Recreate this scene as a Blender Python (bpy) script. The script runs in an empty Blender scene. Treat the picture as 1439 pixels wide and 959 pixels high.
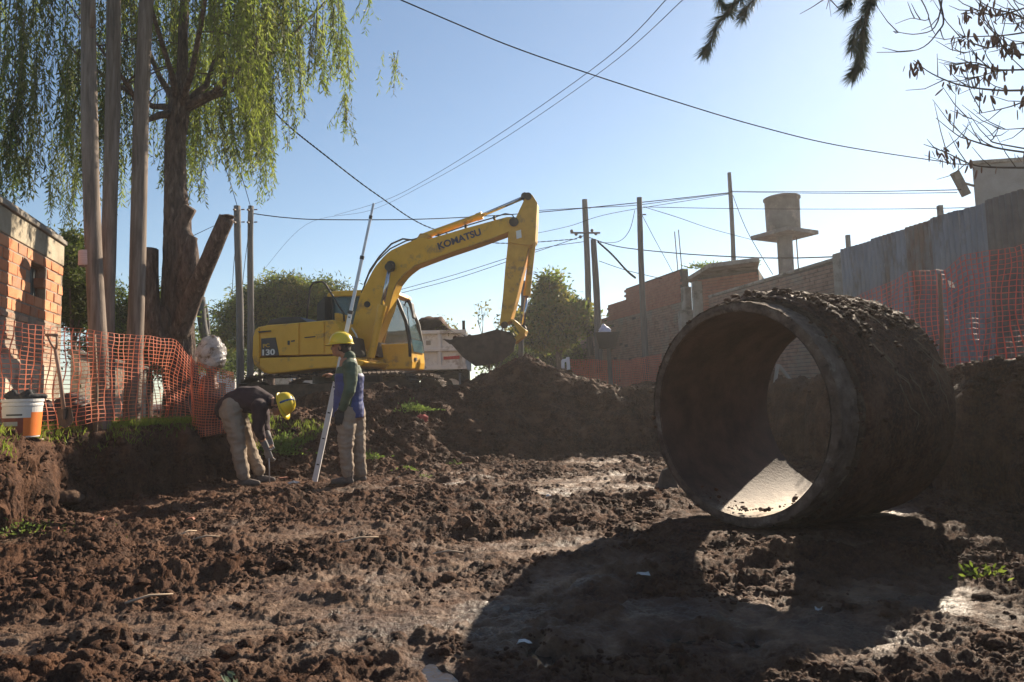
import bpy, math, random
import numpy as np
from mathutils import Vector, Matrix
random.seed(7)
rng = np.random.default_rng(7)
R = math.radians
sc = bpy.context.scene
C = sc.collection

# ------------------------------------------------------------------ camera
CAM_H = 1.0
PITCH = math.atan(.078)
ROLL = R(1.5)
FPX, PCX, PCY = 960.0, 719.5, 479.5
_f = Vector((0, math.cos(PITCH), math.sin(PITCH)))
_u0 = Vector((0, -math.sin(PITCH), math.cos(PITCH)))
_r0 = Vector((1, 0, 0))
_r = _r0 * math.cos(ROLL) - _u0 * math.sin(ROLL)
_u = _u0 * math.cos(ROLL) + _r0 * math.sin(ROLL)
EYE = Vector((0, 0, CAM_H))
cam = bpy.data.cameras.new('camera')
cam.lens = 24.0
cam.sensor_width = 36.0 * 1439 / 1440
cam.clip_start = .05
cam.clip_end = 3000
co = bpy.data.objects.new('camera', cam)
C.objects.link(co)
_m = Matrix((_r, _u, -_f)).transposed().to_4x4()
_m.translation = EYE
co.matrix_world = _m
sc.camera = co

# ------------------------------------------------------------------ light
SUN_EL, SUN_AZ = R(28.4), R(34.3)
SDIR = Vector((math.cos(SUN_EL) * math.sin(SUN_AZ), math.cos(SUN_EL) * math.cos(SUN_AZ), math.sin(SUN_EL)))
w = bpy.data.worlds.new('World')
sc.world = w
w.use_nodes = True
nt = w.node_tree
bg = nt.nodes['Background']
sky = nt.nodes.new('ShaderNodeTexSky')
sky.sky_type = 'NISHITA'
sky.sun_disc = False
sky.sun_elevation = SUN_EL
sky.sun_rotation = SUN_AZ
sky.altitude = 30
sky.air_density = 1.0
sky.dust_density = .16
sky.ozone_density = 1.6
tint = nt.nodes.new('ShaderNodeMix'); tint.data_type = 'RGBA'; tint.blend_type = 'MULTIPLY'
tint.inputs['Factor'].default_value = 1; tint.inputs['B'].default_value = (.90, 1.03, 1.07, 1)
nt.links.new(sky.outputs[0], tint.inputs['A']); nt.links.new(tint.outputs['Result'], bg.inputs[0])
bg.inputs[1].default_value = .056
sun = bpy.data.lights.new('sun', 'SUN')
sun.energy = 5.0
sun.angle = R(.5)
sun.color = (1, .85, .66)
so = bpy.data.objects.new('sun', sun)
C.objects.link(so)
so.location = (10, 10, 30)
so.rotation_euler = (-SDIR).to_track_quat('-Z', 'Y').to_euler()
sc.view_settings.view_transform = 'Standard'
sc.view_settings.look = 'None'
sc.view_settings.exposure = 1.2
sc.view_settings.gamma = 1
sc.cycles.max_bounces = 6
sc.cycles.transparent_max_bounces = 16
sc.cycles.volume_bounces = 0
sc.cycles.use_adaptive_sampling = True


def W(px, py, y):
    """the point seen at photo pixel px, py at world depth y"""
    d = _f + _r * ((px - PCX) / FPX) - _u * ((py - PCY) / FPX)
    return EYE + d * (y / d.y)


def G(px, py, z=0.0):
    d = _f + _r * ((px - PCX) / FPX) - _u * ((py - PCY) / FPX)
    return EYE + d * ((z - CAM_H) / d.z)


# ------------------------------------------------------------------ noise
def _h(ix, iy, s=0):
    n = (ix.astype(np.int64) * 374761393 + iy.astype(np.int64) * 668265263 + s * 1274126177) & 0x7fffffff
    n = ((n ^ (n >> 13)) * 1274126177) & 0x7fffffff
    n = ((n ^ (n >> 16)) * 668265263) & 0x7fffffff
    return (n ^ (n >> 15)) / 0x7fffffff


def vn(x, y, s=0):
    """gradient noise, about -1..1"""
    ix = np.floor(x); iy = np.floor(y)
    fx = x - ix; fy = y - iy
    ux = fx * fx * fx * (fx * (fx * 6 - 15) + 10); uy = fy * fy * fy * (fy * (fy * 6 - 15) + 10)

    def g(a, b):
        t = _h(ix + a, iy + b, s) * 2 * np.pi
        return np.cos(t) * (fx - a) + np.sin(t) * (fy - b)
    return ((g(0, 0) * (1 - ux) + g(1, 0) * ux) * (1 - uy) + (g(0, 1) * (1 - ux) + g(1, 1) * ux) * uy) * 1.5


def fbm(x, y, o=4, s=0, gain=.5):
    v = 0; a = 1; t = 0
    for k in range(o):
        v = v + a * vn(x * 2.03 ** k + 17.3 * k, y * 2.03 ** k - 9.1 * k, s + k); t += a; a *= gain
    return v / t


def lumps(x, y, cell, s=0, dens=.7):
    """rounded clods of random size on a jittered lattice, height as a share of cell"""
    gx = np.floor(x / cell); gy = np.floor(y / cell)
    out = np.zeros_like(x)
    for a in (-1, 0, 1):
        for b in (-1, 0, 1):
            cx = gx + a; cy = gy + b
            jx = (cx + .1 + .8 * _h(cx, cy, s)) * cell; jy = (cy + .1 + .8 * _h(cx, cy, s + 1)) * cell
            r = cell * (.25 + .55 * _h(cx, cy, s + 2) ** 1.5) * (_h(cx, cy, s + 3) < dens)
            an = 3.14 * _h(cx, cy, s + 4)
            dx = x - jx; dy = y - jy
            e = .6 + .4 * _h(cx, cy, s + 5)
            ca = np.cos(an); sa = np.sin(an)
            q = ((dx * ca + dy * sa) ** 2 + ((dy * ca - dx * sa) / e) ** 2)
            k = np.clip(r * r - q, 0, None)
            out = np.maximum(out, np.sqrt(k) * .8)
    return out


def sstep(a, b, x):
    t = np.clip((x - a) / (b - a), 0, 1)
    return t * t * (3 - 2 * t)


# ------------------------------------------------------------------ mesh builder
class MB:
    def __init__(s):
        s.v = []; s.f = []

    def add(s, vs, fs):
        n = len(s.v)
        s.v.extend([tuple(v) for v in vs]); s.f.extend([tuple(i + n for i in f) for f in fs])
        return s

    def box(s, c, size, rz=0, M=None):
        hx, hy, hz = size[0] / 2, size[1] / 2, size[2] / 2
        vs = [Vector((x * hx, y * hy, z * hz)) for x in (-1, 1) for y in (-1, 1) for z in (-1, 1)]
        m = M if M is not None else Matrix.Rotation(rz, 3, 'Z')
        vs = [m @ v + Vector(c) for v in vs]
        return s.add(vs, [(0, 1, 3, 2), (4, 6, 7, 5), (0, 4, 5, 1), (2, 3, 7, 6), (0, 2, 6, 4), (1, 5, 7, 3)])

    def bar(s, a, b, w, h, up=(0, 0, 1)):
        """rectangular bar from a to b"""
        a = Vector(a); b = Vector(b); d = (b - a).normalized(); up = Vector(up)
        x = d.cross(up)
        if x.length < 1e-4: x = d.cross(Vector((1, 0, 0)))
        x.normalize(); z = x.cross(d)
        vs = [p + x * (i * w / 2) + z * (j * h / 2) for p in (a, b) for i, j in ((-1, -1), (1, -1), (1, 1), (-1, 1))]
        return s.add(vs, [(3, 2, 1, 0), (4, 5, 6, 7), (0, 1, 5, 4), (1, 2, 6, 5), (2, 3, 7, 6), (3, 0, 4, 7)])

    def tube(s, pts, rad, n=10, caps=True, jit=0, flat=1.0, round_ends=False):
        pts = [Vector(p) for p in pts]
        if not hasattr(rad, '__len__'): rad = [rad] * len(pts)
        rad = list(rad)
        if round_ends:
            d0 = (pts[0] - pts[1]).normalized(); d1 = (pts[-1] - pts[-2]).normalized(); r0 = rad[0]; r1 = rad[-1]
            A = [(.98, .2), (.8, .6), (.45, .89)]; B = A[::-1]
            p0 = pts[0]; p1 = pts[-1]
            pts = [p0 + d0 * r0 * a for a, b in A] + pts + [p1 + d1 * r1 * a for a, b in B]
            rad = [r0 * b for a, b in A] + rad + [r1 * b for a, b in B]
        rings = []; x = None
        for i, p in enumerate(pts):
            d = (pts[min(i + 1, len(pts) - 1)] - pts[max(i - 1, 0)]).normalized()
            if x is None:
                x = d.cross(Vector((0, 1, 0)) if abs(d.y) < .9 else Vector((1, 0, 0)))
            x = (x - d * x.dot(d)).normalized(); y = d.cross(x)
            rings.append([p + (x * math.cos(2 * math.pi * k / n) + y * math.sin(2 * math.pi * k / n) * flat) * rad[i] * (1 + (random.uniform(-jit, jit) if jit else 0)) for k in range(n)])
        vs = [v for r in rings for v in r]; fs = []
        for i in range(len(pts) - 1):
            for k in range(n):
                a = i * n + k; b = i * n + (k + 1) % n
                fs.append((a, b, b + n, a + n))
        if caps:
            fs.append(tuple(range(n - 1, -1, -1))); m = (len(pts) - 1) * n
            fs.append(tuple(m + k for k in range(n)))
        return s.add(vs, fs)

    def prism(s, poly, off):
        """poly: 3D points of one face, off: vector to the other face"""
        poly = [Vector(p) for p in poly]; off = Vector(off); n = len(poly)
        nrm = Vector((0, 0, 0))
        for i in range(n): nrm += poly[i].cross(poly[(i + 1) % n])
        if nrm.dot(off) > 0: poly = poly[::-1]
        vs = poly + [p + off for p in poly]
        fs = [tuple(range(n)), tuple(range(2 * n - 1, n - 1, -1))] + [((i + 1) % n, i, i + n, (i + 1) % n + n) for i in range(n)]
        return s.add(vs, fs)

    def lathe(s, c, prof, n=24, M=None):
        """prof: (radius, height) pairs; closed at axis when radius is 0"""
        m = M if M is not None else Matrix.Identity(3); c = Vector(c)
        vs = [m @ Vector((r * math.cos(2 * math.pi * k / n), r * math.sin(2 * math.pi * k / n), z)) + c for r, z in prof for k in range(n)]
        fs = [(i * n + k, i * n + (k + 1) % n, (i + 1) * n + (k + 1) % n, (i + 1) * n + k) for i in range(len(prof) - 1) for k in range(n)]
        return s.add(vs, fs)

    def ball(s, c, r, n=12, m=8, M=None):
        if not hasattr(r, '__len__'): r = (r, r, r)
        mm = M if M is not None else Matrix.Identity(3)
        vs = []; c = Vector(c)
        for i in range(1, m):
            t = math.pi * i / m
            for k in range(n):
                p = 2 * math.pi * k / n
                vs.append(mm @ Vector((r[0] * math.sin(t) * math.cos(p), r[1] * math.sin(t) * math.sin(p), r[2] * math.cos(t))) + c)
        vs += [mm @ Vector((0, 0, r[2])) + c, mm @ Vector((0, 0, -r[2])) + c]
        T = len(vs) - 2; B = T + 1; fs = []
        for i in range(m - 2):
            for k in range(n):
                a = i * n + k; b = i * n + (k + 1) % n
                fs.append((a, a + n, b + n, b))
        for k in range(n):
            fs.append((T, k, (k + 1) % n)); q = (m - 2) * n
            fs.append((B, q + (k + 1) % n, q + k))
        return s.add(vs, fs)


def link(o, parent=None):
    C.objects.link(o)
    if parent is not None: o.parent = parent
    return o


def wloc(o):
    p = Vector((0, 0, 0))
    while o is not None:
        p = p + o.location; o = o.parent
    return p


def obj(name, mb, mat, parent=None, smooth=False, bevel=0, loc=None):
    me = bpy.data.meshes.new(name)
    base = wloc(parent) if parent is not None else Vector((0, 0, 0))
    if parent is None:
        if loc is None:
            a = np.array(mb.v); loc = Vector(((a[:, 0].min() + a[:, 0].max()) / 2, (a[:, 1].min() + a[:, 1].max()) / 2, a[:, 2].min()))
        base = Vector(loc)
    me.from_pydata([(v[0] - base.x, v[1] - base.y, v[2] - base.z) for v in mb.v], [], mb.f)
    if smooth: me.shade_smooth()
    me.materials.append(mat)
    me.update()
    o = bpy.data.objects.new(name, me)
    link(o, parent)
    if parent is None: o.location = base
    if bevel:
        b = o.modifiers.new('bevel', 'BEVEL'); b.width = bevel; b.segments = 2; b.limit_method = 'ANGLE'
    return o


def npobj(name, V, Fq, mat, parent=None, smooth=False, kind=None, attrs=None):
    """numpy vertices and equal-sized faces; world coordinates, object at the parent's place"""
    me = bpy.data.meshes.new(name)
    V = np.asarray(V, dtype=np.float32)
    if parent is not None: V = V - np.array(wloc(parent), dtype=np.float32)
    Fq = np.asarray(Fq, dtype=np.int32); k = Fq.shape[1]
    me.vertices.add(len(V)); me.vertices.foreach_set('co', V.ravel())
    me.loops.add(Fq.size); me.loops.foreach_set('vertex_index', Fq.ravel())
    me.polygons.add(len(Fq)); me.polygons.foreach_set('loop_start', np.arange(0, Fq.size, k, dtype=np.int32))
    me.polygons.foreach_set('loop_total', np.full(len(Fq), k, dtype=np.int32))
    me.polygons.foreach_set('use_smooth', np.full(len(Fq), smooth))
    me.update(calc_edges=True)
    for an, av in (attrs or {}).items():
        at = me.attributes.new(an, 'FLOAT', 'POINT'); at.data.foreach_set('value', np.asarray(av, dtype=np.float32))
    me.materials.append(mat)
    o = bpy.data.objects.new(name, me)
    link(o, parent)
    if kind: o['kind'] = kind
    return o


def tag(o, label=None, cat=None, group=None, kind=None):
    if label: o['label'] = label
    if cat: o['category'] = cat
    if group: o['group'] = group
    if kind: o['kind'] = kind
    return o


def thing(name, label, cat, loc=(0, 0, 0), group=None):
    o = bpy.data.objects.new(name, None); C.objects.link(o); o.location = loc
    o.empty_display_size = .1
    return tag(o, label, cat, group)


# ------------------------------------------------------------------ materials
def mat(name, c1, c2=None, scale=6, rough=.8, bump=0, bscale=40, metal=0, c3=None, s3=1.5, t3=.55, trans=0, spec=None, detail=6, stretch=None, rough2=None, coat=0, cr=(.35, .65)):
    """two colours mixed by noise, an optional third in patches, fine relief"""
    m = bpy.data.materials.new(name); m.use_nodes = True
    n = m.node_tree.nodes; L = m.node_tree.links
    b = n['Principled BSDF']; tc = n.new('ShaderNodeTexCoord'); src = tc.outputs['Object']
    if stretch:
        mp = n.new('ShaderNodeMapping'); mp.inputs['Scale'].default_value = stretch
        L.new(src, mp.inputs[0]); src = mp.outputs[0]
    c2 = c2 or c1
    t = n.new('ShaderNodeTexNoise'); t.inputs['Scale'].default_value = scale; t.inputs['Detail'].default_value = detail
    t.inputs['Roughness'].default_value = .62
    L.new(src, t.inputs['Vector'])
    r = n.new('ShaderNodeValToRGB'); r.color_ramp.elements[0].position = cr[0]; r.color_ramp.elements[1].position = cr[1]
    r.color_ramp.elements[0].color = (*c1, 1); r.color_ramp.elements[1].color = (*c2, 1)
    L.new(t.outputs['Fac'], r.inputs[0]); col = r.outputs[0]
    if c3:
        t2 = n.new('ShaderNodeTexNoise'); t2.inputs['Scale'].default_value = s3; t2.inputs['Detail'].default_value = 8; t2.inputs['Roughness'].default_value = .7
        L.new(src, t2.inputs['Vector'])
        mr = n.new('ShaderNodeMapRange'); mr.inputs['From Min'].default_value = t3 - .05; mr.inputs['From Max'].default_value = t3 + .07
        L.new(t2.outputs['Fac'], mr.inputs['Value'])
        mx = n.new('ShaderNodeMix'); mx.data_type = 'RGBA'
        L.new(mr.outputs[0], mx.inputs['Factor']); L.new(col, mx.inputs['A']); mx.inputs['B'].default_value = (*c3, 1); col = mx.outputs['Result']
    L.new(col, b.inputs['Base Color'])
    if rough2 is not None:
        mr = n.new('ShaderNodeMapRange'); mr.inputs['From Min'].default_value = .35; mr.inputs['From Max'].default_value = .65
        mr.inputs['To Min'].default_value = rough; mr.inputs['To Max'].default_value = rough2
        L.new(t.outputs['Fac'], mr.inputs['Value']); L.new(mr.outputs[0], b.inputs['Roughness'])
    else: b.inputs['Roughness'].default_value = rough
    b.inputs['Metallic'].default_value = metal
    if spec is not None: b.inputs['Specular IOR Level'].default_value = spec
    if coat: b.inputs['Coat Weight'].default_value = coat
    if bump:
        t3_ = n.new('ShaderNodeTexNoise'); t3_.inputs['Scale'].default_value = bscale; t3_.inputs['Detail'].default_value = 6; t3_.inputs['Roughness'].default_value = .65
        L.new(src, t3_.inputs['Vector'])
        bp = n.new('ShaderNodeBump'); bp.inputs['Strength'].default_value = 1; bp.inputs['Distance'].default_value = bump
        L.new(t3_.outputs['Fac'], bp.inputs['Height']); L.new(bp.outputs[0], b.inputs['Normal'])
    if trans:
        out = n['Material Output']; tr = n.new('ShaderNodeBsdfTranslucent'); ms = n.new('ShaderNodeMixShader')
        L.new(col, tr.inputs[0]); ms.inputs[0].default_value = trans
        L.new(b.outputs[0], ms.inputs[1]); L.new(tr.outputs[0], ms.inputs[2]); L.new(ms.outputs[0], out.inputs['Surface'])
    return m
# ------------------------------------------------------------------ terrain
# floor outline of the trench: x, y, width of the bank, height of its top
POLY = np.array([
    (-4.1, -30, .35, .75), (-4.05, 3.5, .3, .74), (-4.08, 5.3, .3, .72), (-4.35, 6.9, .32, .68), (-3.75, 7.95, .35, .62), (-3.55, 8.75, .6, .62),
    (-2.9, 9.2, 1.8, .80), (-2.2, 9.2, 2.8, .92), (-1.2, 9.75, 2.6, .98), (-.75, 10.6, 2.0, 1.05), (.3, 11.0, 2.0, 1.15), (1.4, 11.2, 1.5, 1.1), (2.4, 11.4, .9, 1.05), (3.9, 10.9, .35, 1.06),
    (4.0, 8.0, .3, 1.1), (3.95, 5.9, .35, 1.14), (3.95, -30, .4, 1.1)])


def base_h(x, y):
    sh = x.shape; x = x.ravel(); y = y.ravel()
    wx = x + .16 * vn(x * 1.7, y * 1.7, 5) + .06 * vn(x * 6, y * 6, 6); wy = y + .16 * vn(x * 1.7, y * 1.7, 8) + .06 * vn(x * 6, y * 6, 9)
    best = np.full(x.shape, 1e9); wd = np.zeros_like(x); tz = np.zeros_like(x); ins = np.zeros(x.shape, bool)
    n = len(POLY)
    for i in range(n):
        a = POLY[i]; b = POLY[(i + 1) % n]
        dx, dy = b[0] - a[0], b[1] - a[1]
        t = np.clip(((wx - a[0]) * dx + (wy - a[1]) * dy) / (dx * dx + dy * dy), 0, 1)
        d = np.hypot(wx - a[0] - t * dx, wy - a[1] - t * dy)
        k = d < best
        best = np.where(k, d, best); wd = np.where(k, a[2] + (b[2] - a[2]) * t, wd); tz = np.where(k, a[3] + (b[3] - a[3]) * t, tz)
        c = ((a[1] > wy) != (b[1] > wy)) & (wx < (b[0] - a[0]) * (wy - a[1]) / (b[1] - a[1] + 1e-12) + a[0])
        ins ^= c
    sd = np.where(ins, -best, best)
    t = np.clip(sd / wd, 0, 1)
    prof = np.where(wd < 1, 1 - (1 - t) ** 2.2, t * (1.35 - .35 * t))
    top = tz + .07 * np.clip(sd - wd, 0, 1.5) * (x < 0) * (y < 9)
    h = prof * top
    # far ground settles at street level
    far = sstep(14.0, 16.5, y); h = h * (1 - far) + .76 * far
    side = sstep(6, 9, np.abs(x)); h = h * (1 - side * (sd > 0)) + .8 * side * (sd > 0)
    # the spoil heap under the bucket and the shoulder right of it
    h = h + .50 * np.exp(-(((x - .15) / .75) ** 2 + ((y - 13.2) / .8) ** 2)) + .16 * np.exp(-(((x - 1.0) / .7) ** 2 + ((y - 13) / .9) ** 2)) + .06 * np.exp(-(((x + 1.9) / 1.2) ** 2 + ((y - 12.2) / 1) ** 2))
    # hollows under the left bank
    hol = np.exp(-(((x + 4.25) / .22) ** 2 + ((y - 6.15) / .33) ** 2)) + .8 * np.exp(-(((x + 4.3) / .2) ** 2 + ((y - 7.0) / .25) ** 2))
    h = h - .5 * hol * (h > .12)
    return h.reshape(sh), sd.reshape(sh)


def _spot(x, y, cx, cy, rx, ry, a=0):
    c, s = math.cos(a), math.sin(a); dx = x - cx; dy = y - cy
    return np.exp(-(((dx * c + dy * s) / rx) ** 2 + ((dy * c - dx * s) / ry) ** 2))


PUDDLES = [(-.26, 2.50, .07, .30, .35), (.08, 2.78, .05, .09, .1), (.82, 2.92, .22, .04, -.2), (.62, 3.45, .07, .03, 0), (.42, 6.9, .16, .15, .1)]


def ground_h(x, y):
    """height and smoothness of the ground"""
    h, sd = base_h(x, y)
    near = np.clip(1 - (y - 16) / 6, 0, 1) * np.clip(1 - (np.abs(x) - 9) / 4, 0, 1)
    # smooth pressed mud where tyres and feet went
    q = fbm(x * .55 + 3, y * .8, 3, 21)
    sm = sstep(.08, .36, q)
    for s_ in ((-2.1, 3.15, 1.3, .28, .12), (-.25, 3.3, .55, .85, .5), (-1.05, 3.9, .55, .35, .4), (-1.6, 5.2, .8, .3, .5), (-1.15, 3.75, 1.3, .16, .55), (-.6, 3.1, 1.0, .13, .6), (.35, 3.9, .8, .25, .6), (.9, 3.05, 1.2, .5, 0), (.1, 4.6, .7, .35, .2), (2.4, 3.2, .5, .2, 0)):
        sm = np.maximum(sm, 1.15 * _spot(x, y, *s_))
    for s_ in ((-1.0, 2.55, .55, .22, .1), (-1.5, 4.3, .9, .22, .2), (-2.4, 4.9, 1.2, .3, 0), (.75, 5.35, .7, .35, 0), (1.55, 3.95, .5, .12, 0), (-2.9, 4.0, .5, .3, 0), (2.9, 4.3, .5, .5, 0)):
        sm = sm * (1 - .95 * _spot(x, y, *s_))
    sm = np.clip(sm, 0, 1) * (sd < -.1) * (.45 + .55 * sstep(-.30, .02, fbm(x * 2.6, y * 3.2, 4, 23, .6)))
    rg = 1 - .88 * sm
    slope = np.clip(h / .3, 0, 1)
    d = .10 * fbm(x * 1.3, y * 1.3, 3, 31) * rg
    d += .060 * fbm(x * 4.2, y * 4.8, 5, 41, .6) * (rg + .2)
    wx = x + .03 * vn(x * 14, y * 14, 3); wy = y + .03 * vn(x * 14, y * 14, 4)
    big = sstep(.0, .25, fbm(x * .9, y * .9, 2, 77))
    d += .36 * lumps(wx, wy, .21, 51, .45) * rg * big + .35 * lumps(wx + 3, wy, .37, 57, .3) * rg * big
    d += .5 * lumps(wx, wy, .10, 61, .75) * rg
    d += .42 * lumps(wx + .05, wy, .05, 71, .8) * (rg + .06)
    d += .022 * fbm(x * 22, y * 26, 4, 81, .65) * (rg + .45)
    # shallow ruts and tread marks in the pressed mud
    rut = np.abs(np.sin((x * .55 - y * .84 + .25 * vn(x, y, 12)) * 7.5))
    d -= sm * .03 * sstep(.30, 0, rut) * (.4 + .6 * sstep(-.2, .2, vn(x * 1.4, y * 1.4, 19)))
    d += sm * .006 * vn(x * 9 + y * 3, y * 40, 13)
    d += .16 * fbm(x * 2.2, y * 2.2 + 4, 3, 91) * slope * (sd < 5)
    # vertical scoring of the cut banks
    cut = np.clip(1 - np.abs(sd - .15) / .3, 0, 1) * (np.abs(x) > 3.2)
    d = d * near
    h = h + d - .02 * near
    # clods pushed up in front of the pipe and a flattened place for the pipe and the men's feet
    k = sstep(.18, .5, sd) * (x < -3.6) * (y < 9.6) * (y > 4.5) * near
    h = h * (1 - .8 * k) + (.775 + .02 * fbm(x * 3, y * 3, 2, 121)) * .8 * k
    k = np.clip(1.5 * _spot(x, y, -3.86, 8.75, .30, .30), 0, 1)
    h = np.where(k > .25, np.maximum(h, .63 * k), h)
    h = h + .07 * _spot(x, y, 1.75, 4.15, .42, .10, -.1) * near
    for cx, cy, rx, ry in ((2.05, 5.25, .95, .6), (-3.27, 8.38, .28, .25), (-3.05, 8.5, .25, .2), (-2.0, 8.25, .3, .3)):
        k = np.clip(1.3 * _spot(x, y, cx, cy, rx, ry), 0, 1)
        h = h * (1 - k) + k * (.012 + .25 * (d * .3))
    wet = np.zeros_like(h)
    for cx, cy, rx, ry, a in PUDDLES:
        k = _spot(x + .11 * vn(x * 6, y * 6, 14) + .03 * vn(x * 22, y * 22, 18), y + .11 * vn(x * 6, y * 6, 15) + .03 * vn(x * 22, y * 22, 19), cx, cy, rx * 1.25, ry * 1.25, a)
        h = h * (1 - np.clip(k * 1.25, 0, 1)) + np.clip(k * 1.25, 0, 1) * (-.062 + .012 * fbm(x * 9, y * 9, 3, 16))
        wet = np.maximum(wet, k)
    wet = np.maximum(wet, sm * sstep(.1, .45, fbm(x * 1.1, y * 1.1, 3, 17) + .1) * .6)
    return h, sm, wet


def HZ(x, y):
    return float(ground_h(np.array([float(x)]), np.array([float(y)]))[0][0])


def build_ground():
    ys = [-30, -20, -12, -8, -5, -3, -2, -1.2, -.6, 0, .4, .7, .9, 1.1, 1.3, 1.5]
    y = 1.5
    while y < 16:
        y += min(max(.0011 * y * y, .0055), .022); ys.append(y)
    st = .05
    while y < 900:
        y += st; st *= 1.13; ys.append(y)
    ys = np.array(ys)
    inner = np.arange(-.86, .861, .00185)
    o = []; u = .86; st = .01
    while u < 400:
        u += st; st *= 1.28; o.append(u)
    o = np.array(o)
    us = np.concatenate([-o[::-1], inner, o])
    S = np.maximum(ys, 1.6)
    X = us[None, :] * S[:, None]; Y = np.repeat(ys[:, None], len(us), 1)
    h, sm, wet = ground_h(X, Y)
    ny, nx = X.shape
    # push steep faces in and out along their normals so that banks are lumpy, not draped
    P = np.stack([X, Y, h], -1)
    gy = np.gradient(P, axis=0); gx = np.gradient(P, axis=1)
    N = np.cross(gx, gy); N /= np.linalg.norm(N, axis=-1, keepdims=True) + 1e-12
    steep = np.clip((.88 - N[..., 2]) / .35, 0, 1) * (Y > 1) * (Y < 16)
    a = X + Y * .9
    dn = .10 * fbm(a * 2.6, h * 4.5, 4, 501, .6) + .55 * lumps(a, h * 1.2 + .3 * X, .12, 511, .8) * .5 + .5 * lumps(a + 3, h * 1.3, .055, 513, .8) * .6
    hmask = np.clip(h / .12, 0, 1)
    P = P + N * (dn * steep * hmask)[..., None]
    V = P.reshape(-1, 3)
    i = np.arange(ny - 1)[:, None] * nx + np.arange(nx - 1)[None, :]
    Fq = np.stack([i, i + 1, i + nx + 1, i + nx], -1).reshape(-1, 4)
    return npobj('ground', V, Fq, M_mud, smooth=True, kind='structure', attrs={'smoothed': sm.ravel(), 'wet': wet.ravel()})


def mud_material(name, attrs=True):
    m = bpy.data.materials.new(name); m.use_nodes = True
    n = m.node_tree.nodes; L = m.node_tree.links; b = n['Principled BSDF']
    tc = n.new('ShaderNodeTexCoord').outputs['Object']

    def noise(s, d=8, r=.65):
        t = n.new('ShaderNodeTexNoise'); t.inputs['Scale'].default_value = s; t.inputs['Detail'].default_value = d; t.inputs['Roughness'].default_value = r
        L.new(tc, t.inputs['Vector']); return t.outputs['Fac']

    def ramp(f, stops):
        r = n.new('ShaderNodeValToRGB'); e = r.color_ramp.elements
        while len(e) < len(stops): e.new(.5)
        for k, (p, c) in enumerate(stops): e[k].position = p; e[k].color = (*c, 1)
        L.new(f, r.inputs[0]); return r.outputs[0]

    def mix(f, a, b_):
        x = n.new('ShaderNodeMix'); x.data_type = 'RGBA'
        if isinstance(f, float): x.inputs['Factor'].default_value = f
        else: L.new(f, x.inputs['Factor'])
        for q, i in ((a, 'A'), (b_, 'B')):
            if isinstance(q, tuple): x.inputs[i].default_value = (*q, 1)
            else: L.new(q, x.inputs[i])
        return x.outputs['Result']

    def mr(f, a, b_, c=0., d=1.):
        x = n.new('ShaderNodeMapRange')
        for k, v_ in zip(('From Min', 'From Max', 'To Min', 'To Max'), (a, b_, c, d)): x.inputs[k].default_value = v_
        L.new(f, x.inputs['Value']); return x.outputs[0]
    col = ramp(noise(3.5), [(.3, (.028, .013, .008)), (.5, (.068, .032, .019)), (.68, (.150, .076, .044))])
    col = mix(mr(noise(38, 4), .45, .75, 0, .6), col, (.21, .105, .058))
    rough = mr(noise(5.0), .3, .7, .62, .95)
    if attrs:
        a = n.new('ShaderNodeAttribute'); a.attribute_name = 'smoothed'
        w_ = n.new('ShaderNodeAttribute'); w_.attribute_name = 'wet'
        sm = ramp(noise(7, 6), [(.3, (.085, .042, .023)), (.5, (.19, .108, .062)), (.7, (.33, .215, .135))])
        mu = n.new('ShaderNodeMath'); mu.operation = 'MULTIPLY'; L.new(a.outputs['Fac'], mu.inputs[0]); L.new(mr(noise(2.2, 5), .38, .56), mu.inputs[1])
        col = mix(mu.outputs[0], col, sm)
        dk = mr(w_.outputs['Fac'], .25, .8, 0, .75)
        col = mix(dk, col, (.045, .030, .024))
        mm = n.new('ShaderNodeMath'); mm.operation = 'SUBTRACT'; L.new(rough, mm.inputs[0]); L.new(mr(w_.outputs['Fac'], .2, .8, 0, .5), mm.inputs[1]); rough = mm.outputs[0]
    L.new(col, b.inputs['Base Color']); L.new(rough, b.inputs['Roughness'])
    b.inputs['Specular IOR Level'].default_value = .14
    if attrs:
        L.new(mr(a.outputs['Fac'], 0, 1, .12, .30), b.inputs['Specular IOR Level'])
        m3 = n.new('ShaderNodeMath'); m3.operation = 'SUBTRACT'; L.new(rough, m3.inputs[0]); L.new(mr(mu.outputs[0], 0, 1, 0, .22), m3.inputs[1]); L.new(m3.outputs[0], b.inputs['Roughness'])
    bp = n.new('ShaderNodeBump'); bp.inputs['Distance'].default_value = .018; bp.inputs['Strength'].default_value = 1
    L.new(noise(55, 7, .7), bp.inputs['Height'])
    bp2 = n.new('ShaderNodeBump'); bp2.inputs['Distance'].default_value = .03; L.new(noise(14, 6, .7), bp2.inputs['Height']); L.new(bp.outputs[0], bp2.inputs['Normal'])
    L.new(bp2.outputs[0], b.inputs['Normal'])
    return m


M_mud = mud_material('mud')
M_clod = mud_material('clod_mud', False)
ground = build_ground()

M_water = mat('puddle_water', (.03, .022, .018), rough=.04, bump=.002, bscale=9, spec=.6)
PZ = -.047
for i, (cx, cy, rx, ry, a) in enumerate(PUDDLES):
    # an irregular sheet whose shore is where the mud rises through it
    n = 40; mb = MB(); vs = [(cx, cy, PZ)]
    for k in range(n):
        t = 2 * math.pi * k / n; ex = rx * .95 * math.cos(t); ey = ry * .95 * math.sin(t)
        vs.append((cx + ex * math.cos(a) - ey * math.sin(a), cy + ex * math.sin(a) + ey * math.cos(a), PZ))
    mb.add(vs, [(0, 1 + k, 1 + (k + 1) % n) for k in range(n)])
    tag(obj('puddle', mb, M_water, loc=(cx, cy, PZ)), kind='structure')

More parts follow.
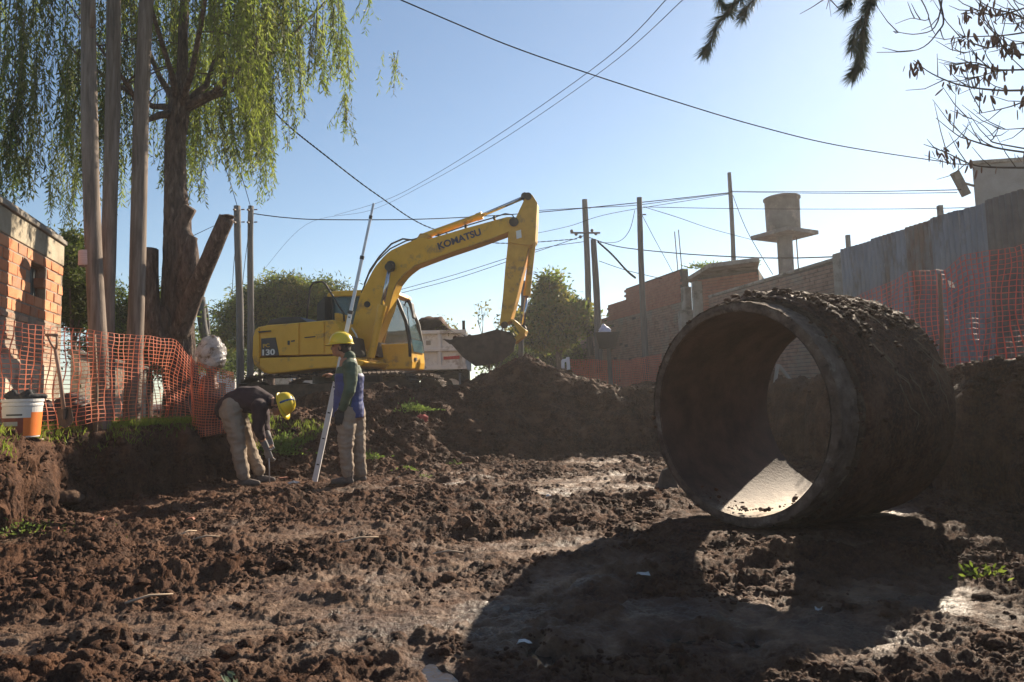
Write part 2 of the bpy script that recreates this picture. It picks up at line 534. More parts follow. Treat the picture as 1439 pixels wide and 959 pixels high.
# base clod shapes
_PHI = (1 + 5 ** .5) / 2
_ICO_V = np.array([(-1, _PHI, 0), (1, _PHI, 0), (-1, -_PHI, 0), (1, -_PHI, 0), (0, -1, _PHI), (0, 1, _PHI), (0, -1, -_PHI), (0, 1, -_PHI), (_PHI, 0, -1), (_PHI, 0, 1), (-_PHI, 0, -1), (-_PHI, 0, 1)])
_ICO_V /= np.linalg.norm(_ICO_V[0])
_ICO_F = np.array([(0, 11, 5), (0, 5, 1), (0, 1, 7), (0, 7, 10), (0, 10, 11), (1, 5, 9), (5, 11, 4), (11, 10, 2), (10, 7, 6), (7, 1, 8), (3, 9, 4), (3, 4, 2), (3, 2, 6), (3, 6, 8), (3, 8, 9), (4, 9, 5), (2, 4, 11), (6, 2, 10), (8, 6, 7), (9, 8, 1)])


def _sub(V, Fc):
    V = [tuple(v) for v in V]; mid = {}; out = []

    def m(a, b):
        k = (min(a, b), max(a, b))
        if k not in mid:
            p = (np.array(V[a]) + np.array(V[b])) / 2; V.append(tuple(p / np.linalg.norm(p))); mid[k] = len(V) - 1
        return mid[k]
    for a, b, c in Fc:
        x, y, z = m(a, b), m(b, c), m(c, a)
        out += [(a, x, z), (b, y, x), (c, z, y), (x, y, z)]
    return np.array(V), np.array(out)


_ICO2_V, _ICO2_F = _sub(_ICO_V, _ICO_F)


def clods(name, P, r, m, parent=None, kind='stuff', smooth=False, squash=.75, hi=False):
    """a heap of lumps at P with radii r, one mesh"""
    n = len(P)
    IV, IF = (_ICO2_V, _ICO2_F) if hi else (_ICO_V, _ICO_F)
    nv = len(IV); jit = .2 if hi else .3
    v = IV[None] * (1 + rng.uniform(-jit, jit, (n, nv, 1)))
    sc_ = np.stack([rng.uniform(.7, 1.3, n), rng.uniform(.7, 1.3, n), rng.uniform(.5, .95, n) * squash / .75], -1)
    v = v * sc_[:, None, :]
    a = rng.uniform(0, 6.28, n); c, s = np.cos(a), np.sin(a)
    x = v[..., 0] * c[:, None] - v[..., 1] * s[:, None]; y = v[..., 0] * s[:, None] + v[..., 1] * c[:, None]
    v = np.stack([x, y, v[..., 2]], -1) * r[:, None, None] + P[:, None, :]
    Fq = (IF[None] + (np.arange(n) * nv)[:, None, None]).reshape(-1, 3)
    return npobj(name, v.reshape(-1, 3), Fq, m, parent, smooth, kind)


def scatter_clods():
    n = 90000
    y = 1.8 + 13.2 * rng.random(n) ** 1.5
    x = rng.uniform(-.85, .85, n) * y
    h, sm, wet = ground_h(x, y)
    keep = (rng.random(n) > sm * .97) & (wet < .35) & (fbm(x * 1.6, y * 1.6, 2, 33) > -.05 + .35 * rng.random(n))
    keep &= ~(((x - 2.1) / 1.0) ** 2 + ((y - 5.3) / .6) ** 2 < 1)
    x, y, h = x[keep], y[keep], h[keep]
    r = .004 + .010 * rng.random(len(x)) ** 3 + .028 * (rng.random(len(x)) ** 18) + .0012 * y
    P = np.stack([x, y, h + r * .05], -1)
    big = r > .014 + .0012 * y
    clods('mud_clods', P[~big], r[~big], M_clod, smooth=True)
    clods('mud_clods', P[big], r[big], M_clod, smooth=True, hi=True)


scatter_clods()
# a few big broken clods standing proud of the crumb
n = 210
y = 2.3 + 8.5 * rng.random(n) ** 1.2; x = rng.uniform(-.8, .8, n) * y; h, sm_, wt_ = ground_h(x, y); bh, bsd = base_h(x, y)
k = (sm_ < .35) & (wt_ < .3) & (bsd < -.3) & ~(((x - 2.1) / 1.1) ** 2 + ((y - 5.3) / .8) ** 2 < 1) & ~((x > -3.7) & (x < -1.6) & (y > 7.8) & (y < 8.8))
x, y, h = x[k], y[k], h[k]; r = rng.uniform(.025, .06, len(x)) * (.6 + .05 * y)
clods('mud_clods', np.stack([x, y, h + r * .15], -1), r, M_clod, smooth=False, hi=True)
# lumps clinging to the cut banks and the mound
n = 60000
x = rng.uniform(-5, 4.6, n); y = rng.uniform(4.5, 14.5, n); bh, bsd = base_h(x, y)
k = (bsd > -.25) & (((np.abs(x) > 3) & (bsd < .45)) | ((np.abs(x) < 3.4) & (bsd < 3.6) & (rng.random(n) < .35)))
x, y = x[k], y[k]; h = ground_h(x, y)[0]
r = .010 + .022 * rng.random(len(x)) ** 2 + .05 * rng.random(len(x)) ** 16
clods('mud_clods', np.stack([x, y, h + r * .1], -1), r, M_clod, smooth=True, hi=False)
# ------------------------------------------------------------------ concrete pipe
M_conc = mat('muddy_concrete', (.055, .034, .025), (.12, .078, .055), scale=6, rough=.95, bump=.025, bscale=22, c3=(.17, .125, .092), s3=3.2, t3=.60, spec=.08)
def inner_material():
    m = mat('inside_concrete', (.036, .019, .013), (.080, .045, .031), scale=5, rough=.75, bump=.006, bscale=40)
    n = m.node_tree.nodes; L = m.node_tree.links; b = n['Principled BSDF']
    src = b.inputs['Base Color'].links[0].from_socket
    a = n.new('ShaderNodeAttribute'); a.attribute_name = 'sunlit_silt'
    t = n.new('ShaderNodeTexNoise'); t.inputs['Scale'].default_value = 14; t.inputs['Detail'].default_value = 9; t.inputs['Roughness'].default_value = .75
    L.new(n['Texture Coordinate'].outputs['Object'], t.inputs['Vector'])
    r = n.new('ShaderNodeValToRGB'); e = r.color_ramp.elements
    e[0].position = .38; e[0].color = (.26, .18, .12, 1); e[1].position = .62; e[1].color = (.60, .50, .38, 1)  # silt colour, paled to carry the sun patch on the pipe floor
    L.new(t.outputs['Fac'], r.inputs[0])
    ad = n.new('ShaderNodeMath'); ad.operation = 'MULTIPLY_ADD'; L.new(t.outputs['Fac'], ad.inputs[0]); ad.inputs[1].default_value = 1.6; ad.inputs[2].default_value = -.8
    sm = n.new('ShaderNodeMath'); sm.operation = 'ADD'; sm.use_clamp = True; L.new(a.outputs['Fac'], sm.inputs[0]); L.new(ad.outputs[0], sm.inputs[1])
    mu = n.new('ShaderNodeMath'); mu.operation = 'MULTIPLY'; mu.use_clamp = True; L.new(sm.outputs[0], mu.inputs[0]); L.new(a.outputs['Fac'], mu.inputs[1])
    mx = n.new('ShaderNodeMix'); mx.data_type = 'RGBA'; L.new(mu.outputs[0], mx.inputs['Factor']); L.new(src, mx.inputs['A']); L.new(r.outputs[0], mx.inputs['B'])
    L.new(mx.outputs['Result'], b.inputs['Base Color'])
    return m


M_conc_in = inner_material()
M_crust = mud_material('mud_crust', False)
PX, PY, PR, Pr, PT, PL, PLIP = 1.597, 4.973, .867, .731, R(56.15), 1.39, .205
PZC = PR - .045
pa = Vector((math.sin(PT), math.cos(PT), 0)); pn = Vector((math.cos(PT), -math.sin(PT), 0)); pz = Vector((0, 0, 1))
pc = Vector((PX, PY, PZC))
pipe = thing('concrete_pipe', 'huge muddy concrete drainage pipe lying on its side on the trench floor', 'pipe', (PX + pa.x * PL / 2, PY + pa.y * PL / 2, 0))


def pipe_pt(t, r, s):
    return pc + pa * s + (pn * math.cos(t) + pz * math.sin(t)) * r


def pipe_grid(name, f, nt_, ns, m, smooth=True, flip=False, loop=True, kind=None, t0=0, t1=2 * math.pi, attr=None):
    T = np.linspace(t0, t1, nt_ + (0 if loop else 1), endpoint=not loop); S = np.linspace(0, 1, ns)
    TT, SS = np.meshgrid(T, S)
    r, s = f(TT, SS)
    V = np.array(pc)[None, None] + np.array(pa) * s[..., None] + (np.array(pn) * np.cos(TT)[..., None] + np.array(pz) * np.sin(TT)[..., None]) * r[..., None]
    n = TT.shape[1]; q = n if loop else n - 1
    i = np.arange(ns - 1)[:, None] * n; k = np.arange(q)[None]
    a = i + k; b = i + (k + 1) % n
    F_ = np.stack([a, b, b + n, a + n], -1).reshape(-1, 4)
    if flip: F_ = F_[:, ::-1]
    return npobj(name, V.reshape(-1, 3), F_, m, pipe, smooth, kind, {'sunlit_silt': attr(TT, SS).ravel()} if attr else None)


def _tn(t, s, k, sd, o=4):
    # noise that closes round the barrel
    return fbm(np.cos(t) * k + s * k * 1.3, np.sin(t) * k - s * k * .7 + 5, o, sd)


SHW = PLIP   # axial place of the shoulder


def f_outer(t, q):
    s = SHW + (PL - SHW) * q
    r = PR + .014 * _tn(t, s, 2.2, 200) + .010 * _tn(t, s, 9, 203)
    r = r - .018 * np.exp(-q / .012)
    return r, s + .012 * _tn(t, 0 * s, 6, 207) * np.exp(-q / .03)


def f_shoulder(t, q):
    r0 = Pr + .075
    return r0 + (PR - .016 - r0) * q, SHW + .022 * _tn(t, q, 7, 211) + .012 * _tn(t, q, 20, 212) - .012 * (1 - q) + .02 * q ** 6 + 0 * t


def f_lip(t, q):
    return Pr + .075 + .006 * q + .016 * _tn(t, q, 7, 213), SHW * q * 1.0 - .012 * q


def f_rim(t, q):
    return Pr + .004 + .071 * q + .010 * _tn(t, q, 10, 217) * q - .02 * np.clip(_tn(t, 0 * q, 16, 218) - .25, 0, 1) * q, .012 * np.abs(q * 2 - 1) ** 3 + .010 * _tn(t, q * .3, 12, 219)


def f_in(t, q):
    s = PL * q
    return Pr + .004 * _tn(t, s, 3, 221) + .006 * (q < .02), s


def f_end(t, q):
    return Pr + (PR - Pr) * q + .01 * _tn(t, q, 6, 225), PL + .012 * _tn(t, 0 * q, 5, 226) + 0 * q


pipe_grid('barrel', f_outer, 360, 100, M_crust)
pipe_grid('shoulder', f_shoulder, 300, 10, M_conc)
M_lip = mat('scuffed_rim_concrete', (.075, .050, .038), (.19, .135, .10), scale=9, rough=.9, bump=.02, bscale=30, c3=(.26, .20, .155), s3=5, t3=.6, spec=.15)
pipe_grid('joint_lip', f_lip, 300, 14, M_lip)
pipe_grid('rim', f_rim, 300, 8, M_lip, flip=True)
pipe_grid('inner_wall', f_in, 300, 60, M_conc_in, flip=True, attr=lambda t, q: np.clip(1.5 * np.exp(-((t - 1.56 * np.pi) / .52) ** 2), 0, 1))  # band of sediment along the bottom, brightened as if sunlit
pipe_grid('far_end_ring', f_end, 200, 6, M_conc)


# thick caked earth along the top of the barrel, a sheet with its own relief
def f_cake(t, q):
    s = SHW + .04 + (PL - SHW - .03) * q
    e = sstep(0, .35, (t - 0.25)) * sstep(0, .3, 2.7 - t) * sstep(0, .08, q + .02) * sstep(0, .04, 1.02 - q)
    x = t * PR; y = s
    k = .022 + .05 * np.clip(fbm(x * 1.7, y * 1.7, 3, 231) + .25, 0, 1) + .6 * lumps(x + .05 * vn(x * 7, y * 7, 238), y + .05 * vn(x * 7, y * 7, 239), .13, 233, .6) * .35 + .5 * lumps(x, y, .06, 235, .5) * .4 + .03 * fbm(x * 9, y * 9, 4, 237)
    k = k * (.35 + .65 * np.sin(np.clip(t, 0, np.pi)) ** 2)
    return PR - .02 + (k + .02) * e, s


pipe_grid('caked_mud', f_cake, 420, 200, M_crust, loop=False, t0=.15, t1=2.85)
# loose lumps on the top and in the mouth
n = 900
t = rng.normal(1.15, .42, n); s = SHW + .06 + rng.random(n) * (PL - SHW - .1); rr = .006 + .022 * rng.random(n) ** 4
P = np.array([pipe_pt(a, PR + .03 + .02 * random.random(), b) for a, b in zip(t, s)])
clods('mud_lump', P, rr, M_crust, pipe, smooth=True, hi=True)
n = 70
t = rng.normal(1.5 * math.pi, .28, n); s = np.abs(rng.normal(0, .10, n)); rr = .005 + .018 * rng.random(n) ** 3
P = np.array([pipe_pt(a, Pr - .035, b + .01) for a, b in zip(t, s)])
clods('mud_crumb', P, rr, M_crust, pipe, smooth=True)
n = 420
t = rng.uniform(0, 2 * math.pi, n); q_ = rng.random(n); rr = .004 + .016 * rng.random(n) ** 3
P = np.array([pipe_pt(a, Pr + .07 + (PR - Pr - .075) * b, SHW * (b > .12) * random.uniform(.75, 1.0) - .0) for a, b in zip(t, q_)])
clods('mud_spatter', P, rr, M_crust, pipe, smooth=True)
# roots and straw hanging on the barrel
M_root = mat('dry_root', (.12, .08, .05), (.20, .14, .09), rough=.9)
for k in range(9):
    t0 = random.uniform(.1, 1.1); s0 = random.uniform(SHW + .1, PL - .3); pts = []
    for j in range(7):
        pts.append(pipe_pt(t0 - j * .06 + random.uniform(-.01, .01), PR + .035 * (t0 > .3) + .012, s0 + j * random.uniform(.01, .05)))
    obj('root', MB().tube(pts, [.004, .004, .0035, .003, .003, .002, .001], 5), M_root, pipe)

# chock block on the left of the pipe
M_block = mat('dark_block', (.09, .07, .055), (.15, .12, .095), scale=8, rough=.9, bump=.01)
p = G(935, 684, .02)
tag(obj('chock_stone', MB().add([(p.x - .09, p.y - .05, -.03), (p.x + .13, p.y - .08, -.03), (p.x + .14, p.y + .14, -.03), (p.x - .08, p.y + .12, -.03), (p.x - .03, p.y - .03, .20), (p.x + .07, p.y - .04, .23), (p.x + .09, p.y + .10, .21), (p.x - .02, p.y + .08, .17)],
    [(3, 2, 1, 0), (4, 5, 6, 7), (0, 1, 5, 4), (1, 2, 6, 5), (2, 3, 7, 6), (3, 0, 4, 7)]), M_block, bevel=.02), 'dark wedge of rubble against the left foot of the big pipe', 'stone')
# ------------------------------------------------------------------ brick helpers
M_mortar = mat('old_mortar', (.25, .20, .16), (.36, .30, .24), scale=9, rough=.95, bump=.01, bscale=50)
M_brick = [mat('red_brick', (.50, .17, .075), (.62, .24, .11), scale=7, rough=.9, bump=.006, bscale=60),
           mat('orange_brick', (.60, .24, .11), (.68, .31, .16), scale=7, rough=.9, bump=.006, bscale=60),
           mat('brown_brick', (.36, .16, .09), (.52, .24, .13), scale=7, rough=.9, bump=.006, bscale=60, c3=(.28, .2, .15), s3=5, t3=.6)]
M_oldbrick = [mat('old_brick', (.33, .17, .11), (.45, .26, .17), scale=9, rough=.95, bump=.012, bscale=40, c3=(.38, .29, .21), s3=5, t3=.55),
              mat('pale_old_brick', (.42, .27, .19), (.5, .33, .23), scale=9, rough=.95, bump=.012, bscale=40)]
M_plaster = mat('tan_plaster', (.50, .42, .32), (.60, .52, .42), scale=3, rough=.95, bump=.012, bscale=25, c3=(.33, .25, .18), s3=3, t3=.55)
M_cement = mat('grey_cement', (.23, .20, .17), (.34, .31, .27), scale=4, rough=.95, bump=.008, bscale=30, c3=(.14, .12, .10), s3=2.5, t3=.56)
M_ironmesh = mat('window_screen', (.10, .12, .12), (.15, .17, .16), scale=12, rough=.6, bump=.004, bscale=200)


def brick_mesh(L_, H_, D_, m, seed):
    rnd = random.Random(seed); mb = MB()
    hx, hy, hz = L_ / 2, D_ / 2, H_ / 2; c = .006
    vs = []
    for x, y, z in ((-hx, -hy + c, -hz), (hx, -hy + c, -hz), (hx, -hy + c, hz), (-hx, -hy + c, hz),
                    (-hx + c, -hy, -hz + c), (hx - c, -hy, -hz + c), (hx - c, -hy, hz - c), (-hx + c, -hy, hz - c),
                    (-hx, hy, -hz), (hx, hy, -hz), (hx, hy, hz), (-hx, hy, hz)):
        j = .0035
        vs.append((x + rnd.uniform(-j, j), y + rnd.uniform(-j, j), z + rnd.uniform(-j, j)))
    fs = [(4, 5, 6, 7), (0, 1, 5, 4), (1, 2, 6, 5), (2, 3, 7, 6), (3, 0, 4, 7), (9, 8, 11, 10), (1, 0, 8, 9), (2, 1, 9, 10), (3, 2, 10, 11), (0, 3, 11, 8)]
    me = bpy.data.meshes.new('brick'); me.from_pydata(vs, [], fs); me.materials.append(m); me.update()
    return me


def wall_frame(A, B):
    A = Vector((*A, 0)); B = Vector((*B, 0)); d = (B - A); L_ = d.length; d.normalize()
    return A, d, L_, math.atan2(d.y, d.x)


def brick_courses(A, B, z0, rows, bl, bh, depth, top=None, hole=None, skip=0.0, edge=0, joint=.012):
    """centres of bricks on the face from A to B (2D), the face looks to the right of A>B"""
    A, d, L_, an = wall_frame(A, B); out = []
    for r in range(rows):
        z = z0 + (r + .5) * bh; x = -(bl / 2 if r % 2 else 0) + random.uniform(-.01, .01)
        while x < L_ - .02:
            x0 = max(x, 0); x1 = min(x + bl, L_ - (random.uniform(0, edge) if edge else 0))
            if x1 - x0 > bl * .25:
                cx = (x0 + x1) / 2
                ok = True
                if top and z + bh / 2 > top(cx): ok = False
                if hole and hole(cx, z): ok = False
                if skip and random.random() < skip: ok = False
                if ok: out.append((cx, z, x1 - x0 - joint))
            x += bl
    return out


def lay(A, B, cs, bl, bh, D_, mats, parent, proud=.008, name='brick', joint=.012, wobble=.004):
    """every brick an object of its own, sharing mesh data"""
    A, d, L_, an = wall_frame(A, B); nrm = Vector((d.y, -d.x, 0)); base = wloc(parent)
    ms = [brick_mesh(bl - joint, bh - joint, D_, m, i * 7 + j) for i, m in enumerate(mats) for j in range(2)]
    for cx, z, ln in cs:
        o = bpy.data.objects.new(name, random.choice(ms)); C.objects.link(o); o.parent = parent
        off = proud + random.uniform(-wobble, wobble)
        o.location = A + d * cx - nrm * (D_ / 2 - off) + Vector((0, 0, z)) - base
        o.rotation_euler = (random.uniform(-.01, .01), random.uniform(-.012, .012), an + random.uniform(-.006, .006))
        o.scale.x = ln / (bl - joint)


def lay_joined(A, B, cs, bl, bh, D_, m, parent, proud=.008, joint=.012, wobble=.006, name='brickwork'):
    A, d, L_, an = wall_frame(A, B); nrm = Vector((d.y, -d.x, 0)); mb = MB()
    for cx, z, ln in cs:
        off = proud + random.uniform(-wobble, wobble)
        M_ = Matrix.Rotation(an + random.uniform(-.01, .01), 3, 'Z') @ Matrix.Rotation(random.uniform(-.015, .015), 3, 'Y')
        mb.box(A + d * cx - nrm * (D_ / 2 - off) + Vector((0, 0, z)), (ln, D_, bh - joint + random.uniform(-.006, .004)), M=M_)
    o = obj(name, mb, m, parent); o['kind'] = 'stuff'; return o


def slab(mb, A, B, s0, s1, z0, z1, th, back=0.0):
    """a wall panel behind the line A>B between distances s0 and s1"""
    A, d, L_, an = wall_frame(A, B); nrm = Vector((d.y, -d.x, 0))
    a = A + d * s0 - nrm * back; b = A + d * s1 - nrm * back
    za, zb = (z0 if hasattr(z0, '__len__') else (z0, z0)); ya, yb = (z1 if hasattr(z1, '__len__') else (z1, z1))
    mb.prism([a + Vector((0, 0, za)), b + Vector((0, 0, zb)), b + Vector((0, 0, yb)), a + Vector((0, 0, ya))], -nrm * th)
    return mb


# ------------------------------------------------------------------ house on the left
# near corner A (out of frame) to far corner B; the face looks towards the trench
LA, LB = (-4.86, 5.4), (-5.97, 9.0)
_, ld, LLen, lan = wall_frame(LA, LB)
house = thing('brick_house', 'old brick house with small screened window left of the orange net', 'house', (-5.8, 7.2, .75))


def lhole(cx, z):
    return 2.62 < cx < 3.18 + .0 and 2.33 < z < 2.73


WX0, WX1, WZ0, WZ1 = 2.64, 3.16, 2.32, 2.72
mb = MB()
LTOP = 3.28
slab(mb, LA, LB, 0, WX0, .4, 2.86, .24)
slab(mb, LA, LB, WX1, LLen, .4, 2.86, .24)
slab(mb, LA, LB, WX0, WX1, .4, WZ0, .24)
slab(mb, LA, LB, WX0, WX1, WZ1, 2.86, .24)
obj('wall', mb, M_mortar, house)
mb = MB()
lnrm = Vector((ld.y, -ld.x, 0))
B3 = Vector((*LB, 0)); A3 = Vector((*LA, 0))
mb.prism([B3 + Vector((0, 0, .4)), B3 - lnrm * 4 + Vector((0, 0, .4)), B3 - lnrm * 4 + Vector((0, 0, 3.1)), B3 + Vector((0, 0, 3.1))], -ld * .2)
obj('end_wall', mb, M_plaster, house)
mb = MB()
slab(mb, LA, LB, -.02, LLen + .01, 2.862, 3.14, .27, back=-.015)
obj('ring_beam', mb, mat('tan_concrete', (.34, .29, .21), (.46, .40, .30), scale=4, rough=.95, bump=.01, c3=(.20, .17, .13), s3=3, t3=.6), house, bevel=.01)
mb = MB()
slab(mb, LA, LB, -.02, LLen + .04, 3.143, 3.20, .34, back=-.045)
mb.prism([A3 + Vector((0, 0, 3.205)), B3 + Vector((0, 0, 3.205)), B3 - lnrm * 4 + Vector((0, 0, 3.4)), A3 - lnrm * 4 + Vector((0, 0, 3.4))], (0, 0, .05))
obj('roof', mb, M_cement, house, bevel=.01)
mb = MB()
slab(mb, LA, LB, 0, LLen - .3, .4, (1.62, 1.50), .03, back=-.012)
obj('render_coat', mb, M_plaster, house, bevel=.006)
cs = brick_courses(LA, LB, 2.06, 6, .265, .132, .12, hole=lhole, joint=.016)
lay(LA, LB, cs, .265, .132, .12, M_brick, house, joint=.016)
cs = brick_courses(LA, LB, 1.50, 7, .26, .078, .1, skip=.03, edge=.05, joint=.014)
lay(LA, LB, cs, .26, .078, .1, M_oldbrick, house, proud=.004, joint=.014, wobble=.009)
wf = MB()
for s0, s1, z0, z1 in ((WX0, WX1, WZ0, WZ0 + .03), (WX0, WX1, WZ1 - .03, WZ1), (WX0, WX0 + .03, WZ0 + .03, WZ1 - .03), (WX1 - .03, WX1, WZ0 + .03, WZ1 - .03)):
    slab(wf, LA, LB, s0, s1, z0, z1, .04, back=.08)
wf = obj('window', wf, mat('window_frame_paint', (.20, .13, .09), rough=.8), house)
sc_ = MB(); slab(sc_, LA, LB, WX0 + .03, WX1 - .03, WZ0 + .03, WZ1 - .03, .005, back=.10)
obj('screen', sc_, M_ironmesh, wf)
for k in range(1, 4):
    bmb = MB(); slab(bmb, LA, LB, WX0 + k * .13 - .005, WX0 + k * .13 + .005, WZ0 + .03, WZ1 - .03, .01, back=.088)
    obj('bar', bmb, M_ironmesh, wf)

# low rendered garden wall behind the poles
gw = thing('garden_wall', 'low crumbling pale rendered wall behind the orange net and poles', 'wall', (-5.7, 9.7, .75))
mb = MB(); slab(mb, (-5.9, 9.25), (-5.45, 10.25), 0, 1.05, .5, (1.7, 1.5), .16)
obj('wall', mb, M_plaster, gw, bevel=.02)
mb = MB(); slab(mb, (-5.9, 9.25), (-5.45, 10.25), -.02, 1.07, (1.702, 1.502), (1.75, 1.55), .2, back=-.02)
obj('coping', mb, M_cement, gw, bevel=.01)

# ------------------------------------------------------------------ right side
M_darkbrick = mat('weathered_brick', (.20, .12, .09), (.30, .19, .15), scale=6, rough=.95, bump=.012, bscale=40, c3=(.22, .18, .15), s3=1.2, t3=.55)
M_newbrick = mat('raw_red_brick', (.27, .10, .068), (.34, .145, .10), scale=6, rough=.9, bump=.01, bscale=40)
M_mort2 = mat('dirty_mortar', (.07, .055, .045), (.12, .10, .085), scale=6, rough=.95, bump=.01)
# far wall A: from near the slab building back along the street
WA, WB = (5.03, 19.9), (3.19, 26.25)
wa = thing('tall_brick_wall', 'tall weathered brick wall with raw red top courses stepping down', 'wall', (4.1, 23, .75))
_, wd_, WLn, _ = wall_frame(WA, WB)


def topA(s):
    return 4.58 if s < 3.8 else 4.2 if s < 5.35 else 3.75


mb = MB()
# this face looks towards -x, so the line runs from far to near
slab(mb, WB, WA, WLn - 3.8, WLn, .4, 4.56, .2, back=.03)
slab(mb, WB, WA, WLn - 5.35, WLn - 3.8, .4, 4.18, .2, back=.03)
slab(mb, WB, WA, 0, WLn - 5.35, .4, 3.73, .2, back=.03)
obj('wall', mb, M_mort2, wa)
cs = brick_courses(WB, WA, .7, 50, .27, .08, .1, top=lambda s: min(3.58, topA(WLn - s)), skip=.015, edge=.1)
lay_joined(WB, WA, cs, .27, .08, .1, M_darkbrick, wa, proud=-.012, wobble=.012)
cs = brick_courses(WB, WA, 3.58, 13, .27, .085, .1, top=lambda s: topA(WLn - s), edge=.14)
lay_joined(WB, WA, cs, .27, .085, .1, M_newbrick, wa, proud=-.006, name='top_brickwork')
mb = MB(); slab(mb, WB, WA, WLn - .05, WLn + .2, .4, 4.0, .22, back=-.02); obj('pilaster', mb, M_cement, wa, bevel=.02)
for s in (.35, .12):
    a = Vector((*WA, 0)) + wd_ * s + Vector((.1, 0, 0))
    obj('rebar', MB().tube([a + Vector((0, 0, 4.2)), a + Vector((-.03, 0, 5.0)), a + Vector((-.06, 0, 5.75))], .014, 6), M_block, wa)
# lower wall further on, with pale coping
wl = thing('low_brick_wall', 'low dark brick wall with pale coping in front of the yellow tree', 'wall', (3.0, 28, .75))
mb = MB(); slab(mb, (1.5, 31.5), (3.35, 26.0), 0, 5.8, .4, (3.25, 3.5), .18); obj('wall', mb, M_mort2, wl)
lc = brick_courses((1.5, 31.5), (3.35, 26.0), .7, 34, .27, .08, .1, top=lambda s: 3.25 + .04 * s, skip=.02)
lay_joined((1.5, 31.5), (3.35, 26.0), lc, .27, .08, .1, M_darkbrick, wl, proud=.012)
mb = MB(); slab(mb, (1.5, 31.5), (3.35, 26.0), 0, 5.8, (3.253, 3.503), (3.32, 3.57), .26, back=-.04)
obj('coping', mb, mat('pale_coping', (.6, .55, .48), (.7, .66, .6), rough=.9), wl)
# pavement-side low wall between the heap and the pipe (stone kerb wall)
# slab-roofed outbuilding
ob = thing('outbuilding', 'unfinished brick outbuilding under an overhanging concrete slab with weeds', 'building', (6.2, 20, .75))
o0 = W(985, 420, 19.0); o1 = W(1060, 420, 18.0)
mb = MB()
mb.prism([(o0.x, 19.2, .5), (o1.x + .15, 18.0, .5), (o1.x + .15, 18.0, 4.15), (o0.x, 19.2, 4.15)], (1.2, 2.6, 0))
obj('wall', mb, M_mort2, ob)
oa = (o0.x, 19.2); obb = (o1.x + .15, 18.0)
cs = brick_courses(oa, obb, .9, 38, .27, .084, .1, edge=.05)
lay_joined(oa, obb, cs, .27, .084, .1, M_newbrick, ob, proud=.014)
e0 = (oa[0] + 1.2, oa[1] + 2.6)
cs = brick_courses(e0, oa, .9, 38, .27, .084, .1, edge=.12)
lay_joined(e0, oa, cs, .27, .084, .1, M_newbrick, ob, proud=.014, name='side_brickwork')
mb = MB()
s_ = [W(963, 399, 20.2), W(990, 389, 18.0), W(1068, 379, 17.2), W(1050, 378, 21.4)]
zt = 4.20
mb.prism([(s_[0].x, s_[0].y, zt), (s_[1].x + .1, s_[1].y - .1, zt), (s_[2].x, s_[2].y, zt), (s_[3].x + .6, s_[3].y + 1.2, zt)], (0, 0, .12))
obj('roof_slab', mb, M_cement, ob, bevel=.015)
mb = MB(); mb.box((oa[0] - .04, oa[1] + .02, 2.9), (.25, .25, 2.3)); mb.box((oa[0] - .25, oa[1] + .6, 2.9), (.35, .4, .8)); obj('pillar', mb, M_cement, ob, bevel=.02)
# brick wall B near, right behind the pipe
NB0, NB1 = (5.43, 18.6), (6.67, 13.585)
wb = thing('long_brick_wall', 'long dark brick wall running behind the pipe to the metal sheets', 'wall', (6.05, 16, .75))
_, _, NLn, _ = wall_frame(NB0, NB1)
mb = MB(); slab(mb, NB0, NB1, 0, NLn, .4, (3.49, 3.54), .2); obj('wall', mb, M_mort2, wb)
cs = brick_courses(NB0, NB1, .7, 34, .27, .082, .1, skip=.01)
cs_in = cs if len(cs) <= 300 else None
lay_joined(NB0, NB1, cs, .27, .082, .1, M_darkbrick, wb, proud=.012, wobble=.008)
mb = MB(); slab(mb, NB0, NB1, 0, NLn, (3.495, 3.545), (3.56, 3.61), .26, back=-.03); obj('coping', mb, M_cement, wb, bevel=.01)
mb = MB(); slab(mb, NB0, NB1, NLn - .22, NLn + .02, .4, 3.68, .3, back=-.04); obj('pillar', mb, M_cement, wb, bevel=.015)

# corrugated sheets
M_tin = [mat('grey_tin', (.17, .175, .19), (.25, .255, .27), scale=3, rough=.6, metal=.3, bump=.004, c3=(.13, .10, .085), s3=2.4, t3=.55, stretch=(1, 1, .3)),
         mat('rusty_tin', (.11, .058, .035), (.19, .11, .075), scale=4, rough=.8, metal=.1, bump=.006, c3=(.17, .16, .16), s3=2.5, t3=.52, stretch=(1, 1, .25)),
         mat('dark_tin', (.11, .09, .08), (.17, .14, .12), scale=3, rough=.7, metal=.2, bump=.005)]
FA_, FB_ = Vector((6.63, 13.52, 0)), Vector((8.0, 8.19, 0))
fd = (FB_ - FA_); FL = fd.length; fd.normalize(); fn = Vector((fd.y, -fd.x, 0))
tin = thing('corrugated_fence', 'tall fence of grey and rusty corrugated metal sheets on the right', 'fence', (7.3, 10.9, .8))


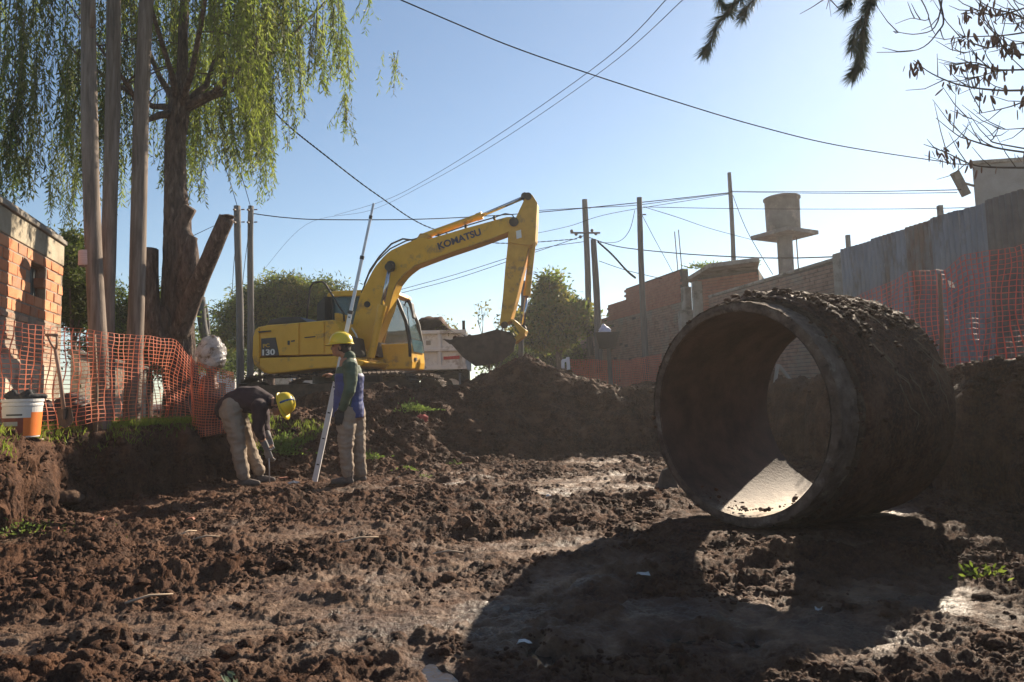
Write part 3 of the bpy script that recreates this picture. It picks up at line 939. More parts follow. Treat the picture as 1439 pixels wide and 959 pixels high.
def sheet(s0, s1, z0, z1, m, off, tilt=0):
    n = int((s1 - s0) / .0125); V = []; F2 = []
    for i in range(n + 1):
        s = s0 + (s1 - s0) * i / n; dpt = .017 * math.sin(2 * math.pi * s / .10)
        p = FA_ + fd * s + fn * (dpt + off)
        for k in range(5):
            V.append(p + Vector((0, 0, z0 + (z1 + tilt * (s - s0) - z0) * k / 4)) + fn * .006 * math.sin(s * 5 + k * 2))
    n1 = len(V)
    V += [v - fn * .002 for v in V]
    for i in range(n):
        for k in range(4):
            a = i * 5 + k; F2.append((a, a + 5, a + 6, a + 1)); b = a + n1; F2.append((b + 1, b + 6, b + 5, b))
    for i in range(n):
        for k, c in ((4, 0), (0, 1)):
            a = i * 5 + k; F2.append((a, a + 5, a + 5 + n1, a + n1) if not c else (a + n1, a + 5 + n1, a + 5, a))
    mb = MB(); mb.add(V, F2); return obj('metal_sheet', mb, m, tin, smooth=True)


s = 0.0
for ln, mi, dz, lab in ((.82, 0, 0, None), (.81, 0, .02, None), (.52, 1, .03, 'rusty brown corrugated sheet'), (.50, 0, .05, None), (.51, 0, .03, None), (.9, 2, .06, 'dark stained corrugated sheet at the right edge'), (.95, 2, .06, 'dark stained corrugated sheet outside the rest'), (.95, 0, .06, None)):
    o = sheet(s, s + ln + .05, .65, 3.72 + dz + .012 * s, M_tin[mi], .004 * ((int(s * 10)) % 2) + .003)
    if lab: o['label'] = lab
    s += ln
for s_ in (.15, 2.3, 4.3):
    a = FA_ + fd * s_ - fn * .06
    obj('post', MB().bar(a + Vector((0, 0, .5)), a + Vector((0, 0, 3.98)), .07, .07), M_cement, tin)
for z in (1.2, 3.2):
    a = FA_ - fn * .035; b = FB_ - fn * .035
    obj('rail', MB().bar(a + Vector((0, 0, z)), b + Vector((0, 0, z)), .04, .06), M_cement, tin)

# concrete building behind the sheets
cb = thing('concrete_building', 'plain grey concrete upper storey rising behind the metal sheets', 'building', (12, 16, .75))
a = W(1366, 232, 15.6)
mb = MB(); mb.prism([(a.x, 15.6, .5), (a.x + 6, 14.7, .5), (a.x + 6, 14.7, a.z), (a.x, 15.6, a.z)], (4.3, 5.8, 0)); obj('wall', mb, mat('grey_render', (.20, .18, .17), (.27, .25, .24), scale=2, rough=.9, bump=.006, c3=(.24, .22, .2), s3=1.3, t3=.6), cb)
mb = MB(); mb.prism([(a.x - .05, 15.53, a.z + .003), (a.x + 6.05, 14.63, a.z + .003), (a.x + 6.05, 14.63, a.z + .08), (a.x - .05, 15.53, a.z + .08)], (4.35, 5.9, 0)); obj('roof', mb, M_cement, cb, bevel=.01)
a2 = W(1350, 262, 15.5); a3 = W(1368, 262, 15.5)
mb = MB(); mb.bar((a3.x + .05, 15.55, a3.z + .02), (a2.x, 15.5, a2.z + .1), .04, .04); obj('wire_bracket', mb, M_block, cb)
mb = MB(); mb.bar((a2.x - .12, 15.5, a2.z + .34), (a2.x + .12, 15.5, a2.z - .22), .12, .16); obj('bracket_box', mb, M_block, cb)

# water tank on its column
TWY = 24.0
wt = thing('water_tower', 'round concrete water tank on a square slab and slim column', 'water tower', (W(1105, 380, TWY).x, TWY, .75))
bx = wt.location.x; mcol = mat('tower_concrete', (.10, .092, .09), (.165, .155, .15), scale=3, rough=.9, bump=.008, c3=(.27, .23, .2), s3=2, t3=.58)
zs = W(1105, 333, TWY).z
mb = MB(); mb.lathe((bx, TWY, 0), [(0, .5), (.27, .5), (.26, zs), (0, zs)], 16); obj('column', mb, mcol, wt, smooth=False)
mb = MB()
mb.box((bx, TWY, zs + .06), (1.6, 1.6, .14), rz=.5); obj('platform', mb, mcol, wt, bevel=.01)
mb = MB(); zt = W(1102, 280, TWY).z
mb.lathe((bx - .02, TWY, zs + .122), [(0, 0), (.57, 0), (.58, .5), (.59, 1.0 * (zt - zs - .15)), (.63, zt - zs - .15), (.63, zt - zs - .09), (.60, zt - zs - .07), (.52, zt - zs - .10), (0, zt - zs - .10)], 32)
obj('tank', mb, mcol, wt, smooth=True)
for dx, dy in ((-.3, -.1), (.33, .1), (.42, -.1)):
    obj('pipe', MB().tube([(bx + dx, TWY + dy, 2.5), (bx + dx * .9, TWY + dy, zs)], .022, 8), M_block, wt)

# far low buildings seen past the tree on the left
M_white = mat('white_render', (.62, .60, .56), (.72, .70, .66), scale=2, rough=.9, bump=.005)
for i, (px0, px1, py, y, c, lab) in enumerate(((250, 330, 535, 34, M_white, 'far white house with dark doorway beyond the willow trunk'), (345, 420, 535, 40, M_cement, 'far grey flat house glimpsed under the excavator tail'))):
    a = W(px0, py, y); b = W(px1, py, y)
    hs = thing('house', lab, 'house', ((a.x + b.x) / 2, y, .75))
    mb = MB(); mb.box(((a.x + b.x) / 2, y + 2, .6 + a.z / 2), (b.x - a.x, 4, a.z)); obj('wall', mb, c, hs)
    mb = MB(); mb.box(((a.x + b.x) / 2, y + 2, .6 + a.z + .08), (b.x - a.x + .4, 4.4, .15)); obj('roof', mb, M_cement, hs)
    for q in (.3, .7):
        mb = MB(); xx = a.x + (b.x - a.x) * q; mb.box((xx, y - .01, 1.5), (.8, .06, .9)); f = obj('window', mb, M_block, hs)
# wooden props and rubble seen through the pipe
M_plank = mat('pale_plank', (.22, .19, .17), (.30, .27, .25), rough=.85, bump=.004, stretch=(1, 1, .1))
for k, (x0, y0, x1, y1, yy) in enumerate(((1088, 540, 1093, 512, 11.0), (1118, 538, 1095, 514, 11.06))):
    mb = MB(); mb.bar(W(x0, y0 + 6, yy), W(x1, y1, yy), .045, .045)
    tag(obj('wooden_prop', mb, M_plank), ('upright pale timber prop seen through the pipe', 'slanting pale timber prop seen through the pipe')[k], 'timber')
# ------------------------------------------------------------------ poles and cables
M_pole = mat('weathered_pole', (.12, .090, .070), (.26, .205, .165), scale=5, rough=.9, bump=.006, bscale=12, stretch=(4, 4, .35), c3=(.10, .08, .065), s3=3, t3=.58)
M_poledark = mat('dark_timber_pole', (.08, .075, .07), (.16, .15, .14), scale=5, rough=.9, bump=.006, stretch=(4, 4, .3))
M_cable = mat('black_cable', (.006, .006, .007), rough=1.0, spec=0)
M_metal = mat('dull_metal', (.25, .25, .26), (.35, .35, .36), scale=20, rough=.5, metal=.6)
M_porc = mat('insulator', (.10, .07, .06), rough=.4)


def pole(bx, by, tx, ty, y, r0, r1, m, label, group, name='utility_pole', wob=.012, zb=None, hard=()):
    a = W(bx, by, y); b = W(tx, ty, y)
    t = thing(name, label, 'pole', (a.x, y, a.z), group)
    n = 14; pts = []; rad = []; a0 = a + (a - b).normalized() * .5
    ph = random.uniform(0, 6)
    for i in range(n):
        k = i / (n - 1); p = a0.lerp(b, k)
        p = p + Vector((math.sin(k * 7 + ph) * wob, math.cos(k * 5 + ph) * wob, 0)) * (k > 0)
        pts.append(p); rad.append(r0 + (r1 - r0) * k + random.uniform(-.003, .003))
    obj('shaft', MB().tube(pts, rad, 14, jit=.03), m, t, smooth=True)
    for z in hard:
        p = a.lerp(b, z); obj('insulator', MB().tube([p + Vector((-.02, -r1 - .02, 0)), p + Vector((-.02, -r1 - .12, 0))], .03, 8).tube([p + Vector((r1 + .01, -.0, .05)), p + Vector((r1 + .1, 0, .05))], .018, 6), M_porc, t)
    return t, a, b


g = 'three tall poles standing together behind the orange net'
P1 = pole(141, 598, 120, -60, 7.6, .094, .078, M_pole, 'leftmost of three tall bare poles, with striped tape round it', g)
P2 = pole(151, 585, 159, -60, 8.1, .086, .078, M_pole, 'middle one of three tall bare poles behind the orange net', g)
P3 = pole(184, 583, 209, -60, 8.3, .098, .080, M_pole, 'pale rightmost of three tall bare poles, nearest the willow', g)
# striped tape patch on the first pole
M_tape = mat('faded_tape', (.45, .33, .33), (.62, .50, .50), scale=3, rough=.6, stretch=(1, 1, 60))
pp = W(125, 364, 7.6)
mb = MB(); mb.lathe((pp.x - .005, 7.6, pp.z - .085), [(.098, 0), (.101, .01), (.101, .16), (.098, .17)], 16)
obj('tape', mb, M_tape, P1[0], smooth=True)
mb = MB(); pk = W(124, 20, 7.45); mb.tube([W(131, -40, 7.5), W(130, 38, 7.5)], .03, 8); obj('conduit', mb, M_pole, P1[0], smooth=True)
g2 = 'slim poles in the distance'
P4 = pole(338, 545, 334, 290, 18.0, .10, .085, M_poledark, 'left one of two slim poles in front of the feathery tree', g2, hard=(.97, .9))
P5 = pole(351, 545, 353, 290, 18.6, .09, .075, M_poledark, 'right one of two slim poles in front of the feathery tree', g2, hard=(.97, .9))
P6 = pole(288, 475, 281, 418, 15, .10, .09, M_poledark, 'thick leaning pole stub beside the sawn willow limb', g2)
P6b = pole(293, 475, 288, 428, 15.4, .05, .045, M_poledark, 'thin stub pole leaning beside the thicker stub', g2)
P7 = pole(272, 540, 271, 452, 26, .08, .07, M_poledark, 'small far pole with crossarm behind the wrapped bundle', g2)
a = W(271, 462, 26); obj('crossarm', MB().bar(a + Vector((-.6, 0, 0)), a + Vector((.35, 0, -.05)), .08, .08), M_poledark, P7[0])
P8 = pole(829, 480, 822, 281, 24.0, .12, .10, M_poledark, 'utility pole carrying the cable bundle above the yellow tree', g2, hard=(.93,))
P9 = pole(842, 500, 834.5, 337, 20.0, .11, .09, M_poledark, 'short pole just right of the cable bundle pole', g2)
P10 = pole(908, 548, 898, 278, 18.0, .09, .07, M_poledark, 'tall pole standing in front of the stepped brick wall', g2, hard=(.9,))
P11 = pole(1036, 470, 1025, 243, 22.5, .09, .065, M_poledark, 'tallest far pole, between the slab roof and water tower', g2)
P12 = pole(733, 480, 736, 395, 19.0, .07, .065, M_poledark, 'thin pole hidden behind the excavator arm', g2)


def bundle_hardware():
    p = W(823, 330, 23.9)
    mb = MB()
    for dx, dz in ((-.35, 0), (-.2, -.1), (.22, .12), (.35, 0), (-.5, .12)):
        mb.ball((p.x + dx, p.y - .1, p.z + dz), .06, 8, 6)
    mb.bar((p.x - .55, p.y - .12, p.z + .05), (p.x + .5, p.y - .12, p.z + .02), .07, .05)
    obj('cable_clamp', mb, M_porc, P8[0])


bundle_hardware()
tz = []


def cable(label, pts, r, twist=False, m=M_cable, name='cable', group='overhead cables'):
    """pts: (px, py, depth) way points, smoothed"""
    Q = [W(a, b, c) for a, b, c in pts]
    if len(Q) == 2: out = [Q[0].lerp(Q[1], k / 8) for k in range(9)]
    else:
        out = []
        for i in range(len(Q) - 1):
            p0 = Q[max(i - 1, 0)]; p1 = Q[i]; p2 = Q[i + 1]; p3 = Q[min(i + 2, len(Q) - 1)]
            for k in range(8):
                t = k / 8
                out.append(.5 * ((2 * p1) + (p2 - p0) * t + (2 * p0 - 5 * p1 + 4 * p2 - p3) * t * t + (3 * p1 - p0 - 3 * p2 + p3) * t ** 3))
        out.append(Q[-1])
    mb = MB()
    if twist:
        # two strands wound round each other
        fine = []
        for i in range(len(out) - 1):
            for k in range(6): fine.append(out[i].lerp(out[i + 1], k / 6))
        for ph in (0, math.pi):
            mb.tube([p + Vector((0, math.cos(i * .9 + ph) * r * .8, math.sin(i * .9 + ph) * r * .8)) for i, p in enumerate(fine)], r * .75, 5)
    else: mb.tube(out, r, 5)
    return tag(obj(name, mb, m), label, 'cable', group)


cable('long dark cable sagging across the whole sky from top left to right', [(540, -10, 9), (640, 33, 9.6), (720, 66, 10), (820, 101, 10.6), (940, 140, 11.2), (1060, 176, 12), (1180, 205, 13), (1335, 229, 14.5)], .010)
cable('twisted black cable running from the willow down to the excavator boom', [(362, 130, 10), (400, 172, 11), (450, 213, 12.4), (530, 274, 15), (606, 321, 18), (700, 342, 21), (812, 336, 23.9)], .012, True)
cable('upper of two thin parallel cables rising to the top edge', [(945, -10, 9), (850, 84, 12), (700, 190, 17), (600, 252, 22), (540, 282, 26), (470, 303, 32)], .007)
cable('lower of two thin parallel cables rising to the top edge', [(965, -5, 9), (850, 97, 12), (700, 200, 17), (600, 258, 22), (520, 296, 26), (430, 316, 30), (370, 380, 34)], .006)
cable('nearly level cable from the twin poles past the boom', [(353, 300, 18.6), (400, 306, 18.8), (460, 309, 19), (600, 308, 20), (740, 300, 21), (898, 285, 20), (1025, 271, 22.5)], .014)
cable('second level cable just above the boom tip', [(757, 296, 21), (830, 292, 20.5), (890, 289, 20.2), (960, 280, 19.8), (1025, 272, 22.5)], .010)
cable('upper cable running from the tall pole to the right edge', [(1025, 269, 22.5), (1150, 270, 18), (1250, 269, 16), (1350, 267, 13)], .010)
cable('faint cable below the upper one on the right', [(1025, 270, 22.5), (1150, 272, 18), (1250, 272, 16), (1345, 271, 13)], .008)
cable('lower thin cable crossing behind the water tank', [(904, 291, 18), (1000, 293, 17), (1100, 294, 18), (1250, 294, 16), (1368, 292, 13)], .008)
cable('thick sagging cable from the bundle pole behind the slab roof', [(828, 334, 23.9), (870, 347, 22), (950, 356, 20), (1030, 361, 18), (1100, 363, 17), (1175, 361, 15)], .016)
cable('twisted dropper cable hanging from the bundle to the brick wall', [(840, 340, 22), (860, 358, 21), (880, 380, 20), (893, 391, 19)], .026, True)
cable('thin wire looping between the bundle pole and wall pole', [(892, 296, 18.0), (884, 325, 17), (868, 340, 20), (842, 341, 22)], .008)
cable('guy wire from the tall far pole to the long wall', [(1030, 275, 19.4), (1050, 325, 18), (1086, 386, 17)], .009)
cable('thin stay wire from the wall pole down to the rods', [(902, 302, 18.0), (922, 340, 18.5), (945, 382, 20)], .007)
cable('thin drooping wire right of the wall pole', [(908, 292, 18.0), (950, 305, 16), (1000, 322, 18), (1060, 338, 19.6)], .007)
cable('upper faint wire behind the boom and arm', [(560, 413, 30), (640, 392, 28), (730, 362, 26), (822, 331, 24)], .012)
cable('lower faint wire behind the boom and arm', [(560, 408, 30), (640, 386, 28), (750, 352, 26), (820, 340, 24)], .012)
cable('faint wire crossing right of the arm tip', [(745, 330, 26), (800, 318, 24), (860, 300, 22), (1025, 273, 19.6)], .009)
cable('short wire from bundle pole to the outhouse roof', [(842, 367, 20), (880, 380, 19), (930, 392, 17)], .009)
cable('left wire rising from the twin poles into the willow', [(334, 292, 18), (318, 240, 14), (300, 200, 11.5), (290, 170, 10)], .008)
cable('right wire rising from the twin poles into the willow', [(353, 294, 18.6), (340, 250, 15), (322, 205, 12), (312, 180, 10.5)], .008)
cable('thin wire from the twin poles down to the sawn limb', [(334, 302, 18), (300, 318, 15), (262, 336, 12)], .006)
cable('slack line hanging beside the left twin pole', [(334, 310, 18), (328, 380, 18), (326, 420, 18)], .008)
cable('slack line hanging between the twin poles', [(352, 310, 18.5), (344, 370, 18.4), (341, 400, 18.3)], .008)
# ------------------------------------------------------------------ vegetation
def leafmat(name, c1, c2, trans=.45, rough=.55):
    return mat(name, c1, c2, scale=1.2, rough=rough, trans=trans, detail=3, spec=.3)


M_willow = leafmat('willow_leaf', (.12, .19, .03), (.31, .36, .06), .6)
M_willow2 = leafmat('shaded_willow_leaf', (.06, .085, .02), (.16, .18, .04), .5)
M_leafd = leafmat('dark_leaf', (.035, .055, .014), (.08, .11, .025), .5)
M_leafm = leafmat('green_leaf', (.08, .13, .02), (.21, .26, .04), .6)
M_leafy = leafmat('yellow_leaf', (.16, .16, .03), (.28, .24, .05), .55)
M_feather = leafmat('feathery_leaf', (.08, .13, .022), (.22, .26, .045), .6)
M_bark = mat('willow_bark', (.055, .036, .030), (.17, .12, .095), scale=7, rough=.95, bump=.05, bscale=12, stretch=(3, 3, .8), c3=(.27, .20, .16), s3=5, t3=.6)
M_cutwood = mat('sawn_wood', (.30, .20, .13), (.42, .30, .20), scale=10, rough=.9)
M_twig = mat('twig', (.07, .05, .04), (.12, .09, .07), rough=.9)


def leaves(name, P, D, ln, wd, m, parent=None, kind='stuff', bend=.25):
    """flat pointed leaves at P pointing along D, one mesh: 2 quads each folded at the rib"""
    n = len(P); D = D / np.linalg.norm(D, axis=1, keepdims=True)
    r = rng.normal(size=(n, 3)); S = np.cross(D, r); S /= np.linalg.norm(S, axis=1, keepdims=True) + 1e-9
    N = np.cross(S, D)
    ln = np.broadcast_to(ln, n)[:, None]; wd = np.broadcast_to(wd, n)[:, None]
    a = P; b = P + D * ln * .45 + S * wd * .5 + N * ln * bend * .2; c = P + D * ln + N * ln * bend * .1; d = P + D * ln * .45 - S * wd * .5 + N * ln * bend * .2
    V = np.stack([a, b, c, d], 1).reshape(-1, 3); Fq = np.arange(4 * n).reshape(-1, 4)
    return npobj(name, V, Fq, m, parent, False, kind)


def bark_tube(pts, rad, n=20, rough=.12, seed=0, name='trunk', parent=None, m=None, sub=6, cap=True):
    """trunk with furrowed bark relief"""
    P = [Vector(p) for p in pts]; out = []; rr = []
    for i in range(len(P) - 1):
        p0 = P[max(i - 1, 0)]; p1 = P[i]; p2 = P[i + 1]; p3 = P[min(i + 2, len(P) - 1)]
        for k in range(sub):
            t = k / sub
            out.append(.5 * ((2 * p1) + (p2 - p0) * t + (2 * p0 - 5 * p1 + 4 * p2 - p3) * t * t + (3 * p1 - p0 - 3 * p2 + p3) * t ** 3)); rr.append(rad[i] + (rad[i + 1] - rad[i]) * t)
    out.append(P[-1]); rr.append(rad[-1])
    mb = MB().tube(out, rr, n, caps=cap)
    me_v = np.array(mb.v); nr = len(out)
    cen = np.array([tuple(p) for p in out]); idx = np.repeat(np.arange(nr), n); ang = np.tile(np.arange(n), nr) * 2 * np.pi / n
    rad_ = me_v - cen[idx]
    zz = np.cumsum([0] + [(out[i + 1] - out[i]).length for i in range(nr - 1)])[idx]
    k = 1 + rough * fbm(np.cos(ang) * 4 + 9 * seed, np.sin(ang) * 4 + zz * 1.1, 4, 300 + seed) + rough * .8 * np.abs(vn(np.cos(ang) * 7, np.sin(ang) * 7 + zz * 1.1, 310 + seed)) - rough * .9 * np.exp(-np.abs(vn(np.cos(ang) * 5 + zz * .5, np.sin(ang) * 5 + zz * .8, 320 + seed)) / .07)
    mb.v = [tuple(v) for v in cen[idx] + rad_ * k[:, None]]
    return obj(name, mb, m or M_bark, parent, smooth=True)


# ---- the willow with its sawn limbs
TY = 9.6
wtree = thing('willow_tree', 'big weeping willow with rough furrowed trunk and two sawn-off limbs', 'tree', tuple(W(255, 588, TY)))
tr = bark_tube([W(262, 612, TY), W(256, 560, TY), W(252, 500, TY), W(249, 440, TY), W(252, 380, TY), W(250, 320, TY), W(247, 260, TY), W(246, 200, TY), W(252, 150, TY), W(256, 100, TY), W(258, 20, TY), W(262, -60, TY)],
               [.30, .23, .21, .195, .205, .17, .14, .135, .14, .07, .055, .04], 64, .20, 1, parent=wtree, sub=8)
bark_tube([W(252, 470, TY - .1), W(268, 425, TY - .25), W(285, 385, TY - .45), W(302, 345, TY - .6), W(319, 306, TY - .7)], [.14, .12, .105, .10, .095], 40, .17, 2, 'sawn_limb', wtree)
bark_tube([W(252, 520, TY), W(232, 500, TY - .2), W(217, 465, TY - .3), W(210, 410, TY - .3), W(209, 350, TY - .3)], [.12, .12, .12, .115, .115], 40, .2, 3, 'sawn_limb', wtree)
bark_tube([W(250, 400, TY), W(262, 350, TY - .15), W(255, 318, TY - .2), W(268, 292, TY - .25)], [.16, .13, .1, .075], 20, .2, 4, 'branch_stub', wtree)
bark_tube([W(255, 430, TY), W(266, 385, TY - .2), W(268, 345, TY - .3), W(272, 333, TY - .3)], [.15, .12, .085, .06], 20, .2, 5, 'branch_stub', wtree)
bark_tube([W(245, 500, TY), W(232, 460, TY - .2), W(229, 432, TY - .2)], [.13, .10, .07], 18, .2, 6, 'branch_stub', wtree)
e = W(320, 305, TY - .72)
obj('cut_face', MB().ball((e.x, e.y, e.z), (.09, .09, .03), 12, 6), M_bark, wtree)
fork = W(252, 158, TY)
limbs = []
ends = [((300, 130), (345, 90), (380, 20), -.4), ((290, 120), (310, 60), (330, -40), .6), ((225, 110), (200, 50), (170, -30), .3), ((240, 100), (215, 20), (190, -60), -.7),
        ((215, 150), (150, 110), (90, 60), .2), ((270, 100), (285, 20), (300, -70), -.9), ((205, 170), (180, 120), (120, 40), -1.0), ((330, 125), (400, 60), (470, -10), .5)]
for i, (a, b, c, dy) in enumerate(ends):
    q = [fork + Vector((0, 0, -.1 + .02 * i)), W(*a, TY + dy * .4), W(*b, TY + dy), W(*c, TY + dy * 1.5)]
    obj('limb', MB().tube([fork, q[1].lerp(fork, .4) + Vector((0, 0, .03))] + q[1:], [.06, .05, .04, .028, .012], 8, jit=.05), M_bark, wtree, smooth=True)
    limbs.append(q)
for k in range(26):
    q = random.choice(limbs); t = random.random(); p = q[1].lerp(q[2], t) if random.random() < .6 else q[2].lerp(q[3], t)
    d = Vector((random.uniform(-1, 1), random.uniform(-.8, .8), random.uniform(-.1, .6))).normalized() * random.uniform(.5, 1.3)
    obj('twig', MB().tube([p, p + d * .5 + Vector((0, 0, .05)), p + d + Vector((0, 0, -.1))], [.012, .008, .004], 5), M_twig, wtree)


def willow_bottom(x):
    return float(np.interp(x, [-8, -7.2, -6.2, -5.6, -4.9, -4.4, -3.9, -3.2, -2.9, -2.5, -2.1, -1.8], [3.6, 3.5, 3.5, 4.0, 3.9, 4.2, 4.35, 4.85, 5.25, 5.2, 6.2, 6.7]))


PA = []; DA = []; PB = []; DB = []; tw = MB()
for c in range(185):
    x = random.uniform(-8.4, -1.9); y = TY + random.gauss(0, 1.15)
    hx = (x + 4.9) / 3.4
    top = 9.2 - 2.2 * hx * hx - random.random() * 2.2
    bot = willow_bottom(x) + abs(random.gauss(0, .55))
    if random.random() < .25: bot += random.uniform(.3, 1.6)
    if x < -5.3 and random.random() < .42: continue
    if x > -4 and random.random() < .28: continue
    if -5.45 < x < -4.1 and y < TY + .6: bot = max(bot, 5.6) + random.random() * .5
    if abs(x + 4.75) < .3 and y < TY + .3: continue
    if -4.5 < x < -3.9 and y < TY and random.random() < .5: bot += .8
    ns = random.randint(6, 13); sp = random.uniform(.04, .12)
    for s in range(ns):
        x0 = x + random.gauss(0, sp); y0 = y + random.gauss(0, sp); b0 = bot + abs(random.gauss(0, .35)); t0 = min(top, b0 + random.uniform(1.2, 3.2))
        if t0 - b0 < .4: continue
        n = int((t0 - b0) / .024)
        z = np.linspace(t0, b0, n); k = (t0 - z) / (t0 - b0)
        sway = random.uniform(-.25, .25); sy = random.uniform(-.2, .2); ph = random.uniform(0, 6)
        xs = x0 + sway * k ** 1.5 + .03 * np.sin(z * 3 + ph); ys = y0 + sy * k ** 1.5 + .03 * np.cos(z * 2.6 + ph)
        P = np.stack([xs, ys, z], -1)
        D = np.stack([rng.normal(0, .62, n), rng.normal(0, .62, n), -1.0 + rng.normal(0, .25, n)], -1)
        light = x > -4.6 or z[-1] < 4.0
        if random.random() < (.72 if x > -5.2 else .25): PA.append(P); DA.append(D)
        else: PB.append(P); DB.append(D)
        if s % 2 == 0: tw.tube([tuple(P[0]), tuple(P[n // 2]), tuple(P[-1])], [.006, .004, .002], 3, caps=False)
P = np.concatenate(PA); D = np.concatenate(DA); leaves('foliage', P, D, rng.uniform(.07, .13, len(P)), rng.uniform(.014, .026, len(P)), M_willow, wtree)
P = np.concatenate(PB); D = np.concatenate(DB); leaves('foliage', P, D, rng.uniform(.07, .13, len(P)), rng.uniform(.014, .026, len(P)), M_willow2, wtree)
o = obj('hanging_shoots', tw, M_twig, wtree); o['kind'] = 'stuff'


def crown(parent, blobs, n, ln, wd, mats, droop=0.0, clump=40, spread=.22):
    """leaf clusters through the volume of several blobs ((centre), (radii)), gaps between the clusters"""
    tot = sum(b[1][0] * b[1][1] * b[1][2] for b in blobs); sets = [[] for _ in mats]; dirs = [[] for _ in mats]
    for c, r in blobs:
        k = max(3, int(n / clump * r[0] * r[1] * r[2] / tot))
        d = rng.normal(size=(k, 3)); d /= np.linalg.norm(d, axis=1, keepdims=True); q = rng.random(k) ** .38
        cc = np.array(c) + d * q[:, None] * np.array(r)
        for j in range(k):
            m = random.choices(range(len(mats)), weights=[1.6, 1, .6][:len(mats)])[0]
            sp = spread * random.uniform(.6, 1.4)
            p = cc[j] + rng.normal(size=(clump, 3)) * sp * np.array([1, 1, .55]); sets[m].append(p)
            dd = rng.normal(size=(clump, 3)) + (p - np.array(c)) / np.array(r).max() * .6; dd[:, 2] -= droop; dirs[m].append(dd)
    for m, s_, d_ in zip(mats, sets, dirs):
        if s_:
            P = np.concatenate(s_); D = np.concatenate(d_); leaves('foliage', P, D, rng.uniform(.6, 1.2, len(P)) * ln, rng.uniform(.6, 1.2, len(P)) * wd, m, parent)


def tree(label, bx, y, blobs_px, mats, n, ln, wd, tr_r=.15, z0=.75, limbs=True, droop=0, spread=.22, clump=40, name='leafy_tree', group=None, dz=.8):
    """blobs_px: (px, py, rx px, ry px)"""
    base = W(bx, 560, y); base.z = z0
    t = thing(name, label, 'tree', tuple(base), group)
    k = y / FPX; bl = []
    for px, py, rx, ry in blobs_px:
        c = W(px, py, y + random.uniform(-.3, .3)); bl.append(((c.x, c.y, c.z), (rx * k, (rx + ry) * .5 * k * dz, ry * k)))
    top = Vector(bl[0][0])
    bark_tube([base - Vector((0, 0, .3)), base.lerp(top, .35) + Vector((.05, 0, 0)), base.lerp(top, .7), top], [tr_r, tr_r * .8, tr_r * .55, tr_r * .2], 12, .12, 7, parent=t, m=M_bark, sub=4)
    for c, r in bl:
        c = Vector(c); s = base.lerp(top, random.uniform(.35, .6))
        obj('limb', MB().tube([s, s.lerp(c, .5) + Vector((0, 0, .1)), c + Vector((0, 0, r[2] * .4))], [tr_r * .4, tr_r * .25, tr_r * .08], 7), M_bark, t, smooth=True)
    crown(t, bl, n, ln, wd, mats, droop, clump, spread)
    return t


tree('spreading feathery tree behind the excavator tail and twin poles', 372, 21.5, [(385, 425, 55, 28), (345, 440, 45, 24), (430, 430, 45, 30), (480, 440, 40, 30), (335, 470, 35, 18), (395, 470, 40, 25), (320, 455, 18, 18), (400, 400, 35, 14), (450, 405, 35, 14)], [M_feather, M_leafd, M_leafy], 40000, .17, .045, .22, droop=.5, spread=.17, name='feathery_tree')
tree('bushy yellow-green tree behind the low wall right of the arm', 790, 24.0, [(775, 415, 22, 24), (770, 384, 10, 8), (790, 440, 34, 26), (760, 450, 26, 26), (812, 445, 20, 20), (775, 470, 40, 22), (740, 465, 20, 24), (826, 452, 12, 18), (775, 400, 12, 14)], [M_leafm, M_leafy, M_leafd], 22000, .20, .085, .16, spread=.17)
tree('dense dark green tree behind the three tall poles', 205, 14.0, [(200, 430, 40, 35), (165, 455, 40, 30), (235, 450, 30, 26), (175, 490, 60, 35), (240, 500, 40, 30), (150, 410, 18, 25)], [M_leafd, M_leafm], 22000, .10, .035, .14, spread=.16)
tree('dark climbing shrub at the corner of the brick house', 104, 9.9, [(100, 400, 13, 36), (104, 350, 14, 26), (100, 440, 14, 26), (120, 420, 12, 40), (96, 370, 10, 30)], [M_leafd, M_willow2], 15000, .075, .03, .05, spread=.09, name='climbing_shrub')
tree('small feathery tree in the far gap left of the twin poles', 300, 27, [(300, 480, 22, 16), (325, 500, 22, 16), (280, 505, 18, 16)], [M_feather, M_leafm], 9000, .13, .05, .1, spread=.25)
tree('low shrubs at the far end below the feathery tree', 365, 25, [(365, 505, 28, 14), (395, 510, 26, 12), (330, 520, 20, 12), (440, 500, 40, 14)], [M_leafd, M_feather], 9000, .13, .05, .1, spread=.25, name='shrub')
tree('dark hedge mass between the truck and the low wall', 735, 27, [(735, 500, 40, 16), (700, 505, 30, 14), (780, 500, 40, 18)], [M_leafd, M_leafm], 9000, .16, .07, .1, spread=.25, name='hedge')


# ---- thin bare saplings behind the bucket
def twiggy(parent, base, h, r, depth, m, tips, lean=(0, 0), ang=.5, rnd=random):
    mbs = MB()

    def grow(p, d, L_, r_, k):
        q = p + d * L_ * .5 + Vector((rnd.gauss(0, .03), rnd.gauss(0, .03), 0)) * L_; e_ = q + d * L_ * .5 + Vector((rnd.gauss(0, .06), rnd.gauss(0, .06), .02)) * L_
        mbs.tube([p, q, e_], [r_, r_ * .85, r_ * .68], 4 if k < depth - 1 else 6, caps=False)
        tips.append(e_)
        if k > 0:
            for _ in range(rnd.choice((2, 2, 3))):
                dd = (d + Vector((rnd.gauss(0, ang), rnd.gauss(0, ang), rnd.gauss(.12, ang * .5)))).normalized()
                grow(p.lerp(e_, rnd.uniform(.5, 1)), dd, L_ * rnd.uniform(.6, .85), r_ * .62, k - 1)
    grow(Vector(base), Vector((lean[0], lean[1], 1)).normalized(), h, r, depth)
    o_ = obj('branches', mbs, m, parent, smooth=True); o_['kind'] = 'stuff'
    return o_


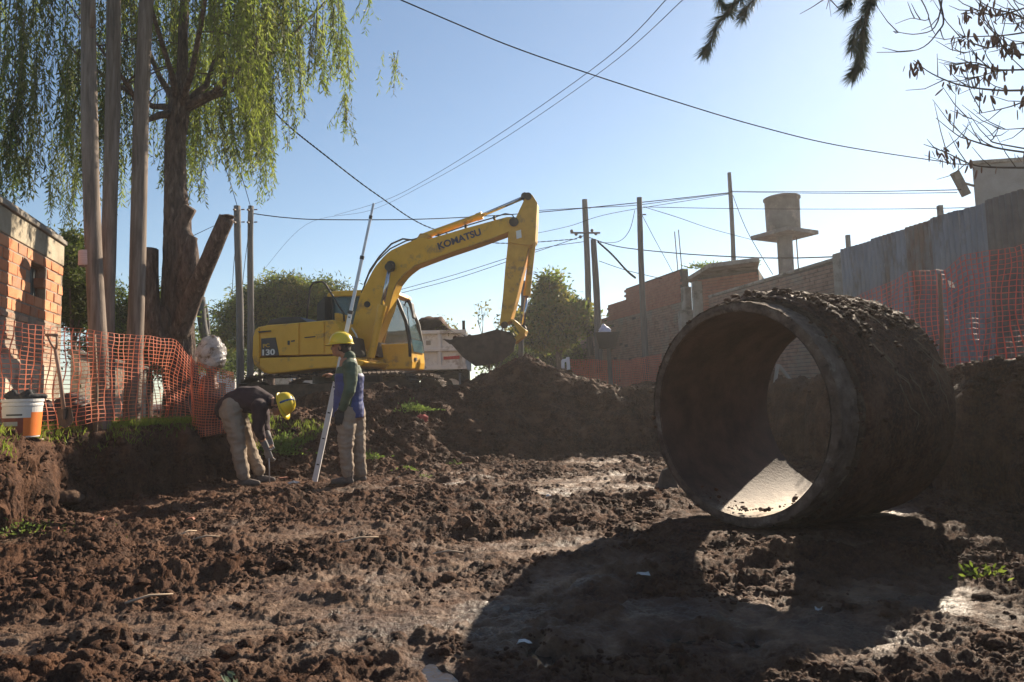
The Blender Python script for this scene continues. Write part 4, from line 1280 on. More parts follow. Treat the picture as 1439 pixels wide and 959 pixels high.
for lab, bx, ty_, y, h in (('bare young tree with a few leaves behind the bucket', 690, 350, 19.5, 1.25), ('thin leafy sapling between truck and bare young tree', 652, 420, 20.5, .95), ('slender shrub rising over the truck load', 625, 445, 22.5, .9)):
    b = W(bx, 540, y); b.z = .75; t = thing('sapling', lab, 'tree', tuple(b), 'saplings behind the bucket'); tips = []
    twiggy(t, b, h, .035, 5, M_twig, tips, ang=.42)
    tips = [p for p in tips if p.z > 1.8]
    Q = np.array([tuple(p) for p in random.choices(tips, k=110)]) + rng.normal(size=(110, 3)) * .05
    Q = np.concatenate([Q, Q + rng.normal(size=Q.shape) * .07])
    leaves('leaf_cluster', Q, rng.normal(size=Q.shape), .12, .06, M_leafy, t)


# ---- grass, weeds
def blades(name, P, h, w_, m, lean=.35, kind='stuff'):
    n = len(P); d = rng.normal(size=(n, 3)) * lean; d[:, 2] = 1; d /= np.linalg.norm(d, axis=1, keepdims=True)
    s = rng.normal(size=(n, 3)); s[:, 2] = 0; s /= np.linalg.norm(s, axis=1, keepdims=True)
    h = np.broadcast_to(h, n)[:, None]; w_ = np.broadcast_to(w_, n)[:, None]
    a = P - s * w_ / 2; b = P + s * w_ / 2; mid = P + d * h * .6; c = mid + s * w_ * .35; e_ = mid - s * w_ * .35
    tip = P + d * h + np.stack([d[:, 0], d[:, 1], -.3 * np.ones(n)], -1) * h * .35
    V = np.stack([a, b, c, e_, tip, tip], 1).reshape(-1, 3); i = np.arange(n)[:, None] * 6
    Fq = np.concatenate([i + [0, 1, 2, 3], i + [3, 2, 4, 5]])
    return npobj(name, V, Fq, m, None, False, kind)


M_grass = leafmat('grass_blade', (.13, .20, .025), (.30, .36, .06), .6)
M_weed = leafmat('weed_leaf', (.10, .17, .03), (.22, .28, .06), .55)
n = 26000
x = rng.uniform(-6.2, -2.9, n); y = rng.uniform(5.6, 10.5, n)
h_, sd_ = base_h(x, y)
k = (sd_ > .22 + .3 * (x > -3.9)) & (sd_ < 2.0) & (fbm(x * 1.3, y * 1.3, 2, 401) > -.22 + .5 * (x < -4.9) * (y < 7))
x, y = x[k], y[k]; gh = ground_h(x, y)[0]
blades('grass', np.stack([x, y, gh - .01], -1), rng.uniform(.04, .15, len(x)), .009, M_grass)
n = 700
x = rng.normal(-5.2, .6, n); y = rng.normal(5.45, .25, n); gh = ground_h(x, y)[0]
blades('grass', np.stack([x, y, gh - .01], -1), rng.uniform(.03, .08, n), .005, M_grass)


def weed(px, py, y, r, n, lab, m=M_weed, hgt=.6, ll=.05):
    p = W(px, py, y); z = HZ(p.x, y)
    t = thing('weed', lab, 'plant', (p.x, y, z), 'green weeds on the mud')
    q = rng.normal(size=(n, 3)) * np.array([r, r * .7, r * hgt * .6]); q[:, 2] = np.abs(q[:, 2]) * (1.2 - np.clip(np.hypot(q[:, 0], q[:, 1]) / r / 2, 0, 1))
    P = np.array([p.x, y, z]) + q
    d = q + rng.normal(size=q.shape) * r * .8; d[:, 2] += r * .4
    o_ = leaves('leaves', P, d, ll, ll * .42, m, t)
    mb = MB()
    for _ in range(9): e_ = random.choice(P); mb.tube([(p.x, y, z - .02), (e_[0], e_[1], e_[2])], [.004, .002], 4, caps=False)
    obj('stems', mb, m, t)


weed(578, 556, 11.4, .17, 900, 'bright leafy weed clump high on the mound under the excavator cab')
weed(391, 612, 9.5, .16, 900, 'tall lime green weed clump behind the bending man', hgt=1.3)
weed(400, 590, 9.9, .12, 300, 'small weed sprig beside the bending man\'s helmet', hgt=.9)
weed(518, 622, 9.7, .09, 160, 'small faded weed right of the standing man')
weed(636, 628, 10.1, .05, 40, 'tiny bright weed at the foot of the dark heap')
weed(570, 640, 9.4, .06, 60, 'tiny weed low on the mound face')
weed(600, 667, 8.8, .06, 40, 'sparse weed on the trench floor right of the standing man', ll=.03)
weed(1380, 800, 3.75, .07, 60, 'flattened olive weed in the right foreground mud', M_grass, ll=.04)
weed(332, 940, 2.55, .035, 22, 'small grey-green sprout at the bottom edge of the mud', leafmat('grey_leaf', (.10, .14, .09), (.16, .2, .13)), ll=.035)
weed(30, 650, 5.5, .15, 200, 'patch of short green weeds on the left bank face', ll=.03)
weed(112, 545, 7.75, .16, 260, 'dark weed growing behind the bucket at the net', M_leafm, hgt=1.6, ll=.07)


for k, (px, py) in enumerate(((992, 388), (1010, 383), (1045, 377))):
    p = W(px, py, 18.3); n = 140; q = rng.normal(size=(n, 3)) * np.array([.22, .15, .05]); q[:, 2] = np.abs(q[:, 2])
    z = 4.32
    t = thing('roof_weed', ('left tuft of green weeds on the outbuilding slab edge', 'middle low tuft of weeds on the outbuilding slab', 'right thin row of weeds on the outbuilding slab')[k], 'plant', (p.x, 18.6, z), 'weeds growing on the slab roof')
    leaves('leaves', np.array([p.x, 18.6, z]) + q, q + rng.normal(size=q.shape) * .1 + np.array([0, 0, .12]), .11, .045, M_weed, t)
    obj('stems', MB().tube([(p.x, 18.6, z - .03), (p.x + .05, 18.6, z + .1)], .008, 5), M_weed, t)
# ---- branches reaching into the top right
def limb_px(parent, pts, r0, r1, name='branch', m=M_twig, n=6):
    q = [W(*p) for p in pts]; k = len(q)
    return obj(name, MB().tube(q, [r0 + (r1 - r0) * i / (k - 1) for i in range(k)], n), m, parent, smooth=True)


M_needle = leafmat('pine_needle', (.035, .05, .025), (.07, .085, .04), .25)
pine = thing('pine_tree', 'pine tree whose needle tufts hang into the top edge of the sky', 'tree', (-1.8, 2.2, .0))
pb = Vector((3.0, -1.5, 0)); pine.location = pb
bark_tube([pb - Vector((0, 0, .3)), pb + Vector((-.05, .1, 3)), pb + Vector((0, .2, 6)), pb + Vector((.05, .2, 8.5))], [.22, .18, .13, .05], 16, .15, 9, parent=pine)
tufts = []
for pts in ([(1060, -260, 3.6), (1060, -120, 5.2), (1045, -20, 5.6), (1010, 40, 5.6)], [(1240, -260, 3.6), (1240, -100, 5.0), (1228, -20, 5.3), (1212, 60, 5.3)]):
    q = [W(*p) for p in pts]
    obj('branch', MB().tube([pb + Vector((0, .2, 5.6)), q[0]] + q[1:], [.06, .04, .025, .012, .004], 7), M_bark, pine, smooth=True)
Pn = []; Dn = []


def tuft(path, y, r, k):
    """needles along a hanging twig given in pixels"""
    q = [W(a, b, y) for a, b in path]
    obj('twig', MB().tube(q, [.008] * (len(q) - 1) + [.003], 5), M_twig, pine)
    for i in range(len(q) - 1):
        for _ in range(k):
            t = random.random(); p = q[i].lerp(q[i + 1], t); d = (q[i + 1] - q[i]).normalized()
            v = Vector((random.gauss(0, 1), random.gauss(0, 1), random.gauss(0, 1))); v = (v - d * v.dot(d)).normalized()
            Pn.append(tuple(p)); Dn.append(tuple(d * random.uniform(.7, 1.3) + v * random.uniform(.3, .9)))


tuft([(1050, -30), (1040, 0), (1010, 30), (998, 60), (992, 72)], 5.6, .1, 221)
tuft([(1075, -20), (1052, 8), (1045, 22)], 5.6, .1, 201)
tuft([(1010, -20), (1012, 5), (1025, 14)], 5.7, .1, 161)
tuft([(1225, -20), (1215, 30), (1212, 60), (1208, 90), (1200, 104)], 5.3, .1, 301)
tuft([(1205, -20), (1195, -2), (1190, 8)], 5.3, .1, 161)
tuft([(1250, -30), (1232, -6), (1222, 10)], 5.3, .1, 161)
tuft([(1212, 22), (1200, 50), (1198, 66)], 5.3, .1, 181)
Pn = np.array(Pn); Dn = np.array(Dn)
leaves('needles', Pn, Dn, rng.uniform(.09, .15, len(Pn)), .0045, M_needle, pine, bend=.1)

M_pod = mat('dry_brown_pod', (.10, .05, .035), (.20, .11, .075), scale=9, rough=.8, trans=.25)
podt = thing('bare_tree', 'leafless tree with dangling brown seed pods at the top right corner', 'tree', (6.6, 5.2, .9))
tb = Vector((6.6, 5.2, .9))
bark_tube([tb - Vector((0, 0, .5)), tb + Vector((0, 0, 2)), tb + Vector((-.1, .1, 4)), tb + Vector((-.3, .1, 6))], [.13, .11, .08, .05], 14, .12, 10, parent=podt)
PP = []; tipsb = []
rb = random.Random(5)


def spray(pts, y, r, side=5, pods=3):
    q0 = [W(a, b, y) for a, b in pts]; q = []
    for i in range(len(q0) - 1):
        p0 = q0[max(i - 1, 0)]; p1 = q0[i]; p2 = q0[i + 1]; p3 = q0[min(i + 2, len(q0) - 1)]
        for k in range(5):
            t = k / 5; q.append(.5 * ((2 * p1) + (p2 - p0) * t + (2 * p0 - 5 * p1 + 4 * p2 - p3) * t * t + (3 * p1 - p0 - 3 * p2 + p3) * t ** 3))
    q.append(q0[-1])
    root = tb + Vector((-.1, .1, min(max(q[0].z - .9 - .4, 1.5), 5.6)))
    obj('branch', MB().tube([root, root.lerp(q[0], .35) + Vector((0, rb.uniform(-.2, .2), rb.uniform(-.05, .3))), root.lerp(q[0], .7) + Vector((0, rb.uniform(-.2, .2), rb.uniform(-.1, .2)))] + q, [r * 2, r * 1.6, r * 1.3] + [r * (1 - .75 * i / (len(q) - 1)) for i in range(len(q))], 6), M_twig, podt, smooth=True)
    L_ = len(q) - 1
    for _ in range(side):
        i = rb.randrange(L_); p = q[i].lerp(q[i + 1], rb.random()); d = (q[i + 1] - q[i]).normalized()
        v = (d * rb.uniform(.4, 1) + Vector((rb.gauss(0, .4), rb.gauss(0, .3), rb.gauss(0, .45)))).normalized() * rb.uniform(.12, .4)
        e_ = p + v * .5 + Vector((0, 0, .08 * v.length)); f_ = p + v + Vector((0, 0, .35 * v.length))
        obj('twig', MB().tube([p, e_, f_], [.005, .004, .002], 5), M_twig, podt); tipsb.append(f_)
    for _ in range(pods):
        i = rb.randrange(L_); p = q[i].lerp(q[i + 1], rb.random()); PP.append(p)


Y_ = 6.2
spray([(1445, 215), (1400, 208), (1360, 196), (1345, 190), (1315, 166)], Y_, .010, 8, 2)
spray([(1445, 210), (1395, 200), (1396, 192), (1375, 172), (1335, 155)], Y_, .008, 5, 1)
spray([(1445, 236), (1390, 235), (1362, 230), (1330, 215), (1298, 203)], Y_, .011, 8, 6)
spray([(1445, 127), (1400, 127), (1350, 120), (1310, 104), (1284, 85)], Y_, .012, 8, 8)
spray([(1445, 98), (1400, 98), (1370, 88), (1340, 92)], Y_, .010, 9, 7)
spray([(1445, 140), (1420, 150), (1385, 158), (1372, 160)], Y_, .008, 5, 2)
spray([(1445, 45), (1410, 50), (1360, 52), (1345, 53)], Y_, .009, 8, 5)
spray([(1445, 30), (1425, 20), (1390, 10), (1370, -4)], Y_, .010, 8, 5)
spray([(1445, 10), (1400, 22), (1370, 14), (1350, 20)], Y_, .009, 8, 4)
spray([(1400, 100), (1370, 110), (1330, 124)], Y_, .007, 6, 2)
spray([(1445, 60), (1400, 66), (1375, 70), (1345, 78)], Y_, .007, 9, 5)
spray([(1445, 78), (1420, 75), (1405, 60), (1388, 30), (1380, 5)], Y_, .008, 9, 6)
spray([(1445, 180), (1410, 182), (1395, 178)], Y_, .006, 4, 3)
spray([(1300, -60), (1325, 20), (1318, 45), (1290, 70), (1232, 74)], 5.6, .010, 8, 0)
spray([(1330, -60), (1318, 30), (1290, 48), (1255, 44)], 5.7, .008, 7, 0)
spray([(1260, -60), (1305, 22), (1280, 26), (1258, 34)], 5.7, .006, 5, 0)
spray([(1190, -60), (1165, -10), (1148, 6), (1124, 20)], 5.6, .008, 4, 0)
spray([(1190, -60), (1170, -10), (1166, 6), (1168, 24)], 5.6, .005, 2, 0)
pi_ = 0
Vp = []; Dp = []
for p in PP:
    k = rb.randint(3, 8)
    for _ in range(k):
        c = p + Vector((rb.gauss(0, .045), rb.gauss(0, .04), rb.gauss(-.01, .02)))
        Vp.append(tuple(c)); Dp.append((rb.gauss(0, .3), rb.gauss(0, .3), -1))
# pods as thin flat capsules, one object each up to the limit
M_p = [MB().ball((0, 0, -.055), (rr_, .004, .055), 8, 6) for rr_ in (.010, .013)]
pod_me = []
for mbp in M_p:
    me = bpy.data.meshes.new('seed_pod'); me.from_pydata(mbp.v, [], mbp.f); me.materials.append(M_pod); me.shade_smooth(); pod_me.append(me)
for v, d in zip(Vp[:290], Dp):
    o_ = bpy.data.objects.new('seed_pod', rb.choice(pod_me)); C.objects.link(o_); o_.parent = podt
    o_.location = Vector(v) - podt.location; o_.rotation_euler = (d[0], d[1], rb.uniform(0, 6)); s = rb.uniform(.45, 1.0); o_.scale = (s * 1.3, s, s)
# ------------------------------------------------------------------ orange safety nets: one extruded sheet of strands each
def netmat(name, c1, c2):
    return mat(name, c1, c2, scale=2, rough=.55, trans=.35)


M_net = netmat('orange_net', (.66, .17, .085), (.82, .30, .16))
M_net2 = netmat('red_net', (.50, .11, .075), (.62, .16, .11))


def net(label, path, ztop, zbot, parentless=True, cw=.075, ch=.042, vw=.010, hw=.006, m=None, sway=.03, seed=0, gath=None, name='safety_net', lean=0, group=None):
    """path: (x, y) points; ztop/zbot: functions of the share along the path. Every strand shares its crossings, so the net is one sheet"""
    P = [Vector((*p, 0)) for p in path]; seg = [0]
    for a, b in zip(P, P[1:]): seg.append(seg[-1] + (b - a).length)
    L_ = seg[-1]
    nc = int(L_ / cw); nr = int(1.0 / ch)
    # columns of vertices: edges of every vertical strand; rows: edges of every horizontal strand
    S = np.array([v for i in range(nc + 1) for v in (i * cw - vw / 2, i * cw + vw / 2)]) / (nc * cw)
    T = np.array([v for j in range(nr + 1) for v in (j * ch - hw / 2, j * ch + hw / 2)]) / (nr * ch)
    S = np.clip(S, 0, 1); T = np.clip(T, 0, 1)
    SS, TT = np.meshgrid(S, T, indexing='ij')
    s_ = SS * L_
    xs = np.interp(s_, seg, [p.x for p in P]); ys = np.interp(s_, seg, [p.y for p in P])
    dx = np.gradient(np.interp(S * L_, seg, [p.x for p in P])); dy = np.gradient(np.interp(S * L_, seg, [p.y for p in P])); q = np.hypot(dx, dy) + 1e-9
    nx = (dy / q)[:, None]; ny = (-dx / q)[:, None]
    w_ = sway * (fbm(s_ * 1.3, TT * .8, 2, 600 + seed) + .6 * fbm(s_ * 4, TT * 1.6, 2, 610 + seed) * (1 - TT) + .25 * np.sin(s_ * 9 + seed) * (1 - TT))
    xs = xs + nx * w_ * 2; ys = ys + ny * w_ * 2
    xs = xs + (dx / q)[:, None] * .06 * fbm(s_ * 2.2, TT * 2, 3, 620 + seed)
    ys = ys + (dy / q)[:, None] * .06 * fbm(s_ * 2.2, TT * 2, 3, 620 + seed)
    zt = np.vectorize(ztop)(SS); zb = np.vectorize(zbot)(SS)
    zs = zb + (zt - zb) * TT + .035 * fbm(s_ * 1.7, TT * 3, 3, 630 + seed)
    V = np.stack([xs, ys, zs], -1); a, b = SS.shape
    idx = np.arange(a * b).reshape(a, b); fs = []
    # vertical strands
    i = np.arange(0, a - 1, 2)
    v = idx[i][:, :-1], idx[i + 1][:, :-1], idx[i + 1][:, 1:], idx[i][:, 1:]
    fs.append(np.stack(v, -1).reshape(-1, 4))
    # horizontal strands between them
    i = np.arange(1, a - 2, 2)[:, None]; j = np.arange(0, b - 1, 2)[None]
    fs.append(np.stack([idx[i, j], idx[i + 1, j], idx[i + 1, j + 1], idx[i, j + 1]], -1).reshape(-1, 4))
    o = npobj(name, V.reshape(-1, 3), np.concatenate(fs), m or M_net)
    mod = o.modifiers.new('thickness', 'SOLIDIFY'); mod.thickness = .0025
    return tag(o, label, 'safety net', group)


def pl(tab):
    xs_ = [a for a, b in tab]; zs_ = [b for a, b in tab]
    return lambda s: float(np.interp(s, xs_, zs_))


# left net: path from beyond the left edge to the willow
LN = [W(-40, 600, 6.3), W(30, 600, 6.6), W(75, 600, 6.95), W(124, 600, 7.2), W(180, 590, 7.7), W(240, 585, 8.5), W(268, 585, 8.9)]
tops = [W(-40, 448, 6.3), W(30, 455, 6.6), W(75, 460, 6.95), W(124, 464, 7.2), W(180, 470, 7.7), W(240, 477, 8.5), W(268, 503, 8.9)]
bots = [W(-40, 604, 6.3), W(30, 604, 6.6), W(75, 600, 6.95), W(124, 592, 7.2), W(180, 588, 7.7), W(240, 583, 8.5), W(268, 585, 8.9)]
acc = [0]
for a, b in zip(LN, LN[1:]): acc.append(acc[-1] + math.hypot(b.x - a.x, b.y - a.y))
fr = [q / acc[-1] for q in acc]
net('orange plastic safety net strung in front of the brick house and three poles', [(p.x, p.y) for p in LN], pl([(f, p.z) for f, p in zip(fr, tops)]), pl([(f, p.z - .02) for f, p in zip(fr, bots)]), seed=1, sway=.06)
# folded end of the net hung round the bundle
RN = [(-4.12, 8.75), (-3.98, 8.46), (-3.80, 8.42), (-3.66, 8.55), (-3.62, 8.8)]
net('loose orange net draped down around the wrapped bundle', RN, pl([(0, 1.62), (.35, 1.50), (.7, 1.42), (1, 1.38)]), pl([(0, .62), (.5, .58), (1, .62)]), cw=.035, ch=.035, vw=.006, hw=.009, seed=2, sway=.05)
# right net
r0, r1, r2 = W(1190, 425, 8.9), W(1330, 380, 7.0), W(1470, 335, 5.55)
net('long orange-red safety net on the right bank in front of the metal sheets', [(r0.x - .05, 9.0), (r1.x, 7.0), (r2.x, 5.5), (r2.x + .1, 4.6)], pl([(0, r0.z), (.3, r1.z + .08), (.45, r1.z + .02), (.52, r1.z + .1), (.78, r2.z - .02), (1, r2.z)]), pl([(0, 1.12), (1, 1.08)]), m=M_net2, seed=3, sway=.05, cw=.085, ch=.045)
# far net along the foot of the tall wall
f0, f1 = W(800, 505, 18.2), W(930, 500, 15.5)
net('faded orange net at the foot of the stepped wall behind the heap', [(f0.x, 18.2), (f0.x + 1.2, 17.4), (f1.x, 15.5)], pl([(0, f0.z), (.5, f0.z - .12), (1, f1.z + .05)]), pl([(0, .95), (1, .95)]), m=M_net2, seed=4, sway=.05, cw=.06, ch=.05, vw=.014, hw=.012)

# stakes holding the nets
M_stake = mat('net_stake', (.14, .09, .06), (.22, .15, .10), rough=.9)
st = []
for px, py0, py1, y, lab in ((134, 615, 470, 7.35, 'thin timber stake behind the left net by the first pole'), (1322, 525, 385, 7.05, 'weathered stake where the right net is knotted'), (700 + 0, 0, 0, 0, '')):
    if not y: continue
    a = W(px, py0, y); b = W(px - 2, py1, y)
    tag(obj('net_stake', MB().tube([a, a.lerp(b, .5) + Vector((.02, 0, 0)), b], [.022, .02, .018], 7, jit=.1), M_stake, smooth=True), lab, 'stake')
kn = W(1332, 394, 6.95)
M_rag = mat('white_rag', (.65, .62, .58), (.75, .72, .68), rough=.8, trans=.3)
q = MB(); q.prism([kn, kn + Vector((.05, 0, -.02)), kn + Vector((.075, .01, -.08)), kn + Vector((.03, .02, -.07))], (0, .006, 0)); tag(obj('plastic_tie', q, M_rag), 'small white plastic tie knotted on the right net', 'tie')
# ------------------------------------------------------------------ excavator
EX0 = Vector((-3.62, 15.0, 0)); PHI = R(10)
eh = Vector((math.cos(PHI), -math.sin(PHI), 0)); en = Vector((-math.sin(PHI), -math.cos(PHI), 0))   # forward, towards the camera side
EZ = Vector((0, 0, 1))


def XP(px, py, off=0.0):
    """point of the machine's vertical plane (at lateral offset off) seen at a photo pixel"""
    d = _f + _r * ((px - PCX) / FPX) - _u * ((py - PCY) / FPX)
    p0 = EX0 + en * off
    return EYE + d * ((p0 - EYE).dot(en) / d.dot(en))


def E(s, o, z): return EX0 + eh * s + en * o + Vector((0, 0, z))


def S_of(px, py, off=0.0):
    p = XP(px, py, off) - EX0
    return p.dot(eh), p.z


def eprism(pix, off, thick):
    """side outline in photo pixels on the plane at off, going thick metres away from the camera"""
    return [XP(a, b, off) for a, b in pix], en * -thick


M_yel = mat('excavator_yellow', (.72, .38, .022), (.80, .45, .035), scale=3, rough=.42, c3=(.36, .20, .06), s3=2.6, t3=.60, bump=.0015, bscale=30, spec=.4)
M_yeld = mat('dusty_yellow', (.58, .30, .03), (.70, .38, .045), scale=5, rough=.6, c3=(.26, .15, .06), s3=3, t3=.57, bump=.002, bscale=40)
M_blk = mat('machine_black', (.018, .017, .016), (.035, .033, .03), scale=6, rough=.6)
M_mudsteel = mat('muddy_steel', (.055, .036, .026), (.12, .08, .055), scale=6, rough=.85, bump=.012, bscale=20)
M_chrome = mat('piston_rod', (.55, .56, .58), rough=.22, metal=.9)
M_badge = mat('badge_grey', (.055, .05, .05), rough=.5)
M_ink = mat('blue_lettering', (.012, .014, .06), rough=.5)
M_wh = mat('white_lettering', (.75, .75, .72), rough=.5)
M_yl = mat('yellow_lettering', (.65, .40, .04), rough=.5)


def glassmat(name, tint, alpha=.55):
    m = bpy.data.materials.new(name); m.use_nodes = True
    n = m.node_tree.nodes; L = m.node_tree.links; b = n['Principled BSDF']
    b.inputs['Base Color'].default_value = (*tint, 1); b.inputs['Roughness'].default_value = .06; b.inputs['Alpha'].default_value = alpha
    return m


M_glass = glassmat('cab_glass', (.06, .13, .16), .72)
M_glass2 = glassmat('clear_cab_glass', (.10, .16, .17), .35)
exc = thing('excavator', 'yellow crawler excavator with raised boom and lowered bucket on the mound', 'excavator', tuple(EX0 + Vector((0, 0, .75))))


def P_(name, mb, m, par=None, **k): return obj(name, mb, m, par or exc, **k)


# upper body: side doors, lower skirt, counterweight
def px_prism(name, pix, off, thick, m, par=None, bevel=.02, **k):
    a, b = eprism(pix, off, thick)
    return P_(name, MB().prism(a, b), m, par, bevel=bevel, **k)


px_prism('counterweight', [(356, 512), (354, 500), (355, 474), (358, 463), (364, 459), (364.5, 512), (376, 525), (370, 524)], 1.16, 2.3, M_yel, bevel=.05)
px_prism('engine_housing', [(364.5, 501), (364.5, 459.5), (376, 457), (469, 449.5), (478, 461), (479, 498)], 1.12, 2.2, M_yel, bevel=.02)
d1 = px_prism('side_door', [(366, 500), (366, 460.5), (377, 458.5), (419.5, 454), (419.5, 499)], 1.145, .024, M_yel, bevel=.008)
d2 = px_prism('side_door', [(422, 499), (422, 454), (455, 451.8), (455, 498)], 1.145, .024, M_yel, bevel=.008)
d3 = px_prism('side_door', [(457, 498), (457, 452), (469, 451.5), (477, 462), (477, 497.5)], 1.145, .024, M_yel, bevel=.008)
px_prism('skirt', [(364, 503), (482, 500), (513, 508), (508, 515), (440, 519), (400, 524), (376, 526), (364, 517)], 1.19, 2.35, M_yel, bevel=.035)
px_prism('vent_slot', [(362, 466), (380, 464.5), (381, 466), (364, 468)], 1.20, .02, M_blk, bevel=0)
px_prism('hinge', [(404, 479), (407, 479), (407, 485), (404, 485)], 1.155, .02, M_blk, d1, bevel=0)
px_prism('latch', [(409, 479), (414, 478), (414, 480), (409, 481)], 1.155, .02, M_blk, d1, bevel=0)
px_prism('latch', [(428, 474), (443, 472.5), (443, 474), (428, 475.5)], 1.155, .02, M_blk, d2, bevel=0)
bd = px_prism('badge', [(367, 505 - 4.5), (367, 476), (387, 474.5), (392, 500)], 1.158, .012, M_badge, bevel=0)
px_prism('hood_top', [(374, 457), (379, 450), (396, 446), (420, 445.5), (432, 452.5)], .75, 1.5, M_blk, bevel=.02)
px_prism('rear_panel', [(470, 452), (480, 462), (480, 449), (476, 440), (470, 440)], .8, .5, M_yeld, bevel=.01)


def text_obj(name, body, p0, p1, height, off, m, par, bold=.008, slant=0.0):
    cu = bpy.data.curves.new(name, 'FONT'); cu.body = body; cu.size = 1; cu.offset = bold; cu.extrude = .004; cu.shear = slant
    to = bpy.data.objects.new(name, cu); C.objects.link(to)
    dg = bpy.context.evaluated_depsgraph_get(); me = bpy.data.meshes.new_from_object(to.evaluated_get(dg)); C.objects.unlink(to); bpy.data.objects.remove(to)
    v = np.array([tuple(q.co) for q in me.vertices]); w_ = v[:, 0].max() - v[:, 0].min(); hh = v[:, 1].max() - v[:, 1].min()
    X = (p1 - p0); L_ = X.length; X = X.normalized(); N = en; Y = N.cross(X); Y = Y if Y.z > 0 else -Y
    b = wloc(par)
    for q in me.vertices:
        x = (q.co.x - v[:, 0].min()) / w_ * L_; y = (q.co.y - v[:, 1].min()) / hh * height
        q.co = p0 + X * x + Y * y + N * (q.co.z + off) - b
    me.materials.clear(); me.materials.append(m)
    o = bpy.data.objects.new(name, me); link(o, par); return o


text_obj('lettering', '130', XP(369, 500, 1.16), XP(386.5, 499, 1.16), .125, .004, M_wh, bd, .03)
text_obj('lettering', 'PC', XP(370, 489, 1.16), XP(379, 488, 1.16), .075, .004, M_yl, bd, .02)

# handrail on the housing
P_('handrail', MB().tube([XP(431, 448, 1.05), XP(433, 428, 1.05), XP(436, 404, 1.05), XP(440, 397.5, 1.05), XP(452, 396, 1.05), XP(457, 399, 1.05), XP(470, 420, 1.05), XP(483, 441, 1.05), XP(484, 452, 1.05)], .021, 8), M_blk, smooth=True)
P_('exhaust', MB().tube([E(-.75, .2, 2.3), E(-.75, .2, 2.66), E(-.82, .2, 2.72)], .045, 10), M_blk, smooth=True)
P_('grab_bar', MB().tube([XP(494, 461, .6), XP(500, 470, .6), XP(504, 482, .6), XP(503, 492, .6)], .018, 6), M_wh, smooth=True)
# deck by the boom foot, tanks
px_prism('deck', [(478, 500), (515, 505), (513, 510), (478, 507)], 1.0, .75, M_yeld, bevel=.01)
px_prism('fuel_tank', [(480, 500), (481, 470), (496, 474), (500, 500)], .95, .6, M_blk, bevel=.03)
px_prism('valve_block', [(500, 500), (500, 480), (512, 476), (528, 480), (532, 502)], .15, .6, M_mudsteel, bevel=.02)
P_('turntable', MB().lathe(E(0, 0, 0), [(0, 1.35), (.75, 1.35), (.75, 1.62), (0, 1.62)], 28), M_blk)

# cab on the far side
ca, cbk = -.16, -1.12         # lateral: near and far side of the cab
s0, _ = S_of(463, 450, ca); s1, _ = S_of(579, 515, ca); s1u, _ = S_of(556, 420, ca)
zf = S_of(570, 519, ca)[1]; zm = S_of(560, 480, ca)[1]; zr = S_of(490, 409, ca)[1]
cabm = MB()
cabm.prism([E(s0, ca, zf), E(s1 - .02, ca, zf), E(s1, ca, zf + .15), E(s1 - .03, ca, zm - .05), E(s0, ca, zm - .05)], en * (cbk - ca))
cab = P_('cab', cabm, M_yel, bevel=.03)
P_('cab_roof', MB().prism([E(s0 - .04, ca + .03, zr - .11), E(s1u + .05, ca + .03, zr - .15), E(s1u + .02, ca + .03, zr - .06), E(s1u - .2, ca + .03, zr), E(s0 + .1, ca + .03, zr + .01), E(s0 - .04, ca + .03, zr - .04)], en * (cbk - ca - .06)), M_yel, cab, bevel=.02)
for oo in (ca, cbk + .06):
    o3 = oo - .03
    P_('pillar', MB().bar(E(s0 + .04, o3, zm - .06), E(s0 + .04, o3, zr - .1), .06, .08, up=en), M_blk, cab)
    P_('pillar', MB().bar(E(s0 + .82, o3, zm - .06), E(s0 + .86, o3, zr - .1), .06, .06, up=en), M_blk, cab)
    P_('pillar', MB().tube([E(s1 - .05, o3, zm - .35), E(s1 - .06, o3, zm), E(s1 - .14, o3, zm + .45), E(s1u - .0, o3, zr - .2), E(s1u - .12, o3, zr - .09)], .04, 8), M_blk, cab, smooth=True)
    P_('side_glass', MB().prism([E(s0 + .08, o3, zm - .05), E(s0 + .79, o3, zm - .05), E(s0 + .83, o3, zr - .12), E(s0 + .08, o3, zr - .12)], en * -.012), M_glass, cab)
    P_('side_glass', MB().prism([E(s0 + .88, o3, zm - .05), E(s1 - .09, o3, zm - .02), E(s1 - .17, o3, zm + .45), E(s1u - .05, o3, zr - .22), E(s1u - .12, o3, zr - .13), E(s0 + .89, o3, zr - .12)], en * -.012), M_glass2, cab)
P_('window_sill', MB().bar(E(s0 + .08, ca + .01, zm + .36), E(s0 + .8, ca + .01, zm + .36), .03, .03), M_blk, cab)
P_('rear_grille', MB().prism([E(s0 - .2, .1, zm - .1), E(s0 + .02, .1, zm - .1), E(s0 + .02, .1, zr - .12), E(s0 - .18, .1, zr - .3)], en * -1.1), M_blk, cab, bevel=.02)
